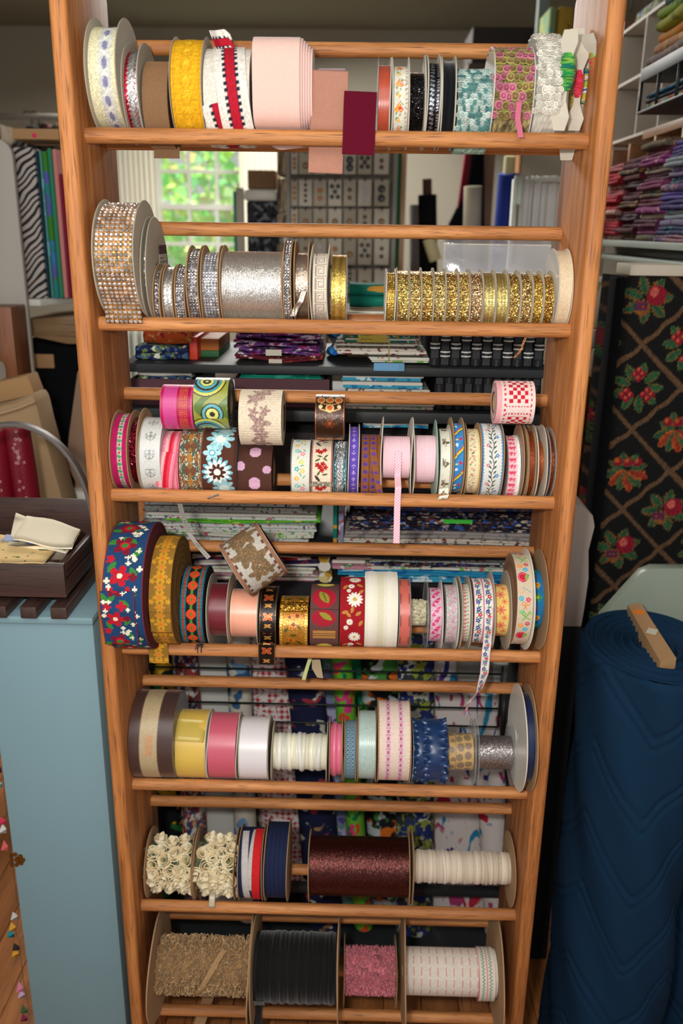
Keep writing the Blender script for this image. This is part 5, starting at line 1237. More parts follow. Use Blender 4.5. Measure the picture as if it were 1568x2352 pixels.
def p_wstr(u, v):
    p = P(u, v, (220, 208, 192)); q = (u*11.5) % 1; p.put((q < .1) & (np.sin(v*700) > -.5) & (u < .84), (206, 110, 116)); p.h = .0006*(q < .1); 
    for a in (.86, .95): p.put((np.abs(u-a-.008*np.sin(v*150)) < .008), (110, 150, 120))
    p.put(np.abs(u-.905) < .006, (206, 120, 130)); return p.noise(.03)
s = spool(6, 930, 1160, 2100, 2180, p_wstr, 'spool of white trim with fine pink lines at the right of the bottom row', 'kraft', nu=120, warp=.002, fth=.0025)
a, b = s['x0']+(s['x1']-s['x0'])*.80, s['x0']+(s['x1']-s['x0'])*.97
V, F, C = band_geo(a, b, s['yc'], s['zc']-.003, s['r']+.005, lambda u, v: P(u, v, (224, 212, 198)).put(np.abs(u-.25-.06*np.sin(v*30)) < .05, (120, 160, 130)).put(np.abs(u-.7-.06*np.sin(v*30)) < .05, (120, 160, 130)).put(np.abs(u-.48) < .03, (214, 130, 140)).noise(.03), s['r']-.002, 30, True, 3, (214, 120, 130))
mk('end_turn', V, F, M_MATTE, s['t'], C)
# ---------------------------------------------------------------- things behind and beside the rack
M_BLK = plain('black_steel', (38, 42, 44), .5, spec=.4, bump=.2, bscale=600)
M_BLKW = plain('black_wire', (24, 36, 32), .45)
M_BLACK = plain('black_cloth', (16, 17, 20), .95, spec=.1, bump=.3)
M_TAN = plain('cardboard', (180, 140, 96), .85, var=.08)
M_WCLOTH = plain('white_cloth', (222, 218, 206), .9, bump=.2)
M_PLUM = plain('plum_box', (84, 44, 52), .6)
def slab(mb, x0, x1, y0, y1, z0, z1, axis='x', wob=.001, mi=0, ph=None, seg=7):
    """one fold of cloth: rounded edge towards the viewer (axis x) or rounded ends left and right (axis y)"""
    ph = rnd.random()*6 if ph is None else ph; h = (z1-z0)/2; zc = (z0+z1)/2; prof = []
    a0, a1 = (y0, y1) if axis == 'x' else (x0, x1); r = min(h, (a1-a0)/2)
    for k in range(5): t = pi/2+pi*k/4; prof.append((a0+r+r*math.cos(t), h*math.sin(t)))
    for k in range(5): t = -pi/2+pi*k/4; prof.append((a1-r+r*math.cos(t), h*math.sin(t)))
    b0, b1 = (x0, x1) if axis == 'x' else (y0, y1); V = []; n = len(prof)
    for i in range(seg+1):
        t = i/seg; b = b0+(b1-b0)*t; dz = wob*math.sin(t*7+ph); da = wob*1.5*math.sin(t*5+ph*2)
        for p, q in prof: V.append((b, p+da, zc+q+dz) if axis == 'x' else (p+da, b, zc+q+dz))
    F = [(i*n+k, i*n+(k+1) % n, (i+1)*n+(k+1) % n, (i+1)*n+k) for i in range(seg) for k in range(n)]+[tuple(range(n)), tuple(seg*n+k for k in range(n))[::-1]]
    mb.add(V, F, None, mi)
def folded(px0, px1, py0, py1, y, depth, mat, label, layers=3, axis='x', white=True, group='folded fabrics behind the rack', name='folded_fabric', cat='fabric', zb=None, wob=.0012):
    """a folded length of cloth; the pixel box is its front edge at distance y"""
    a = at(px0, py1, y); b = at(px1, py0, y); m = MB(); x0, x1 = a[0], b[0]
    z0 = zb if zb is not None else (a[2]+at(px1, py1, y)[2])/2; z1 = z0+max(.003, abs(b[2]-at(px1, py1, y)[2]))
    z0 += wob; z1 += wob; t = (z1-z0)/layers
    for k in range(layers):
        d = rnd.uniform(-.004, .004); slab(m, x0+abs(d), x1-abs(d)*.6, y+d*.5, y+depth, z0+k*t, z0+(k+1)*t*1.0, axis, wob, 1 if (white and k % 2 == 1 and layers > 2) else 0)
    o = m.build(name, [mat, M_WCLOTH], None, smooth=True); o.data.set_sharp_from_angle(angle=1.2)
    tag(o, label, cat, group); return z1
# --- black shelving unit
YS0, YS1 = .30, .66
sx0, sx1 = at(276, 850, YS0)[0], at(1268, 855, YS0)[0]
unit = thing('metal_shelving', ((sx0+sx1)/2, YS0+.18, 0), 'black metal shelving unit with folded fabrics standing right behind the ribbon rack', 'shelf')
zs = []
for py in (840, 945, 1262, 1330):
    zs.append(at(770, py, YS0)[2])
def lowz(py): return at(770, py, YS0)[2]
Z1, Z2, Z3 = lowz(842), lowz(945), lowz(1270)
for z, h in ((Z1, .017), (Z2, .022), (Z3, .010)):
    MB().box(sx0, sx1, YS0, YS1, z-h, z).build('shelf', M_BLK, unit, bevel=.002)
Z4 = lowz(2038)
MB().box(sx0, sx1, YS0, YS0+.02, Z4-.02, Z4).build('crossbar', M_BLK, unit, bevel=.002)
for x in (sx0, sx1):
    for y in (YS0, YS1):
        MB().box(x-.008, x+.008, y-.008, y+.008, 0, Z1).build('post', M_BLK, unit, bevel=.002)
for py in (1543, 1584, 1622, 1664):
    z = lowz(py); MB().tube([(sx0, YS0+.005, z), (sx1-.05, YS0+.005, z)], .0022, 6).build('wire', M_BLKW, unit, smooth=True)
z_ = lowz(1664); MB().tube([(sx1-.05, YS0+.005, lowz(1525)), (sx1-.05, YS0+.005, z_)], .003, 6).build('wire', M_BLKW, unit, smooth=True)
MB().box(sx0, sx1, YS0, YS1, .03, .05).build('base_shelf', M_BLK, unit, bevel=.002)
MB().box(sx0+.01, sx1-.30, YS1-.012, YS1-.010, .051, lowz(1500)).build('shade_backing', M_BLACK, unit)  # added black sheet standing in for the shade inside the bin
# --- on its top shelf
PR = prnt
f_navy = PR('print_navy_paisley', (24, 34, 74), [(206, 214, 190), (110, 130, 70), (60, 90, 130)], 60, .25)
f_orange = PR('print_orange_paisley', (196, 84, 36), [(160, 130, 60), (150, 40, 40), (206, 150, 90)], 70, .3)
f_purple = PR('print_purple_lily', (110, 66, 136), [(206, 196, 214), (150, 30, 90), (66, 30, 90)], 34, .15, stretch=(1, 1, 2.2), dist=1.2)
f_teal = PR('print_teal', (16, 122, 106), [(30, 140, 120), (206, 150, 60)], 22, .15, stretch=(.5, 1, 1.6))
f_green = PR('print_green_jungle', (24, 122, 92), [(206, 224, 206), (16, 86, 120), (190, 150, 60)], 60, .3)
f_brownw = PR('print_brown_white', (206, 198, 184), [(120, 50, 50), (150, 130, 110)], 80, .35)
f_wgreen = PR('print_white_green', (214, 214, 200), [(120, 180, 80), (206, 90, 110), (90, 150, 120)], 70, .4)
f_aqua = PR('print_aqua', (60, 160, 190), [(206, 224, 228), (30, 120, 170)], 50, .2)
f_blue = PR('print_bright_blue', (40, 130, 200), [(120, 196, 226), (20, 90, 170)], 40, .3)
f_red = PR('print_red', (176, 24, 40), [(206, 80, 80)], 60, .4)
zt = folded(308, 432, 806, 838, .34, .2, f_navy, 'navy paisley folded fabric under the orange one at the left of the top black shelf', 2, zb=Z1)
folded(328, 440, 770, 806, .35, .18, f_orange, 'orange paisley folded fabric lying on the navy one on the top black shelf', 1, zb=zt+.0005)
def box(px0, px1, py0, py1, y, d, mat, label, name, cat, zb=None, bev=.002, group=None, yaw=0):
    a = at(px0, py1, y); b = at(px1, py0, y); z0 = zb if zb is not None else a[2]
    o = MB().box(a[0], b[0], y, y+d, z0, max(b[2], z0+.002)).build(name, mat, None, bevel=bev)
    return tag(o, label, cat, group)
box(436, 452, 774, 838, .36, .16, plain('red_book', (206, 60, 40), .5), 'thin red and orange book standing beside the orange folded fabric', 'book', 'book', zb=Z1)
t = thing('book', at(477, 836, .40), 'thick book with orange top and green lower cover on the black shelf', 'book')
a = at(453, 832, .40); b = at(502, 778, .40); zm_ = a[2]+(b[2]-a[2])*.5
MB().box(a[0], b[0], .40, .56, Z1, zm_).build('lower_cover', plain('green_cover', (36, 96, 50), .6), t, bevel=.002)
MB().box(a[0], b[0], .40, .56, zm_, b[2]).build('upper_cover', plain('orange_cover', (186, 110, 44), .6), t, bevel=.002)
zt = Z1
for k, (x0, x1, h) in enumerate(((537, 742, 10), (545, 736, 13), (535, 728, 12), (540, 735, 14), (545, 728, 12))):
    m_ = (PR('print_maroon_white', (96, 26, 36), [(220, 210, 200), (150, 60, 40)], 60, .3), f_purple, f_purple, f_purple, f_purple)[k]
    zt = folded(x0, x1, 800, 800+h, .34+.004*k, .2, m_, ['maroon and white folded fabric at the bottom of the purple pile', 'purple lily folded fabric resting on the maroon one', 'purple lily folded fabric in the middle of the purple pile', 'purple lily folded fabric second from the top of its pile', 'purple lily folded fabric on top of its pile'][k], 2, zb=zt+.0003, wob=.003, white=False)
for k, (px, py, w) in enumerate(((628, 808, 36), (632, 830, 30))):
    a = at(px-w/2, py, .332); tag(MB().box(a[0], a[0]+w/1150, .332, .333, at(px, py+9, .332)[2], at(px, py-5, .332)[2]).build('paper_band', M_PAPER), ['upper white paper band round the purple folded fabrics', 'lower white paper band round the purple folded fabrics'][k], 'label')
folded(752, 782, 766, 830, .37, .2, f_blue, 'bright blue crumpled fabric squeezed left of the green and white pile', 3, 'y', zb=Z1, wob=.006)
zt = Z1
for k, (x0, x1, h, m_, lb, ax) in enumerate(((845, 998, 12, f_wgreen, 'white and green folded fabric under the right end of the pile', 'y'), (768, 975, 12, f_brownw, 'off-white folded fabric with maroon dots at the bottom of the green pile', 'y'), (772, 960, 15, f_brownw, 'off-white folded fabric with maroon dots, upper one', 'y'), (790, 955, 16, f_green, 'green jungle print fabric folded in swirls', 'y'), (772, 958, 22, f_green, 'green jungle print fabric with white underside, loosely rolled', 'y'), (775, 965, 16, f_green, 'green jungle print fabric on top under the yellow note', 'y'))):
    zt = folded(x0, x1, 800, 800+h, .34, .2, m_, lb, 4, ax, zb=zt+.0003, wob=.003)
a = at(822, 775, .336); tag(MB().box(a[0], at(888, 775, .336)[0], .335, .336, at(822, 786, .336)[2], at(822, 768, .336)[2]).build('paper_note', plain('yellow_paper', (206, 186, 80), .8)), 'yellow handwritten note on the green fabric pile', 'note')
for j in range(2):
    p = MB().tube([at(828+i*4, 770+j*9+2*math.sin(i*2.2+j), .3345) for i in range(7+j)], .0004, 4).build('handwriting', plain('note_ink', (90, 80, 40), .8)); p.parent = bpy.data.objects['paper_note']
a = at(858, 847, .296); tag(MB().box(a[0], at(928, 847, .296)[0], .2955, .2985, Z1-.006, Z1+.009).build('shelf_tag', plain('blue_card', (110, 166, 206), .7)), 'light blue card tag at the front of the top black shelf', 'tag')
a = at(842, 718, .46); t = folded(798, 960, 678, 730, .46, .1, f_teal, 'teal fabric with orange patches seen through the gap in the second row', 2, zb=max(zt, a[2]-.03), white=False)
tag(MB().box(at(800, 700, .46)[0], at(950, 700, .46)[0], .44, .56, Z1, max(zt, a[2]-.03)-.001).build('cardboard_box', M_TAN, bevel=.002), 'small cardboard box under the teal and orange fabric', 'box')
# --- woven black baskets with white stripes
M_STR = plain('black_strap', (34, 34, 36), .5, bump=.3); M_STRW = plain('white_stripe', (216, 216, 210), .6)
by0 = .33
def basket(pxa, pxb, z0, z1, rows, striped, label):
    bx0, bx1 = at(pxa, 850, by0)[0], min(at(pxb, 850, by0)[0], sx1-.012)
    bas = thing('woven_basket', ((bx0+bx1)/2, by0, z0), label, 'basket')
    MB().box(bx0, bx1, by0+.006, by0+.22, z0+.0005, z1-.004).build('lining', M_BLACK, bas)
    nc = 11; cw = (bx1-bx0)/nc; rh = (z1-z0)/rows
    for r in range(rows):
        for c in range(nc):
            if (r+c) % 2: continue
            z = z0+rh*(r+.5); x = bx0+cw*(c+.5); n = 6; V = []
            for i in range(n+1):
                t = i/n; V += [(x-cw*.5+cw*t, by0+.002-.006*math.sin(pi*t), z-rh*.42), (x-cw*.5+cw*t, by0+.002-.006*math.sin(pi*t), z+rh*.42), (x-cw*.5+cw*t, by0+.005, z+rh*.42), (x-cw*.5+cw*t, by0+.005, z-rh*.42)]
            F = [(4*i+k, 4*i+(k+1) % 4, 4*i+4+(k+1) % 4, 4*i+4+k) for i in range(n) for k in range(4)]+[(0, 1, 2, 3), (4*n+3, 4*n+2, 4*n+1, 4*n)]
            s_ = MB().add(V, F).build('strap', M_STR, bas)
            if r >= striped:
                for dz in (-.26, .26):
                    V = []
                    for i in range(n+1):
                        t = i/n; yy = by0+.0010-.006*math.sin(pi*t)
                        V += [(x-cw*.46+cw*.92*t, yy, z+rh*(dz-.09)), (x-cw*.46+cw*.92*t, yy, z+rh*(dz+.09)), (x-cw*.46+cw*.92*t, yy+.002, z+rh*(dz+.09)), (x-cw*.46+cw*.92*t, yy+.002, z+rh*(dz-.09))]
                    MB().add(V, F).build('stripe', M_STRW, s_)
    for c in range(nc):
        x = bx0+cw*(c+.5); MB().box(x-cw*.36, x+cw*.36, by0+.0052, by0+.0058, z0+.001, z1-.002).build('upright_strap', plain('dark_grey_strap', (50, 52, 54), .7, bump=.4), bas)
basket(985, 1262, Z1+.0005, at(1100, 768, by0)[2], 4, 1, 'black woven strap basket with white-striped rows on the top black shelf')
basket(1000, 1262, Z2+.0005, Z1-.0175, 4, 9, 'plain black woven strap basket on the second black shelf')
# --- second shelf: plum trays and fabrics
def tray(px0, px1, label):
    a = at(px0, 940, .33); b = at(px1, 872, .33); t = thing('storage_tray', ((a[0]+b[0])/2, .33, Z2), label, 'tray'); z1 = b[2]; Zt = Z2+.0006
    for (x0, x1, y0, y1, z0, zz, nm) in ((a[0], b[0], .33, .335, Zt, z1, 'front'), (a[0], b[0], .55, .555, Zt, z1, 'back'), (a[0], a[0]+.005, .335, .55, Zt, z1, 'side'), (b[0]-.005, b[0], .335, .55, Zt, z1, 'side'), (a[0]+.005, b[0]-.005, .335, .55, Zt, Zt+.004, 'bottom')):
        MB().box(x0, x1, y0, y1, z0, zz).build(nm, M_PLUM, t)
    return a[0], b[0], z1
ta = tray(304, 452, 'plum storage tray at the left of the second black shelf')
tb = tray(540, 756, 'plum storage tray in the middle of the second black shelf, holding teal fabric')
folded(318, 440, 862, 935, .345, .18, f_navy, 'navy and white print fabric lying in the left plum tray', 4, zb=Z2+.006)
f_jade = PR('print_jade', (20, 146, 122), [(60, 176, 150)], 60, .2)
zt = folded(548, 742, 880, 930, .345, .18, f_jade, 'jade green folded fabric, lower one in the middle plum tray', 3, zb=Z2+.006, white=False)
folded(550, 738, 866, 880, .345, .18, f_jade, 'jade green folded fabric on top in the middle plum tray', 2, zb=zt+.0005, white=False)
zt = folded(790, 1000, 918, 944, .33, .2, f_wgreen, 'white fabric with green and pink sprigs, lower one left of the woven basket', 5, 'y', zb=Z2)
zt = folded(795, 985, 900, 918, .33, .2, f_brownw, 'off-white dotted fabric folded under the aqua one left of the woven basket', 3, 'y', zb=zt+.0003)
folded(782, 972, 868, 898, .33, .2, f_aqua, 'aqua and white fabric loosely rolled left of the woven basket', 4, 'y', zb=zt+.0003)
# --- hidden middle level: dark fabrics glimpsed under the second shelf
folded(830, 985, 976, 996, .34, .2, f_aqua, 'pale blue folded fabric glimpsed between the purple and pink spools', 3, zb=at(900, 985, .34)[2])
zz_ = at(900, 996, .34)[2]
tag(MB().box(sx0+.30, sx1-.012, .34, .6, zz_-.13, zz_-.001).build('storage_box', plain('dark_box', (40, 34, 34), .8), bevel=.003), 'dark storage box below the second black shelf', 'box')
# --- third shelf stacks
f_emer = PR('print_emerald', (12, 116, 94), [(10, 100, 84), (190, 60, 50)], 60, .7, stretch=(.6, 1, 2))
f_wnote = PR('print_white_script', (206, 210, 204), [(60, 70, 120), (180, 50, 70), (70, 130, 90)], 110, .5)
f_lime = PR('print_lime', (96, 190, 50), [(206, 214, 90)], 80, .4)
f_paisl = PR('print_blue_paisley', (44, 62, 106), [(140, 120, 110), (30, 80, 150), (90, 60, 60)], 40, .15, stretch=(.8, 1, 2.4), dist=1.5)
f_denim = PR('print_navy_letters', (26, 32, 46), [(40, 80, 150), (190, 176, 160), (110, 60, 50)], 90, .3, stretch=(.7, 1, 1.4))
f_grey = PR('print_grey', (150, 142, 138), [(120, 112, 110)], 60, .2)
f_tealm = PR('print_teal_mosaic', (40, 120, 140), [(206, 200, 190), (150, 50, 60), (20, 50, 80)], 100, .2)
zb0 = Z3+.0
st = [(330, 712, 13, f_wnote, 'white sprigged fabric at the bottom of the left stack on the third shelf'), (335, 722, 15, f_wgreen, 'pale fabric second from the bottom of the left stack, third shelf'), (322, 728, 13, f_wnote, 'white scripted fabric in the middle of the left stack, third shelf'), (380, 736, 7, f_lime, 'thin lime green fabric edge in the left stack, third shelf'), (325, 725, 16, f_wnote, 'white fabric with coloured script just under the emerald one'), (330, 690, 14, f_wnote, 'white fabric layer with rounded fold beneath the emerald fabric'), (318, 705, 26, f_emer, 'emerald green folded fabric on top of the left stack, third shelf')]
zt = zb0
for x0, x1, h, m_, lb in st: zt = folded(x0, x1, 1200, 1200+h, .335, .22, m_, lb, 2 if h < 15 else 3, 'y' if m_ is f_wnote else 'x', zb=zt+.0002, wob=.0025, white=m_ is f_wnote)
st = [(780, 1228, 8, f_tealm, 'thin teal mosaic fabric at the bottom of the right stack, third shelf'), (775, 1228, 8, f_brownw, 'thin pale fabric near the bottom of the right stack, third shelf'), (790, 1228, 16, f_grey, 'plain grey folded fabric in the right stack, third shelf'), (800, 1228, 12, f_denim, 'dark lettered fabric lying on the grey one'), (805, 1228, 14, f_denim, 'navy lettered fabric in the middle of the right stack'), (812, 1228, 10, f_denim, 'navy lettered fabric below the blue paisley'), (810, 1228, 34, f_paisl, 'blue and brown paisley fabric on top of the right stack, third shelf')]
zt = zb0
for x0, x1, h, m_, lb in st: zt = folded(x0, x1, 1200, 1200+h, .335, .22, m_, lb, 2, 'x', zb=zt+.0002, wob=.002, white=False)
a = at(1050, 1198, .333); tag(MB().box(at(1018, 1190, .333)[0], at(1085, 1190, .333)[0], .3315, .3325, at(1050, 1202, .333)[2], at(1050, 1193, .333)[2]).build('price_sticker', plain('green_sticker', (60, 190, 60), .6)), 'bright green sticker on the blue paisley fabric', 'sticker')
for k, (x0, x1, m_, lb) in enumerate(((764, 775, f_teal, 'teal fabric folded upright at the left of the right stack'), (776, 790, PR('print_lilac_rose', (140, 140, 170), [(206, 200, 200), (150, 90, 110)], 50, .2), 'lilac rose fabric folded upright beside the teal one'))):
    a = at(x0, 1250, .33); b = at(x1, 1155, .33); tag(MB().box(a[0], b[0], .33, .5, Z3, b[2]).build('folded_fabric', m_, bevel=.003), lb, 'fabric', 'folded fabrics behind the rack')
# --- below the third shelf
Z3b = lowz(1352)
tag(MB().box(sx0+.012, sx1-.012, .34, .62, Z3b-.05, Z3b-.001).build('storage_box', plain('dark_box2', (30, 28, 32), .9), bevel=.003), 'low dark box carrying the lower fabric piles behind the fourth row', 'box')
zt = Z3b
f_nred = PR('print_navy_red', (30, 30, 66), [(150, 40, 60), (120, 90, 140)], 50, .3); f_rw = PR('print_red_white', (176, 30, 50), [(220, 210, 206)], 40, .1)
f_pinkg = PR('print_pink_green', (190, 130, 150), [(80, 150, 80), (206, 206, 200)], 60, .3); f_aqst = PR('print_aqua_brush', (40, 140, 180), [(190, 214, 220), (20, 100, 160)], 40, .2, stretch=(.5, 1, 2))
for x0, x1, h, m_, lb, ax in ((430, 728, 12, f_pinkg, 'pink and green folded fabric at the bottom left behind the fourth row', 'y'), (440, 722, 16, f_wgreen, 'white and green fabric with a swirled fold behind the tilted roll', 'y'), (445, 735, 18, f_nred, 'dark purple print fabric behind the tilted roll', 'x'), (440, 716, 13, f_rw, 'red and white fabric high in the pile behind the tilted roll', 'x')):
    zt = folded(x0, x1, 1300, 1300+h*.8, .335, .2, m_, lb, 3, ax, zb=zt+.0002, wob=.003)
zt = Z3b
for x0, x1, h, m_, lb, ax in ((800, 1185, 16, f_aqua, 'pale aqua fabric at the bottom of the right pile behind the fourth row', 'x'), (775, 1182, 16, f_aqst, 'bright aqua brushed fabric in the right pile behind the fourth row', 'x'), (800, 1182, 7, f_wgreen, 'thin pale fabric above the aqua brushed one', 'x'), (850, 1182, 8, f_denim, 'thin dark print edge in the right pile behind the fourth row', 'x'), (848, 1182, 8, f_wnote, 'white fabric layer near the top of the right pile', 'x')):
    zt = folded(x0, x1, 1300, 1300+h*.8, .335, .2, m_, lb, 2, ax, zb=zt+.0002, wob=.002)
folded(765, 848, 1275, 1312, .325, .1, f_pinkg, 'pink and blue fabric ends rolled up at the left of the right pile', 5, 'y', zb=zt-.02, wob=.004)
folded(728, 762, 1275, 1345, .33, .15, PR('print_yellow_white', (206, 190, 130), [(226, 220, 206), (190, 150, 50)], 40, .2), 'yellow and white fabric folded upright between the two piles', 3, 'y', zb=Z3b)
# --- rolled fabrics standing in the wire bin
M_BIN = M_BLK
def bolt(pt, pb, wpx, mat, label, y0=.40, y1=.40, ry=.045, group='rolled fabrics standing in the wire bin', name='fabric_roll', fine=(20, 8), zend=None):
    """a flattened roll of cloth leaning from its foot to its head"""
    A = at(pt[0], pt[1], y0); B = at(pb[0], pb[1], y1)
    if B[2] < .052: B = A+(B-A)*((A[2]-.052)/(A[2]-B[2]))
    w = wpx/F_PX*np.linalg.norm(A-CAM)/2; ax = B-A; ln = np.linalg.norm(ax); n, m_ = fine; V = []
    e1 = np.array([1., 0, 0]); e2 = np.cross(ax/ln, e1); e2 /= np.linalg.norm(e2)
    for i in range(m_+1):
        t = i/m_; k = 1+.05*math.sin(t*5+w*90)
        for j in range(n):
            a = 2*pi*j/n; sp = 1+.03*math.sin(3*a+t*4)
            V.append(A+ax*t+e1*w*k*sp*math.cos(a)+e2*ry*k*sp*math.sin(a))
    F = [(i*n+j, i*n+(j+1) % n, (i+1)*n+(j+1) % n, (i+1)*n+j) for i in range(m_) for j in range(n)]
    mb = MB().add(V, F)
    mb.add(V[:n]+[A], [(j, (j+1) % n, n) for j in range(n)]); mb.add(V[-n:]+[A+ax], [((j+1) % n, j, n) for j in range(n)])
    t = thing(name, A+ax, label, 'fabric', group); mb.build('cloth', mat, t, smooth=True).data.set_sharp_from_angle(angle=1.0)
    return t
f_sun = PR('print_sunflower', (20, 22, 24), [(206, 160, 30), (30, 110, 50)], 26, .35)
f_quilt = PR('print_navy_ticking', (60, 70, 110), [(190, 160, 120), (206, 206, 200), (150, 60, 60)], 40, .1, stretch=(2, 1, 1))
f_berry = PR('print_white_strawberry', (206, 208, 200), [(176, 90, 90), (120, 160, 190)], 16, .75)
f_bcheck = PR('print_blue_check', (200, 196, 180), [(50, 90, 130), (110, 150, 190)], 22, .2)
f_brn = PR('print_brown_leaf', (120, 112, 90), [(196, 190, 170), (70, 60, 50)], 36, .15)
f_rope = PR('print_navy_rope', (22, 28, 60), [(160, 126, 80), (150, 50, 60), (190, 190, 180)], 20, .5)
f_lav = PR('print_lavender_iris', (130, 130, 176), [(90, 70, 140), (100, 150, 130), (176, 180, 206)], 24, .2)
f_gpink = PR('print_green_pink', (100, 176, 50), [(206, 60, 120), (20, 110, 70), (206, 70, 40)], 24, .35)
f_gblack = PR('print_green_black', (16, 130, 90), [(20, 24, 26), (80, 160, 50)], 22, .25)
f_wheel = PR('print_black_orange', (24, 26, 28), [(214, 110, 30), (70, 140, 60), (190, 200, 200)], 20, .2)
f_leafy = PR('print_olive_white', (50, 60, 60), [(190, 200, 190), (140, 150, 60), (40, 50, 110)], 36, .1)
# checked and streaked cloth printed by grids of waves
def m_check(name, c1, c2, sc, flower=None):
    m, nt, b = newmat(name); tc = N(nt, 'ShaderNodeTexCoord'); ck = N(nt, 'ShaderNodeTexWave', i_Scale=sc); ck2 = N(nt, 'ShaderNodeTexWave', bands_direction='Z', i_Scale=sc)
    L(nt, tc.outputs['Object'], ck.inputs[0]); L(nt, tc.outputs['Object'], ck2.inputs[0])
    def st(o):
        r = N(nt, 'ShaderNodeMath', operation='GREATER_THAN'); r.inputs[1].default_value = .5; L(nt, o, r.inputs[0]); return r.outputs[0]
    a = N(nt, 'ShaderNodeMath', operation='ADD'); L(nt, st(ck.outputs['Fac']), a.inputs[0]); L(nt, st(ck2.outputs['Fac']), a.inputs[1])
    r = N(nt, 'ShaderNodeMath', operation='MULTIPLY'); r.inputs[1].default_value = .5; L(nt, a.outputs[0], r.inputs[0])
    mx = N(nt, 'ShaderNodeMix', data_type='RGBA'); mx.inputs[6].default_value = L4(c1); mx.inputs[7].default_value = L4(c2); L(nt, r.outputs[0], mx.inputs[0]); last = mx.outputs[2]
    if flower:
        v = N(nt, 'ShaderNodeTexVoronoi', i_Scale=flower, feature='DISTANCE_TO_EDGE'); L(nt, tc.outputs['Object'], v.inputs['Vector'])
        g = N(nt, 'ShaderNodeMath', operation='LESS_THAN'); g.inputs[1].default_value = .06; L(nt, v.outputs['Distance'], g.inputs[0])
        m2 = N(nt, 'ShaderNodeMix', data_type='RGBA'); L(nt, g.outputs[0], m2.inputs[0]); L(nt, last, m2.inputs[6]); m2.inputs[7].default_value = L4(c1); last = m2.outputs[2]
    L(nt, last, b.inputs['Base Color']); b.inputs['Roughness'].default_value = .9; return m
f_ging = m_check('print_red_gingham', (222, 214, 210), (176, 20, 44), 22, 26)
f_streak = PR('print_white_streaks', (214, 206, 200), [(190, 40, 60), (40, 130, 170), (50, 50, 120), (170, 60, 110)], 9, .42, stretch=(2.2, 1, .8), dist=1.2)
bolts = [((362, 1525), (385, 2120), 60, f_sun, 'black fabric roll with yellow sunflowers at the left of the wire bin', .42),
 ((422, 1505), (455, 2090), 44, f_quilt, 'navy and white ticking fabric roll beside the sunflower roll', .40),
 ((478, 1500), (520, 2100), 84, f_berry, 'white fabric roll sprinkled with small strawberries in the wire bin', .42),
 ((545, 1500), (570, 2100), 42, f_bcheck, 'blue and cream checked fabric roll in the wire bin', .38),
 ((585, 1500), (600, 2060), 34, f_brn, 'brown leafy fabric roll behind the red gingham one', .50),
 ((625, 1508), (672, 2010), 105, f_ging, 'red and white gingham fabric roll with floral outlines in the wire bin', .38),
 ((690, 1510), (748, 2120), 66, f_rope, 'navy fabric roll with tan rope pattern in the wire bin', .42),
 ((742, 1505), (800, 2110), 58, f_lav, 'lavender iris fabric roll in the wire bin', .39),
 ((778, 1510), (835, 2120), 36, f_gpink, 'green and pink floral fabric roll, narrow, beside the lavender one', .43),
 ((812, 1530), (868, 2160), 62, f_gblack, 'jade green fabric roll with black leaves in the wire bin', .41),
 ((880, 1505), (905, 2150), 84, f_wheel, 'black fabric roll with orange wheel shapes in the wire bin', .46),
 ((955, 1505), (950, 2140), 66, f_leafy, 'dark olive and white leafy fabric roll in the wire bin', .50),
 ((1010, 1500), (985, 2200), 64, f_streak, 'white fabric roll with red and blue streaks, left of the two streaked rolls', .43),
 ((1055, 1640), (1070, 2190), 130, f_streak, 'widest white streaked fabric roll at the right of the wire bin', .42),
 ((1122, 1790), (1150, 2150), 52, f_streak, 'narrow white streaked fabric roll at the right end of the bin', .40)]
for i, (a, b, w, m_, lb, y) in enumerate(bolts): y = (.43, .365, .43, .365, .50, .43, .365, .43, .365, .50, .43, .365, .50, .43, .365)[i]; bolt((a[0], a[1]-55), b, w*1.35, m_, lb, y, y, .028)
M_BAG = plain('grey_white_bag', (150, 146, 138), .5, spec=.5, bump=.3, bscale=30)
bolt((1085, 1500), (1100, 1780), 90, M_BAG, 'grey-white plastic wrapped roll behind the streaked fabrics', .56, .56, .04, 'wrapped rolls behind the bin')
bolt((1150, 1510), (1150, 1800), 66, plain('pale_bag', (176, 178, 172), .5), 'pale wrapped roll at the right behind the wire bin', .58, .58, .04, 'wrapped rolls behind the bin')
# ---------------------------------------------------------------- far background between the dowels
# button card stand
YBC = 2.0
a = at(655, 790, YBC); b = at(905, 320, YBC)
stand = thing('button_stand', ((a[0]+b[0])/2, YBC, 0), 'pale wire display stand hung with cards of buttons', 'display stand')
M_WIRE = plain('grey_wire', (150, 146, 136), .5)
for px in (662, 905):
    x = at(px, 500, YBC)[0]; MB().box(x-.008, x+.008, YBC, YBC+.02, 0, b[2]).build('post', M_WIRE, stand, bevel=.002)
MB().box(at(662, 500, YBC)[0], at(905, 500, YBC)[0], YBC+.02, YBC+.03, .4, b[2]).build('back_panel', plain('stand_panel', (128, 122, 110), .9), stand)
rows = [(350, 400), (413, 473), (480, 528), (548, 608), (618, 672), (684, 740), (752, 800)]
cols = [(668, 684), (686, 717), (719, 750), (753, 785), (788, 818), (821, 854), (858, 894)]
kinds = ['blank', 'two brown buttons', 'five dark buttons', 'two amber buttons', 'silver buttons', 'two large black buttons', 'one bronze button']
bc = dict(b=(96, 66, 40), d=(40, 34, 32), a=(176, 110, 40), s=(190, 190, 190), z=(140, 100, 50))
cardmats = [plain('button_card_a', (206, 198, 180), .8), plain('button_card_b', (186, 176, 156), .8), plain('button_card_c', (170, 160, 142), .8)]
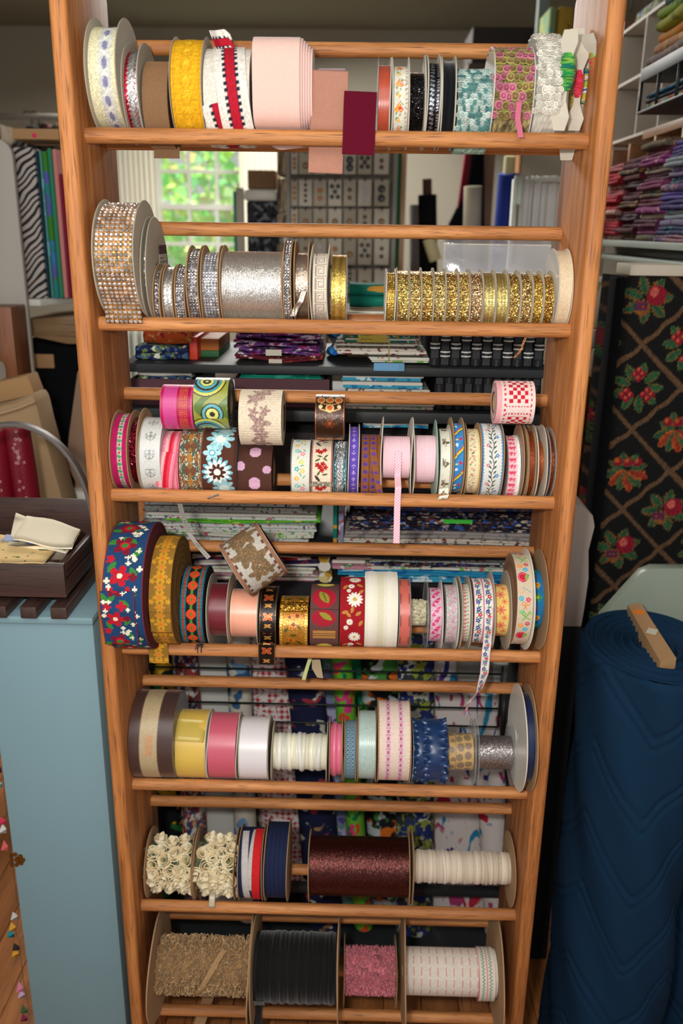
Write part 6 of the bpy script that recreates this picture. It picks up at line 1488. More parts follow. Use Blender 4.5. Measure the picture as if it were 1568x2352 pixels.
lay = {'four small dark buttons in a line': [(0, .3), (0, .1), (0, -.1), (0, -.3)], 'two brown buttons': [(0, .1), (0, -.2)], 'five dark buttons': [(-.22, .25), (.22, .25), (0, .05), (-.22, -.15), (.22, -.15)], 'two small amber buttons': [(0, .12), (0, -.18)], 'silver buttons': [(0, .2), (.02, -.05), (0, -.3)], 'two large black buttons': [(0, .15), (0, -.2)], 'one bronze button': [(0, -.1)], 'three amber buttons': [(0, .2), (0, 0), (0, -.2)]}
kc = {'four small dark buttons in a line': ('d', .006), 'two brown buttons': ('a', .010), 'five dark buttons': ('d', .008), 'two small amber buttons': ('b', .008), 'silver buttons': ('s', .008), 'two large black buttons': ('d', .014), 'one bronze button': ('z', .012), 'three amber buttons': ('a', .006)}
seq = [['three amber buttons', 'one bronze button', 'two brown buttons', 'five dark buttons', 'two large black buttons', 'five dark buttons', 'two small amber buttons'],
       ['three amber buttons', 'four small dark buttons in a line', 'two brown buttons', 'five dark buttons', 'two small amber buttons', 'silver buttons', 'two large black buttons'],
       ['three amber buttons', 'one bronze button', 'one bronze button', 'one bronze button', 'one bronze button', 'two small amber buttons', 'one bronze button'],
       ['three amber buttons', 'two small amber buttons', 'silver buttons', 'two brown buttons', 'one bronze button', 'five dark buttons', 'two small amber buttons'],
       ['three amber buttons', 'one bronze button', 'two brown buttons', 'two large black buttons', 'four small dark buttons in a line', 'one bronze button', 'silver buttons'],
       ['three amber buttons', 'two brown buttons', 'five dark buttons', 'one bronze button', 'two small amber buttons', 'silver buttons', 'two brown buttons'],
       ['three amber buttons', 'two brown buttons', 'silver buttons', 'one bronze button', 'five dark buttons', 'one bronze button', 'two small amber buttons']]
BM = {}
def button_mesh(r, k):
    key = (r, k)
    if key not in BM:
        m = MB(); n = 12; V = []
        for rr, h in ((r, 0), (r, .002), (r*.8, .003), (r*.7, .0022), (0.0001, .0022)):
            for i in range(n): V.append((rr*math.cos(2*pi*i/n), -h, rr*math.sin(2*pi*i/n)))
        F = [(q*n+i, q*n+(i+1) % n, (q+1)*n+(i+1) % n, (q+1)*n+i) for q in range(4) for i in range(n)]
        o = MB().add(V, F).build('button', plain('button_'+k, bc[k], .3, spec=.6), None, smooth=True); BM[key] = o.data; bpy.data.objects.remove(o)
    return BM[key]
rw_ = ['top', 'second', 'third', 'fourth', 'fifth', 'sixth', 'bottom']; cw_ = ['leftmost narrow', 'second', 'third', 'fourth', 'fifth', 'sixth', 'rightmost']
for r, (y0, y1) in enumerate(rows):
    for c, (x0, x1) in enumerate(cols):
        A = at(x0, y1, YBC-.02); B = at(x1, y0, YBC-.02); k = seq[r][c]
        t = thing('button_card', ((A[0]+B[0])/2, YBC-.02, A[2]), 'card with %s, %s card in the %s row of the button stand' % (k.replace(' in a line', ''), cw_[c].split()[0], rw_[r]), 'button card', 'cards of buttons on the wire stand')
        MB().box(A[0]+.001, B[0]-.001, YBC-.02, YBC-.018+.002*(c % 2), A[2], B[2]).build('card', cardmats[(r*3+c*2) % 3 if r > 1 else (r+c) % 2], t)
        w, h = B[0]-A[0], B[2]-A[2]
        MB().tube([((A[0]+B[0])/2, YBC+.02, B[2]+.006), ((A[0]+B[0])/2, YBC-.03, B[2]-.004)], .003, 5).build('hook', plain('dark_hook', (60, 58, 54), .5), t)
        col, rad = kc[k]; rad = min(rad, w*.3)
        for u, v in lay[k]:
            o = bpy.data.objects.new('button', button_mesh(round(rad, 4), col)); COL.objects.link(o); o.parent = t
            o.location = (u*w, -.001, h/2+v*h)
# tan box, white box, speckled carton left of the stand
YB2 = 2.2
tag(MB().box(at(555, 0, YB2)[0], at(632, 0, YB2)[0], YB2+.02, YB2+.3, 0, at(590, 462, YB2)[2]).build('speckled_carton', PR('speckle_print', (50, 50, 54), [(120, 124, 130), (20, 20, 22)], 40, .15), bevel=.006), 'black and white speckled carton beside the window', 'box')
z = at(590, 462, YB2)[2]; zb1 = at(590, 434, YB2)[2]; zb2 = at(590, 390, YB2)[2]
tag(MB().box(at(550, 0, YB2)[0], at(632, 0, YB2)[0], YB2, YB2+.3, z+.001, zb1).build('white_box', M_WPL, bevel=.01), 'rounded white box lying on the speckled carton', 'box')
tag(MB().box(at(560, 0, YB2)[0], at(628, 0, YB2)[0], YB2, YB2+.26, zb1+.001, zb2).build('cardboard_box', plain('brown_lid', (140, 108, 76), .8), bevel=.004), 'brown lidded box on top of the rounded white box by the window', 'box')
x0 = at(534, 0, YB2)[0]; tag(MB().box(x0, at(551, 0, YB2)[0], YB2-.03, YB2, 0, at(540, 432, YB2)[2]).build('pierced_upright', plain('pale_upright', (186, 178, 160), .7)), 'pale pierced upright post left of the speckled carton', 'post')
x0 = at(526, 0, YB2)[0]; tag(MB().box(x0, at(534, 0, YB2)[0], YB2-.02, YB2+.1, 0, at(540, 440, YB2)[2]).build('teal_panel', plain('teal_paint', (30, 130, 120), .6)), 'narrow teal panel left of the pierced post', 'panel')
for k, (p0, p1) in enumerate(((345, 402), (410, 488), (492, 545), (560, 640))):
    A = at(636, p1, YB2-.1); A[2] = 0 if k == 3 else A[2]; B = at(662, p0, YB2-.1); t = tag(MB().box(A[0], B[0], YB2-.1, YB2+.1, A[2], B[2]).build('zipper_bundle', PR('zipper_print%d' % k, (110, 96, 80), [(60, 52, 46), (160, 140, 116)], 30, .1, stretch=(4, 1, .5)), bevel=.006), 'brown zipper bundle, %s of the column left of the button stand' % ['topmost', 'second from top', 'third from top', 'lowest'][k], 'zippers', 'zipper bundles left of the button stand')
# bookcase edge with green bolt
x0, x1 = at(911, 0, 2.3)[0], at(933, 0, 2.3)[0]
tag(MB().box(x0, x1, 2.3, 2.5, .3, at(920, 325, 2.3)[2]).build('green_bolt', plain('green_felt', (12, 104, 74), .9, bump=.2), bevel=.006), 'upright dark green felt bolt right of the button cards', 'fabric')
x1b = at(946, 0, 2.3)[0]; tag(MB().box(x1+.002, x1b, 2.28, 2.6, 0, at(920, 322, 2.3)[2]).build('wood_post', wood('pale_wood', (170, 130, 84), (140, 100, 60), (100, 70, 40), 'z', .6)), 'pale wooden post right of the green felt bolt', 'post')
x0, x1 = at(898, 0, 2.3)[0], at(911, 0, 2.3)[0]; tag(MB().box(x0, x1, 2.32, 2.5, .3, at(920, 330, 2.3)[2]).build('printed_bolt', PR('print_pale_multi', (170, 166, 144), [(60, 120, 150), (180, 60, 60)], 30, .5), bevel=.004), 'pale printed fabric bolt left of the green felt one', 'fabric')
tag(MB().box(at(885, 0, 2.35)[0], at(931, 0, 2.35)[0], 2.52, 2.7, 0, at(900, 560, 2.35)[2]).build('dark_crate', plain('dark_crate', (66, 48, 36), .8)), 'dark crate low behind the right end of the button cards', 'box')
def roll(pt, pb, wpx, y, mat, label, name='fabric_roll', tip=None, grp=None, cat='fabric', y1=None):
    A = at(*pt, y); B = at(*pb, y1 or y)
    if grp and 'leaning' in grp: B = A+(B-A)*(A[2]/(A[2]-B[2]))
    w = wpx/F_PX*np.linalg.norm(A-CAM)/2
    t = thing(name, B, label, cat, grp)
    m = MB().tube([A, A*.999+B*.001, A*.5+B*.5, B], [w*.9, w, w*1.03, w], 20); m.build('cloth', mat, t, smooth=True).data.set_sharp_from_angle(angle=1)
    if tip:
        ax = (A-B)/np.linalg.norm(A-B); MB().tube([A-ax*.001, A+ax*tip[0]], w*tip[1], 16).build('cardboard_core', tip[2], t, smooth=True).data.set_sharp_from_angle(angle=1)
    return t
M_CREAM = plain('cream_core', (206, 196, 150), .7); G_R = 'fabric rolls leaning against the back wall'
roll((981, 447), (985, 760), 40, 2.4, M_BLACK, 'black fabric roll standing against the grey wall', tip=(.06, .5, plain('dark_core', (76, 52, 40), .8)), grp=G_R)
roll((984, 548), (1000, 598), 27, 2.338, M_CREAM, 'short cream cardboard tube tilted in front of the black roll', 'cardboard_tube', None, None, 'tube')
roll((1086, 428), (1078, 760), 38, 2.3, plain('cream_cloth', (170, 162, 140), .9), 'cream fabric roll standing left of the brown bookcase side', grp=G_R)
roll((1168, 398), (1138, 760), 44, 2.1, plain('royal_blue', (24, 50, 136), .85), 'royal blue fabric roll with a cream core showing at its top', tip=(.06, .55, M_CREAM), grp=G_R, y1=2.2)
roll((950, 470), (952, 760), 22, 2.6, plain('grey_roll', (110, 106, 104), .9), 'thin grey fabric roll beside the pale wooden post', grp=G_R)
# red and black cloths draped
m = MB(); y = 2.5
P3 = lambda px, py, yy=y: at(px, py, yy)
def cloth_poly(name, pts, mat, label, y, th=.03):
    poly = [tuple(at(px, py, y)[[0, 2]]) for px, py in pts]
    return tag(MB().prism(poly, 'y', y, y+th).build(name, mat, None, bevel=.006), label, 'fabric')
cloth_poly('draped_cloth', [(1074, 300), (1090, 300), (1072, 440), (1050, 480)], plain('crimson_cloth', (110, 10, 34), .9), 'crimson cloth edge draped against the grey wall', 2.5)
cloth_poly('draped_cloth', [(1085, 300), (1112, 300), (1112, 620), (1020, 620), (1030, 515), (1062, 450), (1075, 410)], M_BLACK, 'black cloth draped beside the crimson one', 2.54)
t = tag(MB().box(at(1116, 0, 2.6)[0], at(1160, 0, 2.6)[0], 2.6, 2.9, 0, at(1130, 320, 2.6)[2]).build('bookcase_side', wood('brown_side', (120, 78, 40), (90, 56, 28), (60, 36, 18), 'z', .5)), 'dark brown wooden bookcase side behind the blue roll', 'bookcase')
tag(MB().box(at(1210, 0, 3.0)[0], at(1216, 0, 3.0)[0], 2.9, 3.0, 0, at(1210, 300, 3.0)[2]).build('door_frame', wood('frame_wood', (150, 100, 56), (120, 76, 40), (80, 48, 24), 'z', .5)), 'narrow wooden frame right of the blue roll', 'frame')
# towels on a white rack
YT = 1.5
A = at(1184, 412, YT); B = at(1300, 384, YT)
tr_ = thing('towel_rack', (A[0], YT, 0), 'white wooden towel rack at the right behind the rack', 'rack')
MB().tube([A, (B[0]+.12, YT-.05, A[2]+.0)], .010, 10).build('rail', M_WHITE, tr_, smooth=True)
MB().tube([(A[0], YT, 0), (A[0], YT, A[2])], .010, 10).build('post', M_WHITE, tr_, smooth=True)
MB().tube([(B[0]+.12, YT-.05, 0), (B[0]+.12, YT-.05, A[2])], .010, 10).build('post', M_WHITE, tr_, smooth=True)
f_hen = PR('print_white_hen', (206, 204, 198), [(190, 50, 44), (186, 140, 60), (90, 120, 140)], 12, .8)
f_plainw = PR('print_white_edge', (208, 206, 200), [(190, 120, 140)], 14, .9)
for k, (p0, p1, m_, lb) in enumerate(((1182, 1203, plain('mint_white', (206, 214, 202), .9), 'short plain white towel, leftmost on the white rack'), (1200, 1222, f_plainw, 'white towel with faint pink print on the white rack'), (1222, 1254, f_hen, 'white tea towel with a red and yellow hen print'), (1255, 1300, f_plainw, 'white towel with pink corner print, rightmost on the rack'))):
    x0, x1 = at(p0, 450, YT-.02)[0], at(p1, 450, YT-.02)[0]; V = []; n = 14; zt_ = A[2]+.012; zl = at(1220, 470 if k == 0 else 545, YT)[2]
    for z in (zt_, zt_-.03, (zt_+zl)/2, zl):
        for i in range(n): V.append((x0+(x1-x0)*i/(n-1), YT-.016-.006*math.sin(i*.9+k), z))
    nn = len(V); V += [(p[0], p[1]+.028, p[2]) for p in V]; F = [tuple(f) for f in gridf(4, n)]+[tuple(f[::-1]+nn) for f in gridf(4, n)]+[(i, i+1, i+1+nn, i+nn) for i in range(n-1)]
    tag(mk('towel', V, F, m_), lb, 'towel', 'towels on the white rack')
# upper right, seen above the top rod
tag(MB().box(at(1238, 0, 2.6)[0], at(1262, 0, 2.6)[0], 2.6, 2.65, at(1250, 110, 2.6)[2], at(1250, -60, 2.6)[2]).build('grey_post', plain('blue_grey_paint', (104, 116, 112), .7)), 'blue-grey post high up right of centre', 'post')
tag(MB().box(at(1090, 0, 2.7)[0], at(1236, 0, 2.7)[0], 2.7, 3.0, at(1150, 150, 2.7)[2], at(1150, 62, 2.7)[2]).build('dark_box', plain('dark_brown_box', (30, 22, 20), .95)), 'dark box on high shelf behind the top row', 'box')
tag(MB().box(at(1080, 0, 2.7)[0], at(1236, 0, 2.7)[0], 2.65, YW, at(1150, 162, 2.7)[2], at(1150, 150, 2.7)[2]-.001).build('high_shelf', plain('dark_shelf', (60, 44, 34), .8)), 'high dark shelf board behind the top row', 'shelf')
for k, (p0, p1, m_, lb) in enumerate(((1264, 1282, PR('print_teal_cream', (110, 130, 90), [(60, 120, 120), (150, 140, 60)], 20, .3), 'green and teal fabric bolt beside the blue-grey post'), (1284, 1320, PR('print_yellow_red', (150, 120, 40), [(110, 40, 30), (130, 130, 60)], 20, .6), 'mustard yellow fabric bolt beside the right upright'))):
    tag(MB().box(at(p0, 0, 2.4)[0], at(p1, 0, 2.4)[0], 2.4, 2.6, at(1270, 140, 2.4)[2]-.1, at(1270, 14, 2.4)[2]).build('fabric_bolt', m_, bevel=.01), lb, 'fabric')
# clear zip bag leaning behind row two
y = .19; A = at(1018, 640, y); B = at(1272, 548, y); n, q = 24, 8; V = []
for j in range(q):
    for i in range(n):
        u = i/(n-1); v = j/(q-1); V.append((A[0]+(B[0]-A[0])*u, y+.002*math.sin(u*13+v*3)+.0015*math.sin(v*16+u*5)+.02*v, A[2]-.05+(B[2]-A[2]+.05)*v))
bag = thing('zip_bag', (A[0], y, A[2]-.05), 'clear plastic zip bag leaning behind the gold spools', 'bag')
for k in (0, .006): mk('plastic_sheet', np.array(V)+np.array([0, k, 0]), gridf(q, n), plain('bag_plastic', (206, 208, 212), .12, spec=1, alpha=.45, bump=.5, bscale=40), bag)
MB().tube([(A[0], y+.018, B[2]-.012), (B[0], y+.018, B[2]-.012)], .0012, 6).build('zip_seam', M_WPL, bag)
MB().box(A[0]+.01, B[0]-.01, y+.0035, y+.0045, A[2]-.05, A[2]+.012).build('paper_insert', plain('insert_card', (196, 204, 206), .6), bag)
# low furniture under the window so the floor does not show between the rows
tag(MB().box(at(540, 0, 2.8)[0], at(1290, 0, 2.8)[0], 3.15, 3.5, 0, at(900, 800, 3.15)[2]).build('low_cabinet', plain('beige_cabinet', (132, 116, 96), .8), bevel=.004), 'low beige cabinet along the wall behind the button stand', 'cabinet')
tag(MB().box(at(300, 0, 2.0)[0], at(640, 0, 2.0)[0], 1.9, 2.05, 0, at(500, 870, 1.9)[2]).build('low_chest', plain('brown_chest', (70, 54, 44), .8), bevel=.004), 'low dark chest under the radiator', 'chest')

# ---------------------------------------------------------------- left side
# white shelf unit with fabric bolts
YL = .95
A = at(0, 330, YL)
def pxbox(p0, p1, q0, q1, y, d, dx=0):
    a = at(p0, q1, y); b = at(p1, q0, y); return a[0], b[0], y, y+d, a[2], b[2]
un = thing('white_shelf_unit', (at(20, 900, YL)[0], YL, 0), 'white shelf unit with a rounded end panel at the left', 'shelf')
ax, bx = at(-80, 500, YL)[0], at(42, 500, YL)[0]; zt_ = at(20, 318, YL)[2]
poly = [(ax, 0), (bx, 0), (bx, zt_-.04)]+[(bx-.04+.04*math.cos(t*pi/10), zt_-.04+.04*math.sin(t*pi/10)) for t in range(1, 6)]+[(ax, zt_)]
MB().prism(poly, 'y', YL, YL+.02).build('end_panel', plain('grey_white_panel', (184, 178, 168), .6), un, bevel=.003)
sx = at(210, 690, YL+.3)[0]; zsh = at(100, 688, YL+.02)[2]
MB().prism([(bx-.02, YL+.021), (at(92, 690, YL+.021)[0], YL+.021), (at(100, 690, YL+.021)[0]+.12, YL+.35), (bx-.02, YL+.35)], 'z', zsh-.018, zsh).build('shelf', M_WHITE, un, bevel=.003)
MB().box(bx-.02, at(230, 690, YL+.3)[0], YL+.5, YL+.52, zsh-.4, zsh+.1).build('back_panel', plain('shelf_back', (120, 108, 84), .8), un)
def m_zebra():
    m, nt, b = newmat('print_zebra'); tc = N(nt, 'ShaderNodeTexCoord'); mp = N(nt, 'ShaderNodeMapping'); mp.inputs['Rotation'].default_value = (0, .75, 0); L(nt, tc.outputs['Object'], mp.inputs['Vector'])
    w = N(nt, 'ShaderNodeTexWave', bands_direction='Z', i_Scale=22.0, i_Distortion=5.0, i_Detail=0.0); L(nt, mp.outputs[0], w.inputs['Vector']); r = N(nt, 'ShaderNodeValToRGB'); L(nt, w.outputs['Fac'], r.inputs[0])
    r.color_ramp.elements[0].color = L4((34, 34, 40)); r.color_ramp.elements[0].position = .35; r.color_ramp.elements[1].color = L4((186, 176, 168)); r.color_ramp.elements[1].position = .5
    L(nt, r.outputs[0], b.inputs['Base Color']); b.inputs['Roughness'].default_value = .9; return m
y = YL+.05; GB = 'fabric bolts standing on the white shelf'
for k, (p0, p1, q0, d, m_, lb) in enumerate(((28, 92, 338, .0, m_zebra(), 'wide fabric bolt with a black and pinkish zebra print'), (93, 100, 346, .004, plain('navy_bolt', (22, 56, 70), .9), 'narrow dark petrol fabric bolt beside the zebra one'), (101, 108, 344, .008, PR('print_mint', (90, 150, 140), [(120, 176, 190)], 30, .3), 'thin mint fabric bolt'), (108, 120, 346, .006, PR('print_sea_floral', (40, 130, 130), [(60, 120, 180), (60, 130, 40), (90, 90, 170)], 16, .2), 'blue and green floral fabric bolt on the white shelf'), (120, 131, 338, .012, plain('green_bolt', (50, 130, 96), .9), 'plain sea green fabric bolt'), (131, 142, 340, .016, plain('pink_bolt', (206, 130, 126), .9), 'salmon pink fabric bolt'), (142, 150, 396, .02, plain('wine_bolt', (130, 24, 54), .9), 'dark wine fabric bolt, shorter than its neighbours'), (150, 160, 400, .02, plain('raspberry_bolt', (190, 34, 80), .9), 'raspberry pink fabric bolt at the right end of the white shelf'))):
    x0, x1 = at(p0, 500, y+d)[0], at(p1, 500, y+d)[0]
    tag(MB().box(x0+.0006, x1-.0006, y+d, y+.26, zsh+.0005, at(60, q0, y)[2]).build('fabric_bolt', m_, bevel=.004), lb, 'fabric bolt', GB)
zc_ = at(70, 338, y)[2]+.014
t = tag(MB().box(at(22, 320, y)[0], at(130, 320, y)[0], y+.02, y+.2, at(60, 330, y)[2]+.002+.01, at(60, 303, y)[2]+.01).build('cardboard_sleeve', M_TAN, bevel=.002), 'flat cardboard piece lying on top of the fabric bolts, with a pink dot', 'cardboard')
P0 = at(78, 311, y+.018); MB().tube([P0, P0+np.array([0, .0025, 0])], .006, 14).build('dot_sticker', plain('pink_dot', (226, 30, 90), .6), t)
# garment rail with hangers far left
yR = 2.6; A = at(-30, 268, yR); B = at(240, 268, yR)
rail = thing('garment_rail', (A[0], yR, 0), 'grey garment rail near the back wall at the left', 'rail')
MB().tube([A, B], .012, 10).build('rail', M_WIRE, rail, smooth=True)
for p in (A, B): MB().tube([(p[0], yR, 0), p], .012, 10).build('post', M_WIRE, rail, smooth=True)
for k, px in enumerate((62, 78)):
    c = at(px, 266, yR); pts = [(c[0]+.020*math.cos(t), yR, c[2]-.003+.020*math.sin(t)) for t in np.linspace(-.3, 3.3, 10)][::-1]+[(c[0]+.018, yR, c[2]-.03), (c[0], yR, c[2]-.06)]
    t = thing('coat_hanger', c, ['left', 'right'][k]+' black hanger hook on the garment rail', 'hanger'); MB().tube(pts, .003, 6).build('hook', M_BLK, t, smooth=True)
    MB().tube([(c[0], yR-.2, c[2]-.14), (c[0], yR, c[2]-.06), (c[0], yR+.2, c[2]-.14)], .007, 8).build('shoulder', M_BLK, t, smooth=True)
fh = [PR('garment_a', (60, 44, 38), [(110, 50, 40)], 10, .4), PR('garment_b', (96, 84, 70), [(60, 56, 50)], 10, .3), PR('garment_c', (50, 46, 44), [(90, 80, 60)], 10, .4)]
for k in range(5):
    px = (-14, 16, 92, 122, 150)[k]; a = at(px, 292, yR); V = []
    tag(MB().box(a[0], a[0]+.052, yR-.2, yR+.2, a[2]-.7, a[2]-.005*(k % 3)).build('hanging_garment', fh[k % 3], bevel=.02), 'dark hanging garment number %s from the left on the rail' % ['one', 'two', 'three', 'four', 'five', 'six'][k], 'garment', 'garments on the rail')
# plywood and black bolts on their side under the white shelf
y = YL+.12
tag(MB().prism([(at(50, 745, y)[0], at(50, 735, y)[2]), (at(230, 745, y)[0], at(230, 720, y)[2]), (at(230, 745, y)[0], at(230, 790, y)[2]), (at(150, 745, y)[0], at(150, 790, y)[2]), (at(50, 745, y)[0], at(50, 768, y)[2])], 'y', y, y+.25).build('plywood_sheet', wood('plywood', (150, 120, 86), (124, 96, 66), (96, 70, 46), 'x', .6), bevel=.002), 'light plywood board stack under the white shelf', 'board')
y = YL+.14
t = thing('black_bolt', at(120, 900, y), 'large black fabric bolt with a cardboard core end under the white shelf', 'fabric bolt')
MB().prism([tuple(at(px, py, y)[[0, 2]]) for px, py in ((56, 778), (110, 790), (200, 800), (215, 1200), (140, 1160), (100, 1000), (60, 900))], 'y', y, y+.3).build('cloth', M_BLACK, t, bevel=.01)
a = at(60, 845, y-.004); b = at(122, 814, y-.004); MB().box(a[0], b[0], y-.004, y+.05, a[2], b[2]).build('cardboard_core', M_TAN, t, bevel=.002)
# canvas tote bag, cardboard, wooden box end
y = .62
t = thing('tote_bag', at(75, 1180, y), 'beige canvas tote bag leaning behind the dark wooden crate', 'bag')
poly = [(-60, 945), (30, 925), (75, 905), (84, 925), (96, 975), (120, 1060), (152, 1175), (152, 1220), (-60, 1220)]
V = []; pts = [at(px, py, y) for px, py in poly]
MB().prism([tuple(p[[0, 2]]) for p in pts], 'y', y, y+.10).build('body', plain('canvas', (170, 140, 104), .9, bump=.3, bscale=200), t, bevel=.012)
MB().tube([at(px, py, y-.006) for px, py in ((-60, 958), (0, 950), (40, 938), (80, 922))], .004, 6).build('hem', plain('canvas_hem', (184, 154, 118), .9), t, smooth=True)
tag(MB().prism([tuple(at(px, py, .66)[[0, 2]]) for px, py in ((-40, 890), (38, 874), (54, 915), (54, 960), (-40, 970))], 'y', .73, .80).build('cardboard_piece', M_TAN, bevel=.002), 'bent cardboard piece sticking out of the tote bag', 'cardboard')
tag(MB().box(*pxbox(-60, 24, 706, 900, .84, .10)).build('wooden_box', wood('red_brown_box', (150, 92, 56), (120, 70, 40), (90, 50, 28), 'z', .6), bevel=.002), 'reddish-brown wooden box end against the white panel', 'box')
roll((-25, 856), (4, 856), 46, .78, M_WCLOTH, 'white rolled fabric end at the left edge of the picture', 'fabric_roll')
# red sequined rolls
M_SEQ = plain('red_shiny_cloth', (120, 10, 30), .35, spec=.6, bump=.3, bscale=200)
for k, (pt, pb, w) in enumerate((((-12, 985), (10, 1200), 56), ((38, 980), (72, 1200), 54))):
    t = roll(pt, pb, w, .42, M_SEQ, ['left shiny red sequined fabric roll behind the crate', 'right shiny red sequined fabric roll with loose clear sequins'][k], 'sequin_roll', None, 'red sequined fabric rolls'); m = MB()
    A, B = at(*pt, .42), at(*pb, .42); ww = w/F_PX*np.linalg.norm(A-CAM)/2
    for q in range(26):
        tt = rnd.random(); ang = rnd.uniform(-.35, .45)+(.2 if k else 0); V, F = ringgeo(.0026, .0007, 8, 4); V = np.array(V)
        V = np.stack([V[:, 0], V[:, 2], V[:, 1]], 1); c = A+(B-A)*tt+np.array([ww*1.02*math.sin(ang), -ww*1.03*math.cos(ang), 0]); m.add(V+c, F)
    m.build('sequins', plain('clear_sequin', (226, 170, 170), .15, spec=1), t, smooth=True, kind='stuff')
# pinkish cloth strip and white bag beside the black bolt
y = .80
poly = [(176, 850), (230, 850), (230, 1110), (192, 1120), (178, 1140), (160, 1145), (172, 1110), (150, 1068), (156, 1000), (164, 940)]
tag(MB().prism([tuple(at(px, py, y)[[0, 2]]) for px, py in poly], 'y', y, y+.04).build('hanging_cloth', plain('tan_pink_cloth', (150, 122, 100), .9, bump=.2), bevel=.008), 'tan cloth strip hanging with a rosy edge left of the rack', 'fabric')
tag(MB().box(*pxbox(158, 230, 1130, 1160, .74, .05)).build('white_parcel', M_WCLOTH, bevel=.01), 'small white parcel behind the dark crate', 'parcel')
# blue cabinet
YC = -.03
M_BLUE = plain('blue_paint', (124, 154, 162), .55, var=.03, vscale=3)
pr = at(213, 1432, YC); cxr = pr[0]; ztop_ = pr[2]; cxl = at(4, 1760, YC)[0]
cab = thing('blue_cabinet', ((cxl+cxr)/2, YC+.2, 0), 'light blue painted cabinet left of the rack, carrying the dark crate', 'cabinet')
MB().box(cxl, cxr, YC, YC+.31, 0, ztop_-.001).build('body', M_BLUE, cab, bevel=.002)
MB().box(cxl-.30, cxr+.003, YC-.008, YC+.315, ztop_, ztop_+.014).build('top_board', M_BLUE, cab, bevel=.003)
h = at(32, 1975, YC-.002); M_BRASS = plain('old_brass', (140, 90, 36), .35, metal=.8)
hg = MB(); 
for (dx, dz, r) in ((0, .0, .006), (.006, .007, .005), (.006, -.007, .005), (-.003, .012, .004), (-.003, -.012, .004), (.011, 0, .004)): hg.tube([(cxl+.008+dx, YC-.0025, h[2]+dz), (cxl+.008+dx, YC, h[2]+dz)], r, 12)
hg.tube([(cxl-.003, YC-.003, h[2]-.014), (cxl-.003, YC-.003, h[2]+.014)], .003, 10); hg.build('hinge', M_BRASS, cab)
# cloth scraps strung on the far side of the cabinet
gar = thing('rag_garland', (cxl-.03, YC+.1, .3), 'string of colourful fabric scraps hanging at the left side of the blue cabinet', 'garland')
sc = [(2, 1765, (60, 40, 90)), (4, 1800, (130, 176, 180)), (12, 1885, (200, 50, 80)), (14, 1905, (206, 200, 196)), (18, 1945, (206, 90, 90)), (40, 2105, (190, 186, 180)), (36, 2130, (206, 150, 50)), (32, 2145, (20, 130, 140)), (44, 2175, (40, 34, 30)), (42, 2190, (206, 150, 40)), (52, 2270, (206, 120, 150)), (56, 2285, (190, 160, 190)), (62, 2320, (60, 90, 50)), (62, 2338, (130, 30, 70))]
pp = []
for k, (px, py, c) in enumerate(sc):
    p = at(px, py, YC+.05); m = MB(); pp.append(p+np.array([.004, .0, .006]))
    for q in range(3):
        a = q*2.1+k; r = .011
        V = [p+np.array([0, 0, 0]), p+np.array([-r, .004*q, r*.7*math.sin(a)]), p+np.array([-r*1.2, -.004, -r*.6]), p+np.array([-.002, .004, -r*1.1])]
        V += [v+np.array([0, .0015, .0008]) for v in V]; m.add(V, [(0, 1, 2, 3), (7, 6, 5, 4), (0, 4, 5, 1), (1, 5, 6, 2), (2, 6, 7, 3), (3, 7, 4, 0)])
    m.build('scrap', plain('scrap_%d' % k, c, .9), gar)
MB().tube(pp, .0006, 5).build('string', plain('brown_string', (90, 70, 60), .9), gar)
# dark wooden crate on the cabinet
M_DW = wood('dark_crate_wood', (74, 50, 42), (54, 36, 32), (34, 22, 20), 'x', .9)
M_DWY = wood('dark_crate_wood_y', (74, 50, 42), (54, 36, 32), (34, 22, 20), 'y', .9)
zc0 = ztop_+.0145
crate = thing('wooden_crate', (at(60, 1390, -.03)[0], .02, zc0), 'dark stained wooden slat crate with a grey handle standing on the blue cabinet', 'crate')
yf = -.035; yb_ = .19; slz = .022
xr_ = at(152, 1370, yf)[0]; xl_ = xr_-.30; zf0 = at(60, 1372, yf)[2]; zf1 = at(60, 1296, yf)[2]; zf0 = max(zf0, zc0+slz+.0005); xrb = xr_
for k in range(4):
    x = at(137, 1380, yf)[0]-k*.052
    MB().box(x-.022 if False else x-.014, x+.014, yf-.012, yb_+.02, zc0, zc0+slz-.0005).build('slat', M_DWY, crate, bevel=.002)
MB().box(xl_, xr_, yf, yf+.012, zf0, zf1).build('front_board', M_DW, crate, bevel=.002)
zbk = at(150, 1148, yb_)[2]
MB().box(xl_, xr_+.03, yb_, yb_+.012, zf0, max(zbk, zf1)).build('back_board', M_DW, crate, bevel=.002)
for xs in (xr_-.011, xl_):
    hh = (zf1-zf0)
    for q in range(2): MB().box(xs, xs+.011, yf+.0125, yb_-.0005, zf0+hh*(.02+.52*q), zf0+hh*(.44+.52*q)).build('side_board', M_DWY, crate, bevel=.002)
MB().box(xl_+.011, xr_-.012, yf+.0125, yb_-.001, zf0, zf0+.006).build('bottom_board', M_DWY, crate)
yh = .08; zh = zf1-.02; R1 = at(192, 1062, yh); pk = at(40, 974, yh); xh = R1[0]+.012
pts = []
xc = pk[0]-.01; aw = xh-xc
for t in np.linspace(0, pi, 26):
    pts.append((xc+aw*math.cos(t), yh, zh+(pk[2]-zh)*math.sin(t)**.72))
m = MB(); V = []; n = 4
pts = np.array(pts); T = np.gradient(pts, axis=0); T /= np.linalg.norm(T, axis=1)[:, None]
for i, p in enumerate(pts):
    nn = np.array([-T[i][2], 0, T[i][0]]); q = .0035
    for a, b in ((-1, -1), (1, -1), (1, 1), (-1, 1)): V.append(p+np.array([0, .010*a, 0])+nn*q*b)
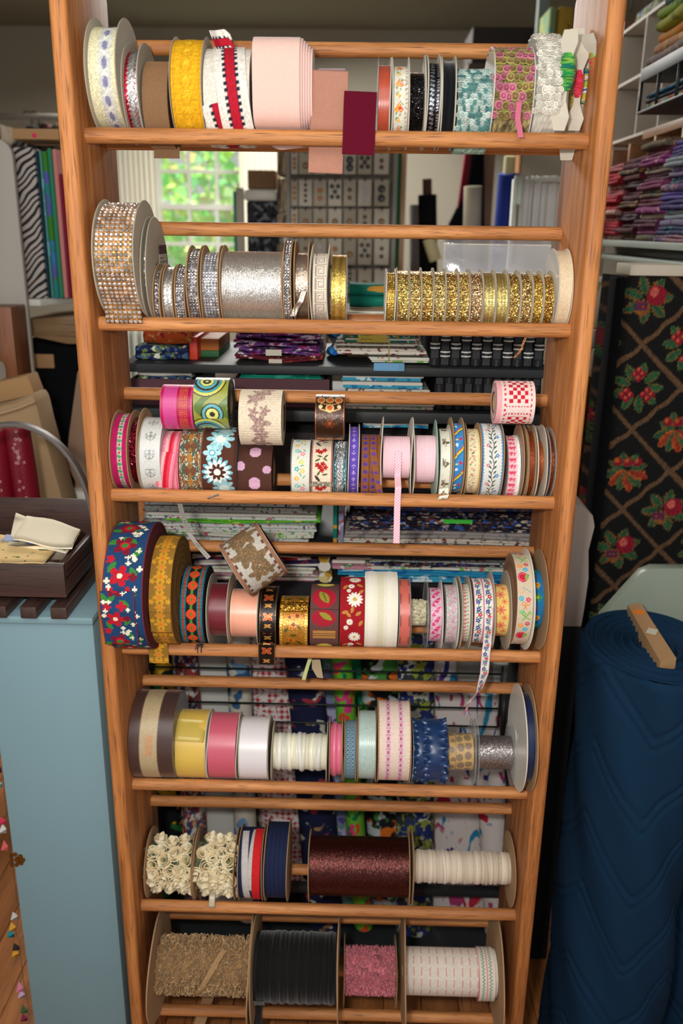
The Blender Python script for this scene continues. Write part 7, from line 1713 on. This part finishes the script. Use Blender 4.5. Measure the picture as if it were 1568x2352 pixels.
m.add(V, [(i*4+k, i*4+(k+1) % 4, (i+1)*4+(k+1) % 4, (i+1)*4+k) for i in range(len(pts)-1) for k in range(4)]+[(0, 1, 2, 3), tuple(len(pts)*4-1-k for k in range(4))])
m.build('handle', plain('grey_bentwood', (92, 84, 80), .45), crate, bevel=.0015)
# cloth pieces in the crate
zcl = zf1-.004
def patch(pts_px, z, mat, label, th=.0015, nm='cloth_piece', wob=.002, sub=7, tilt=0):
    q = [atz(px, py, z) for px, py in pts_px]; n = sub; V = []
    for j in range(n):
        for i in range(n):
            u, v = i/(n-1), j/(n-1); p = (q[0]*(1-u)+q[1]*u)*(1-v)+(q[3]*(1-u)+q[2]*u)*v; p = p+np.array([0, 0, wob*math.sin(u*6+v*4+z*300)+tilt*v]); V.append(p)
    nn = len(V); V += [p-np.array([0, 0, th]) for p in V]; g = gridf(n, n); F = [tuple(f) for f in g]+[tuple(f[::-1]+nn) for f in g]
    e = [(i, i+1) for i in range(n-1)]+[(n*(n-1)+i+1, n*(n-1)+i) for i in range(n-1)]+[(n*(i+1), n*i) for i in range(n-1)]+[(n*i+n-1, n*(i+1)+n-1) for i in range(n-1)]
    F += [(a, b, b+nn, a+nn) for a, b in e]
    return tag(mk(nm, V, F, mat), label, 'fabric')
M_MUS = plain('cream_muslin', (244, 232, 204), .9, bump=.3, bscale=120)
patch([(5, 1290), (135, 1292), (178, 1240), (60, 1205)], zcl-.012, PR('print_pale_stripe', (206, 190, 170), [(150, 110, 100)], 20, .4), 'striped cloth lowest in the crate')
patch([(18, 1250), (150, 1262), (180, 1235), (38, 1192)], zcl+.010, M_MUS, 'folded cream muslin with frayed edge at the back of the crate', .006, wob=.003, tilt=.01)
patch([(30, 1238), (165, 1258), (185, 1222), (62, 1190)], zcl+.020, M_MUS, 'upper cream muslin piece lying on the folded one', .004, wob=.003, tilt=.008)
fl = patch([(-20, 1290), (100, 1293), (135, 1250), (0, 1228)], zcl+.006, PR('print_small_floral', (232, 200, 140), [(170, 50, 60), (90, 110, 60)], 60, .6), 'small floral print piece with blue trim at the front of the crate', .002, wob=.001)
bb = patch([(2, 1240), (130, 1254), (110, 1236), (15, 1228)], zcl+.010, plain('pale_blue_cloth', (170, 180, 206), .9), 'pale blue cloth band with a blue button in the crate', .0015, wob=.001)
c = atz(72, 1245, zcl+.0125); o = MB().tube([c, c+np.array([0, 0, .003])], .009, 20).build('button', plain('blue_button', (50, 90, 176), .3, spec=.6), smooth=False); o.parent = bb
for dx in (-.003, .003): MB().tube([c+np.array([dx, 0, .0028]), c+np.array([dx, 0, .0033])], .0012, 8).build('button_hole', plain('dark_hole', (20, 30, 70), .8), o)
o.location = (0, 0, 0)
# ---------------------------------------------------------------- right side: shelving that runs away from the viewer at x = XS
XS = .75
def atx(px, py, x):
    d = fw*F_PX + rt*(px-784) + up*(1176-py); return CAM+d*((x-CAM[0])/d[0])
def yz(px, py, x=XS): p = atx(px, py, x); return p[1], p[2]
# shelf with folded fabrics
y0 = .46; y1 = 1.35; zs_ = (yz(1400, 548)[1]+yz(1560, 560)[1])/2
sh = thing('grey_shelf', (XS+.2, .9, 0), 'long pale grey-blue shelf at the right carrying stacks of folded fabrics', 'shelf')
M_SG = plain('pale_grey_paint', (168, 178, 170), .5)
MB().box(XS-.03, XS+.42, y0, y1, zs_-.016, zs_).build('shelf_board', M_SG, sh, bevel=.002)
MB().box(XS-.02, XS+.40, y0, y1, zs_-.052, zs_-.040).build('lower_rail', M_SG, sh, bevel=.002)
MB().box(XS+.05, XS+.40, y0, y1, zs_-.039, zs_-.017).build('recess', plain('grey_recess', (112, 112, 104), .7), sh)
for y in (y0+.01, y1-.04):
    MB().box(XS+.36, XS+.40, y, y+.03, 0, zs_-.053).build('leg', M_SG, sh)
def fcol(px0, px1, n, ztop_py, cols, names, x0, seed, place):
    rg = random.Random(seed); ya = yz(px0, 450, x0)[0]; yb2 = yz(px1, 450, x0)[0]; ya, yb2 = max(ya, yb2), min(ya, yb2)
    zt2 = yz((px0+px1)/2, ztop_py, x0)[1]; z = zs_+.0005; h0 = (zt2-z)/n
    ords = ['bottom', 'second', 'third', 'fourth', 'fifth', 'sixth', 'seventh', 'eighth', 'ninth', 'tenth', 'eleventh', 'twelfth', 'thirteenth', 'fourteenth']
    for k in range(n):
        h = h0*rg.uniform(.8, 1.2); c, m_ = cols[k % len(cols)], None; dx = rg.uniform(-.012, .012)
        m_ = PR('stack_%s' % c[0], c[1], c[2], 26+len(c[0]), .3); m = MB()
        L_ = 2 if h > .016 else 1
        for q in range(L_): slab(m, x0+dx+.004*q, x0+.09, yb2+.001, ya-.001, z+h*q/L_, z+h*(q+1)/L_-.0003, 'y', .0009)
        V = np.concatenate(m.V); 
        m2 = MB(); 
        o = m.build('folded_fabric', m_, None, smooth=True); o.data.set_sharp_from_angle(angle=1.2)
        tag(o, '%s folded fabric, %s from the bottom in the %s' % (c[3], ords[k] if k else 'lowest', place) if k else '%s folded fabric at the bottom of the %s' % (c[3], place), 'fabric', 'folded fabrics on the right-hand shelf'); z += h
    return z
reds = [('cream_pink', (186, 150, 140), [(150, 60, 70)], 'cream and pink'), ('red', (150, 20, 40), [(190, 60, 70)], 'bright red'), ('scarlet', (170, 30, 46), [(110, 20, 40)], 'scarlet'), ('rose', (170, 96, 100), [(130, 40, 60)], 'dusty rose')]
mar = [('floral_dark', (90, 70, 56), [(160, 110, 70), (60, 70, 50)], 'dark floral'), ('maroon', (74, 22, 36), [(100, 40, 56)], 'maroon'), ('wine', (90, 30, 50), [(60, 20, 34)], 'wine red'), ('greywine', (84, 66, 70), [(60, 30, 40)], 'grey and wine'), ('burg', (96, 34, 44), [(74, 24, 30)], 'burgundy')]
mau = [('olive_floral', (96, 84, 60), [(150, 100, 80), (60, 60, 70)], 'olive floral'), ('mauve', (120, 50, 90), [(150, 120, 130)], 'mauve'), ('plum', (80, 34, 60), [(110, 60, 80)], 'plum'), ('greige', (150, 136, 122), [(110, 80, 90)], 'greige print'), ('magenta', (130, 50, 110), [(190, 140, 160)], 'magenta print'), ('pwine', (96, 40, 60), [(130, 80, 90)], 'purple wine')]
vio = [('pinkmulti', (150, 110, 120), [(100, 40, 100), (60, 90, 120)], 'pink multicoloured'), ('navyteal', (40, 56, 90), [(60, 110, 120), (110, 70, 130)], 'navy and teal'), ('lilac', (120, 110, 140), [(90, 60, 110)], 'lilac'), ('paleblue', (140, 150, 156), [(100, 110, 140)], 'pale blue'), ('indigo', (66, 56, 110), [(100, 84, 150)], 'indigo'), ('violet', (90, 74, 150), [(60, 50, 100)], 'violet')]
fcol(1385, 1424, 12, 382, reds, '', XS-.005, 1, 'leftmost red stack')
fcol(1424, 1468, 13, 366, mar, '', XS, 2, 'dark maroon stack')
fcol(1468, 1522, 13, 330, mau, '', XS-.01, 3, 'mauve stack')
fcol(1522, 1590, 12, 318, vio, '', XS-.015, 4, 'blue-violet stack')
# wooden cubby unit behind and above the stacks
XC = XS+.10
cub = thing('cubby_unit', (XC+.15, .9, zs_), 'wooden cubby-hole unit above the folded fabrics on the right-hand shelf', 'shelf')
M_CW = wood('cubby_wood', (160, 110, 64), (130, 84, 46), (90, 56, 30), 'y', .6)
zt2 = yz(1420, 322, XC)[1]; M_PL = plain('none', (160, 110, 64))
XCB = XC+.30
MB().box(XC, XCB, .48, y1, zt2-.022, zt2).build('top_board', M_CW, cub, bevel=.001)
for px in (1400, 1438, 1494, 1555):
    y = yz(px, 400, XC)[0]; MB().box(XC, XCB-.011, y-.006, y+.006, zs_+.0005, zt2-.0225).build('divider', M_CW, cub, bevel=.001)
MB().box(XCB-.010, XCB, .48, y1, zs_+.0005, zt2-.0225).build('back_board', plain('cubby_back', (96, 60, 34), .8), cub)
# white cube organiser on the cubby
XO = XC+.02; org = thing('cube_organiser', (XO+.1, 1.0, zt2), 'white open cube organiser standing on the wooden cubby unit', 'shelf')
M_OW = plain('organiser_white', (190, 182, 170), .6); ya = yz(1416, 200, XO)[0]; yb3 = .62; zo1 = yz(1440, 66, XO)[1]; zmid = yz(1428, 195, XO)[1]; t = .008
MB().box(XO, XO+.2, yb3, ya, zo1-t, zo1).build('top_board', M_OW, org); MB().box(XO, XO+.2, yb3, ya, zt2+.0005, zt2+t).build('bottom_board', M_OW, org); MB().box(XO, XO+.19, yb3, ya, zmid-t/2, zmid+t/2).build('middle_board', M_OW, org)
for px in (1416, 1474, 1524):
    y = yz(px, 150, XO)[0]; MB().box(XO, XO+.19, y-t/2, y+t/2, zt2+t, zmid-t/2).build('divider', M_OW, org); MB().box(XO, XO+.19, y-t/2, y+t/2, zmid+t/2, zo1-t).build('divider', M_OW, org)
MB().box(XO+.191, XO+.2, yb3, ya, zt2+t, zo1-t).build('back_board', plain('organiser_back', (128, 116, 104), .8), org)
# brown upright and pale bolt left of it
a = atx(1424, 300, XO+.01); tag(MB().box(a[0], a[0]+.25, ya+.03, ya+.06, zt2+.0005, yz(1430, 44, XO)[1]).build('brown_board', wood('panel_wood', (120, 84, 50), (96, 64, 36), (70, 44, 24), 'z', .6), bevel=.002), 'narrow brown wooden panel left of the white organiser', 'panel')
tag(MB().box(a[0]+.02, a[0]+.2, ya+.065, ya+.11, zt2+.0005, yz(1424, 75, XO)[1]).build('fabric_bolt', PR('print_pale_check', (150, 156, 140), [(100, 120, 90), (176, 170, 160)], 30, .1), bevel=.004), 'pale green checked bolt at the far end of the organiser', 'fabric')
tag(MB().box(a[0]+.02, a[0]+.18, a[1]-.20, a[1]+.03, zo1+.0005, zo1+.05).build('folded_fabric', PR('print_blue_posy', (150, 150, 140), [(60, 80, 130), (110, 120, 70)], 30, .2), bevel=.01), 'blue and green print fabric lying on top of the white organiser', 'fabric')
# sign with brushed strokes on the wall above
XW = XO+.22; sg = thing('wall_sign', atx(1500, 60, XW), 'pale sign with dark brush strokes high up at the right', 'sign')
p0 = atx(1412, 120, XW); p1 = atx(1600, -60, XW)
MB().box(XW, XW+.01, p1[1], p0[1], zo1-.02, p1[2]).build('board', plain('sign_board', (176, 166, 150), .8), sg)
def stroke(x0, y0_, x1, y1_, r): MB().tube([atx(x0, y0_, XW-.001), atx((x0+x1)/2, (y0_+y1_)/2, XW-.001), atx(x1, y1_, XW-.001)], r, 6).build('stroke', plain('brush_ink', (60, 58, 52), .8), sg, smooth=True)
for s_ in ((1455, -8, 1447, 28, .004), (1485, -8, 1486, 22, .004), (1504, -6, 1508, 10, .004), (1508, 10, 1520, -8, .004), (1520, -8, 1524, 2, .003)): stroke(*s_)
# black wire basket with folded cloth and the green pile above it
XB = XS-.03; za = yz(1500, 286, XB)[1]; ya_ = yz(1468, 200, XB)[0]; yb4 = yz(1600, 200, XB)[0]; zb_ = yz(1475, 158, XB)[1]
wb_ = thing('wire_basket', (XB+.15, (ya_+yb4)/2, zt2), 'black wire mesh letter basket standing on the cubby unit', 'basket')
MB().box(XB, XB+.14, yb4, ya_, zt2+.0006, zt2+.006).build('base', M_BLK, wb_, bevel=.001); MB().box(XB, XB+.14, yb4, ya_, zb_-.03, zb_).build('upper_tray', M_BLK, wb_, bevel=.002)
for y in (ya_-.004, (ya_*2+yb4)/3, (ya_+2*yb4)/3, yb4+.004): MB().tube([(XB+.004, y, zt2+.006), (XB+.004, y, zb_-.03)], .004, 8).build('post', M_BLK, wb_, smooth=True)
m = MB()
for k in range(14): z = zt2+.012+(zb_-.04-zt2)*k/14; m.tube([(XB+.135, yb4, z), (XB+.135, ya_, z)], .0012, 4)
m.build('wire_mesh', M_BLK, wb_, kind='stuff')
z = zt2+.0068; cc = [('tealprint', (50, 130, 124), [(20, 70, 80)], 'teal print'), ('aquafl', (90, 160, 150), [(200, 60, 80), (206, 190, 120)], 'aqua floral'), ('creamst', (180, 170, 150), [(190, 110, 80)], 'cream striped'), ('slate', (50, 56, 80), [(80, 70, 100)], 'slate blue'), ('darkgr', (56, 60, 50), [(90, 90, 60)], 'dark olive'), ('petrol', (10, 80, 120), [(20, 110, 150)], 'petrol blue'), ('palegr', (130, 134, 120), [(110, 100, 90)], 'pale grey-green')]
hh = (zb_-.05-z)/8
for k, c in enumerate(cc):
    m = MB(); slab(m, XB+.012+rnd.uniform(0, .01), XB+.13, yb4+.012, ya_-.012, z, z+hh*.97, 'y', .0012); o = m.build('folded_fabric', PR('basket_'+c[0], c[1], c[2], 30, .3), None, smooth=True); o.data.set_sharp_from_angle(angle=1.2); tag(o, c[3]+' folded fabric inside the black wire basket', 'fabric', 'folded fabrics in the wire basket'); z += hh
z = zb_+.0006; gg = [('greyrose', (120, 106, 100), [(160, 130, 120)], 'grey rose print'), ('peach', (170, 120, 80), [(190, 160, 110)], 'peach'), ('orange', (190, 110, 20), [(170, 130, 30)], 'orange'), ('chart', (150, 150, 40), [(110, 120, 30)], 'chartreuse'), ('lime', (120, 150, 40), [(80, 110, 30)], 'lime green'), ('dkteal', (40, 70, 70), [(50, 90, 60)], 'dark teal'), ('olive', (130, 140, 40), [(90, 100, 30)], 'olive yellow'), ('grass', (70, 140, 60), [(110, 160, 50)], 'grass green'), ('emer2', (20, 130, 70), [(40, 150, 90)], 'emerald'), ('mustard', (140, 140, 50), [(110, 100, 40)], 'mustard green')]
for k, c in enumerate(gg):
    m = MB(); h = .0225; slab(m, XB+.01+rnd.uniform(-.012, .012), XB+.14, yb4+.01, ya_-.03-.013*k, z, z+h, 'y', .002); o = m.build('folded_fabric', PR('green_'+c[0], c[1], c[2], 26, .3), None, smooth=True); o.data.set_sharp_from_angle(angle=1.2); tag(o, c[3]+' folded fabric in the green pile at the upper right corner', 'fabric', 'green folded fabrics on the wire basket'); z += h+.0003
# ---------------------------------------------------------------- dark fruit-print bolt standing at the right
YF = .55; xa_ = at(1404, 700, YF)[0]; zt3 = at(1480, 634, YF)[2]; xb_ = xa_+.42
nx, nz = 200, 460; X = np.linspace(xa_, xb_, nx); Z = np.linspace(.02, zt3, nz); XX, ZZ = np.meshgrid(X, Z); x = XX.ravel(); z = ZZ.ravel()
Ap = at(1474.5, 790.6, YF); Ep = at(1566, 890, YF); Bp = at(1454, 987, YF)
ha = Ep[0]-Ap[0]; hb = (Ap[2]-Bp[2])/2
C = np.tile(np.array([20., 20, 20]), (len(x), 1)); s1 = (x-Ap[0])/ha; s2 = (z-Ap[2])/hb
def nearl(v): return np.abs((v+1) % 2-1)
wn = .03*np.sin(x*90+z*70)
ln_ = (np.minimum(nearl(s1+s2+wn), nearl(s1-s2+wn)) < .075)
C[ln_] = (96, 70, 48)
gi = {}
def spot(cx, cz, r, col, col2=None, asp=1, ang=0, leafy=False):
    m = (np.abs(x-cx) < r*1.6) & (np.abs(z-cz) < r*1.6); dx = x[m]-cx; dz = z[m]-cz; c, s_ = math.cos(ang), math.sin(ang); u = dx*c+dz*s_; v = (-dx*s_+dz*c)/asp
    if leafy: q = (np.abs(u) < r) & (np.abs(v) < r*.55*(1-(u/r)**2)*(1+.15*np.sin(u/r*18)))
    else: q = u*u+v*v < r*r
    idx = np.where(m)[0][q]; C[idx] = col
    if col2 is not None:
        if leafy: e = np.abs(v[q]) > r*.30*(1-(u[q]/r)**2)+.0; C[idx[e & (rng.rand(len(idx)) < .6)]] = col2; C[idx[np.abs(v[q]) < r*.03]] = (30, 50, 36)
        else: e = (u[q]+r*.25)**2+(v[q]-r*.3)**2 < (r*.45)**2; C[idx[e]] = col2
G1, G2, RD, RD2, OG = (44, 84, 54), (110, 90, 40), (134, 24, 40), (186, 84, 60), (170, 90, 36)
rg = random.Random(4); jmin = int(-zt3/hb)-2
for j in range(jmin, 8):
    for i in range(-2, 6):
        if (i+j) % 2 == 0: continue
        cx, cz = Ap[0]+ha*i, Ap[2]+hb*j
        if cz < 0: continue
        kind = ((i-j)//2+3*((i+j)//2)) % 3; sc_ = ha*.9
        if kind == 0:
            for k in range(9): a = k*.7+i; spot(cx+sc_*.42*math.cos(a), cz+sc_*.42*math.sin(a), sc_*.24, G1, G2, .9, a, True)
            for k in range(3):
                a = k*2.1+.5+j; bx, bz = cx+sc_*.30*math.cos(a), cz+sc_*.34*math.sin(a)
                for q in range(4): spot(bx+sc_*.10*math.cos(q*1.6), bz+sc_*.10*math.sin(q*1.6), sc_*.085, RD, RD2)
        elif kind == 1:
            for k in range(6): a = -1.6+(k-2.5)*.5; spot(cx+sc_*.3*math.cos(a), cz+sc_*.3*math.sin(a), sc_*.30, (150, 50, 34) if k % 2 else G1, G2 if k % 2 == 0 else (176, 90, 40), .9, a, True)
            for k in range(4): a = .3+k*.8; spot(cx+sc_*.3*math.cos(a), cz+sc_*.3*math.sin(a), sc_*.22, G1, G2, .9, a, True)
            for k in range(3): spot(cx+sc_*(-.25+.25*k), cz+sc_*.22, sc_*.12, RD, OG)
        else:
            for k in range(7): a = k*.9+j; spot(cx+sc_*.38*math.cos(a), cz+sc_*.34*math.sin(a), sc_*.26, G1, (120, 74, 36), .95, a, True)
            spot(cx+sc_*.2, cz+sc_*.1, sc_*.24, RD, (190, 90, 80)); spot(cx-sc_*.1, cz-sc_*.2, sc_*.18, (130, 80, 40), (176, 120, 60), 1.1)
            for q in range(6): spot(cx-sc_*.25+sc_*.1*(q % 3), cz-sc_*.1-sc_*.1*(q//3), sc_*.06, (70, 44, 70), RD)
C = np.clip(C*(1+rng.normal(0, .1, (len(x), 1))), 0, 255)
yy = YF+.004*np.sin(z*9+x*6)+.10*np.clip(1-(x-xa_)/.05, 0, 1)**2.2
fb = thing('fruit_print_bolt', (xa_+.2, YF+.05, 0), 'tall black bolt with trellis, berries and leaves print at the right', 'fabric bolt')
mk('cloth', np.stack([x, yy, z], 1), gridf(nz, nx), M_CLOTH, fb, C)
MB().box(xa_+.008, xb_, YF+.012, YF+.11, 0, zt3-.003).build('bolt_body', M_BLACK, fb, bevel=.004)
tag(MB().box(at(1419, 630, YF+.08)[0], xb_, YF-.006, YF+.10, zt3+.0005, at(1480, 607, YF)[2]).build('white_box', plain('cream_box', (206, 196, 176), .6), bevel=.003), 'flat cream box lying on top of the fruit-print bolt', 'box')
# thin things between the rack and the bolt
y = .72
def slantbox(px_list, y, d, mat, label, name, cat): return tag(MB().prism([tuple(at(px, py, y)[[0, 2]]) for px, py in px_list], 'y', y, y+d).build(name, mat, None, bevel=.003), label, cat)
slantbox([(1384, 640), (1416, 640), (1403, 756), (1368, 756)], .70, .1, PR('print_cream_rose', (176, 164, 144), [(150, 80, 80), (110, 110, 70)], 30, .4), 'cream rose-print pad standing between the rack and the fruit-print bolt', 'pattern_pad', 'pad')
slantbox([(1366, 758), (1402, 758), (1400, 800), (1363, 800)], .70, .1, plain('lilac_grey', (150, 142, 144), .7), 'small lilac-grey box right of the rack', 'grey_box', 'box')
slantbox([(1363, 802), (1400, 802), (1394, 868), (1356, 868)], .70, .1, PR('print_catalog', (176, 160, 136), [(90, 60, 44), (206, 200, 190)], 26, .3), 'cream printed packet right of the rack', 'packet', 'packet')
slantbox([(1340, 870), (1394, 870), (1382, 1000), (1366, 1180), (1318, 1180)], .74, .12, PR('print_amber', (130, 84, 30), [(100, 60, 24), (150, 104, 50)], 30, .2), 'mottled amber-brown fabric roll behind the rack at the right', 'amber_fabric', 'fabric')
slantbox([(1290, 1160), (1335, 1158), (1362, 1185), (1366, 1210), (1352, 1265), (1352, 1330), (1342, 1400), (1335, 1440), (1200, 1440)], .33, .14, plain('white_sack', (176, 160, 148), .8, bump=.3, bscale=20), 'crumpled whitish cloth bag beside the right upright', 'cloth_bag', 'bag')
zb5 = at(1300, 1440, .33)[2]; tag(MB().box(at(1200, 1440, .33)[0], at(1338, 1440, .33)[0], .33, .46, 0, zb5-.0005).build('dark_filler', plain('dark_filler', (22, 22, 24), .9), bevel=.004), 'tall dark filler block added under the whitish cloth bag, behind the right upright', 'box')  # added dark block: carries the bag and fills the black gap below it
# mint lid leaning between the bolts
P_ = [(1380, 1420), (1452, 1340), (1474, 1316), (1500, 1306), (1680, 1306), (1680, 1500), (1380, 1500)]
slantbox(P_, .34, .03, plain('mint_lid', (146, 156, 140), .35), 'pale mint plastic tub lid behind the navy quilted roll', 'plastic_lid', 'lid')
# ---------------------------------------------------------------- navy quilted rolls
M_QUILT = plain('navy_quilt', (20, 46, 70), .95, spec=.1, bump=.5, bscale=700, sheen=.0)
def quilt_roll(cx, cy, rx, ry, ztop, label, core=False, seed=0):
    t = thing('quilted_roll', (cx, cy, 0), label, 'fabric roll', 'navy quilted fabric rolls right of the rack')
    na, nh = 150, 260; a = np.linspace(0, 2*pi, na, endpoint=False); hs = np.linspace(0, 1, nh); A, H = np.meshgrid(a, hs); A = A.ravel(); H = H.ravel(); z = H*(ztop-.008)
    s_ = (A-4.5)*1.15; f = z/.165-np.abs(((s_+1) % 2)-1)*.8+.25+.04*np.sin(A*5+z*9)
    g1 = np.abs((f % 1)-.5); g2 = np.abs(((f+.16) % 1)-.5); gr = np.exp(-(g1/.035)**2)+.8*np.exp(-(g2/.03)**2)
    bulge = .004*np.sin(z*12+A*3)+.003*np.sin(A*7+z*21)
    r = 1+(-gr*.0040+bulge)/rx; edge = 1-.05*np.clip((H-.985)/.015, 0, 1)**2; r = r*edge
    V = [np.stack([cx+rx*r*np.cos(A), cy+ry*r*np.sin(A), z], 1)]; F = []
    i = np.arange(nh-1)[:, None]; j = np.arange(na)[None]; F.append(np.stack([i*na+j, i*na+(j+1) % na, (i+1)*na+(j+1) % na, (i+1)*na+j], -1).reshape(-1, 4))
    mk('quilt', V[0], F[0], M_QUILT, t)
    m = MB(); nr = 36; V = []; ccx, ccy = cx+rx*.08, cy+ry*.05
    for q in range(nr):
        tq = 1-q/(nr-1)*.78; ph = (q/nr*6.0); rdg = .0055*math.sin(q/(nr-1)*2*pi*6)-.004*(q/nr)
        for j in range(na):
            e = a[j]; w_ = 1-tq; kx = cx*(tq)+ccx*w_; ky = cy*tq+ccy*w_; rr = tq*.992*(1+.012*math.sin(e*3+q*.4)*(q > 1))
            V.append((kx+rx*rr*math.cos(e), ky+ry*rr*math.sin(e), ztop-.006+rdg+.0025*math.sin(e*2+q*.9)))
    F = gridf(nr, na+0)[:0]; i = np.arange(nr-1)[:, None]; j = np.arange(na)[None]; F = np.stack([i*na+j, i*na+(j+1) % na, (i+1)*na+(j+1) % na, (i+1)*na+j], -1).reshape(-1, 4)
    mk('coiled_top', np.array(V), F, M_QUILT, t)
    if core:
        c = [atz(px, py, ztop+.012) for px, py in ((1441, 1390), (1470, 1384), (1553, 1512), (1516, 1519))]
        m = MB(); V = [p for p in c]+[p-np.array([0, 0, .10]) for p in c]; m.add(V, [(0, 1, 2, 3), (7, 6, 5, 4), (0, 4, 5, 1), (1, 5, 6, 2), (2, 6, 7, 3), (3, 7, 4, 0)]); m.build('cardboard_core', M_TAN, t)
        p = atz(1467, 1406, ztop+.0122); m = MB().tube([p, p+np.array([0, 0, .0006])], .012, 20); m.build('orange_sticker', plain('orange_sticker', (236, 130, 20), .6), t)
        p = atz(1497, 1450, ztop+.0122); MB().box(p[0]-.009, p[0]+.009, p[1]-.012, p[1]+.012, p[2], p[2]+.0006, R=rotz(-.5)).build('white_tear', M_PAPER, t)
    mb = MB(); mb.tube([(cx+rx*.15*math.cos(e), cy+ry*.15*math.sin(e), ztop-.014) for e in np.linspace(0, 6.2, 12)], .03 if not core else .004, 6).build('inner_turns', M_QUILT, t, smooth=True)
    return t
zq = 0.995
lx = atz(1333, 1440, zq); rx_ = .119; quilt_roll(lx[0]+rx_*.98, .10, rx_, .155, zq, 'large navy quilted fabric roll with a cardboard core, standing right of the rack', True)
quilt_roll(lx[0]+rx_*2+.125-.006, .24, .125, .12, .86, 'second navy quilted fabric roll at the lower right edge')
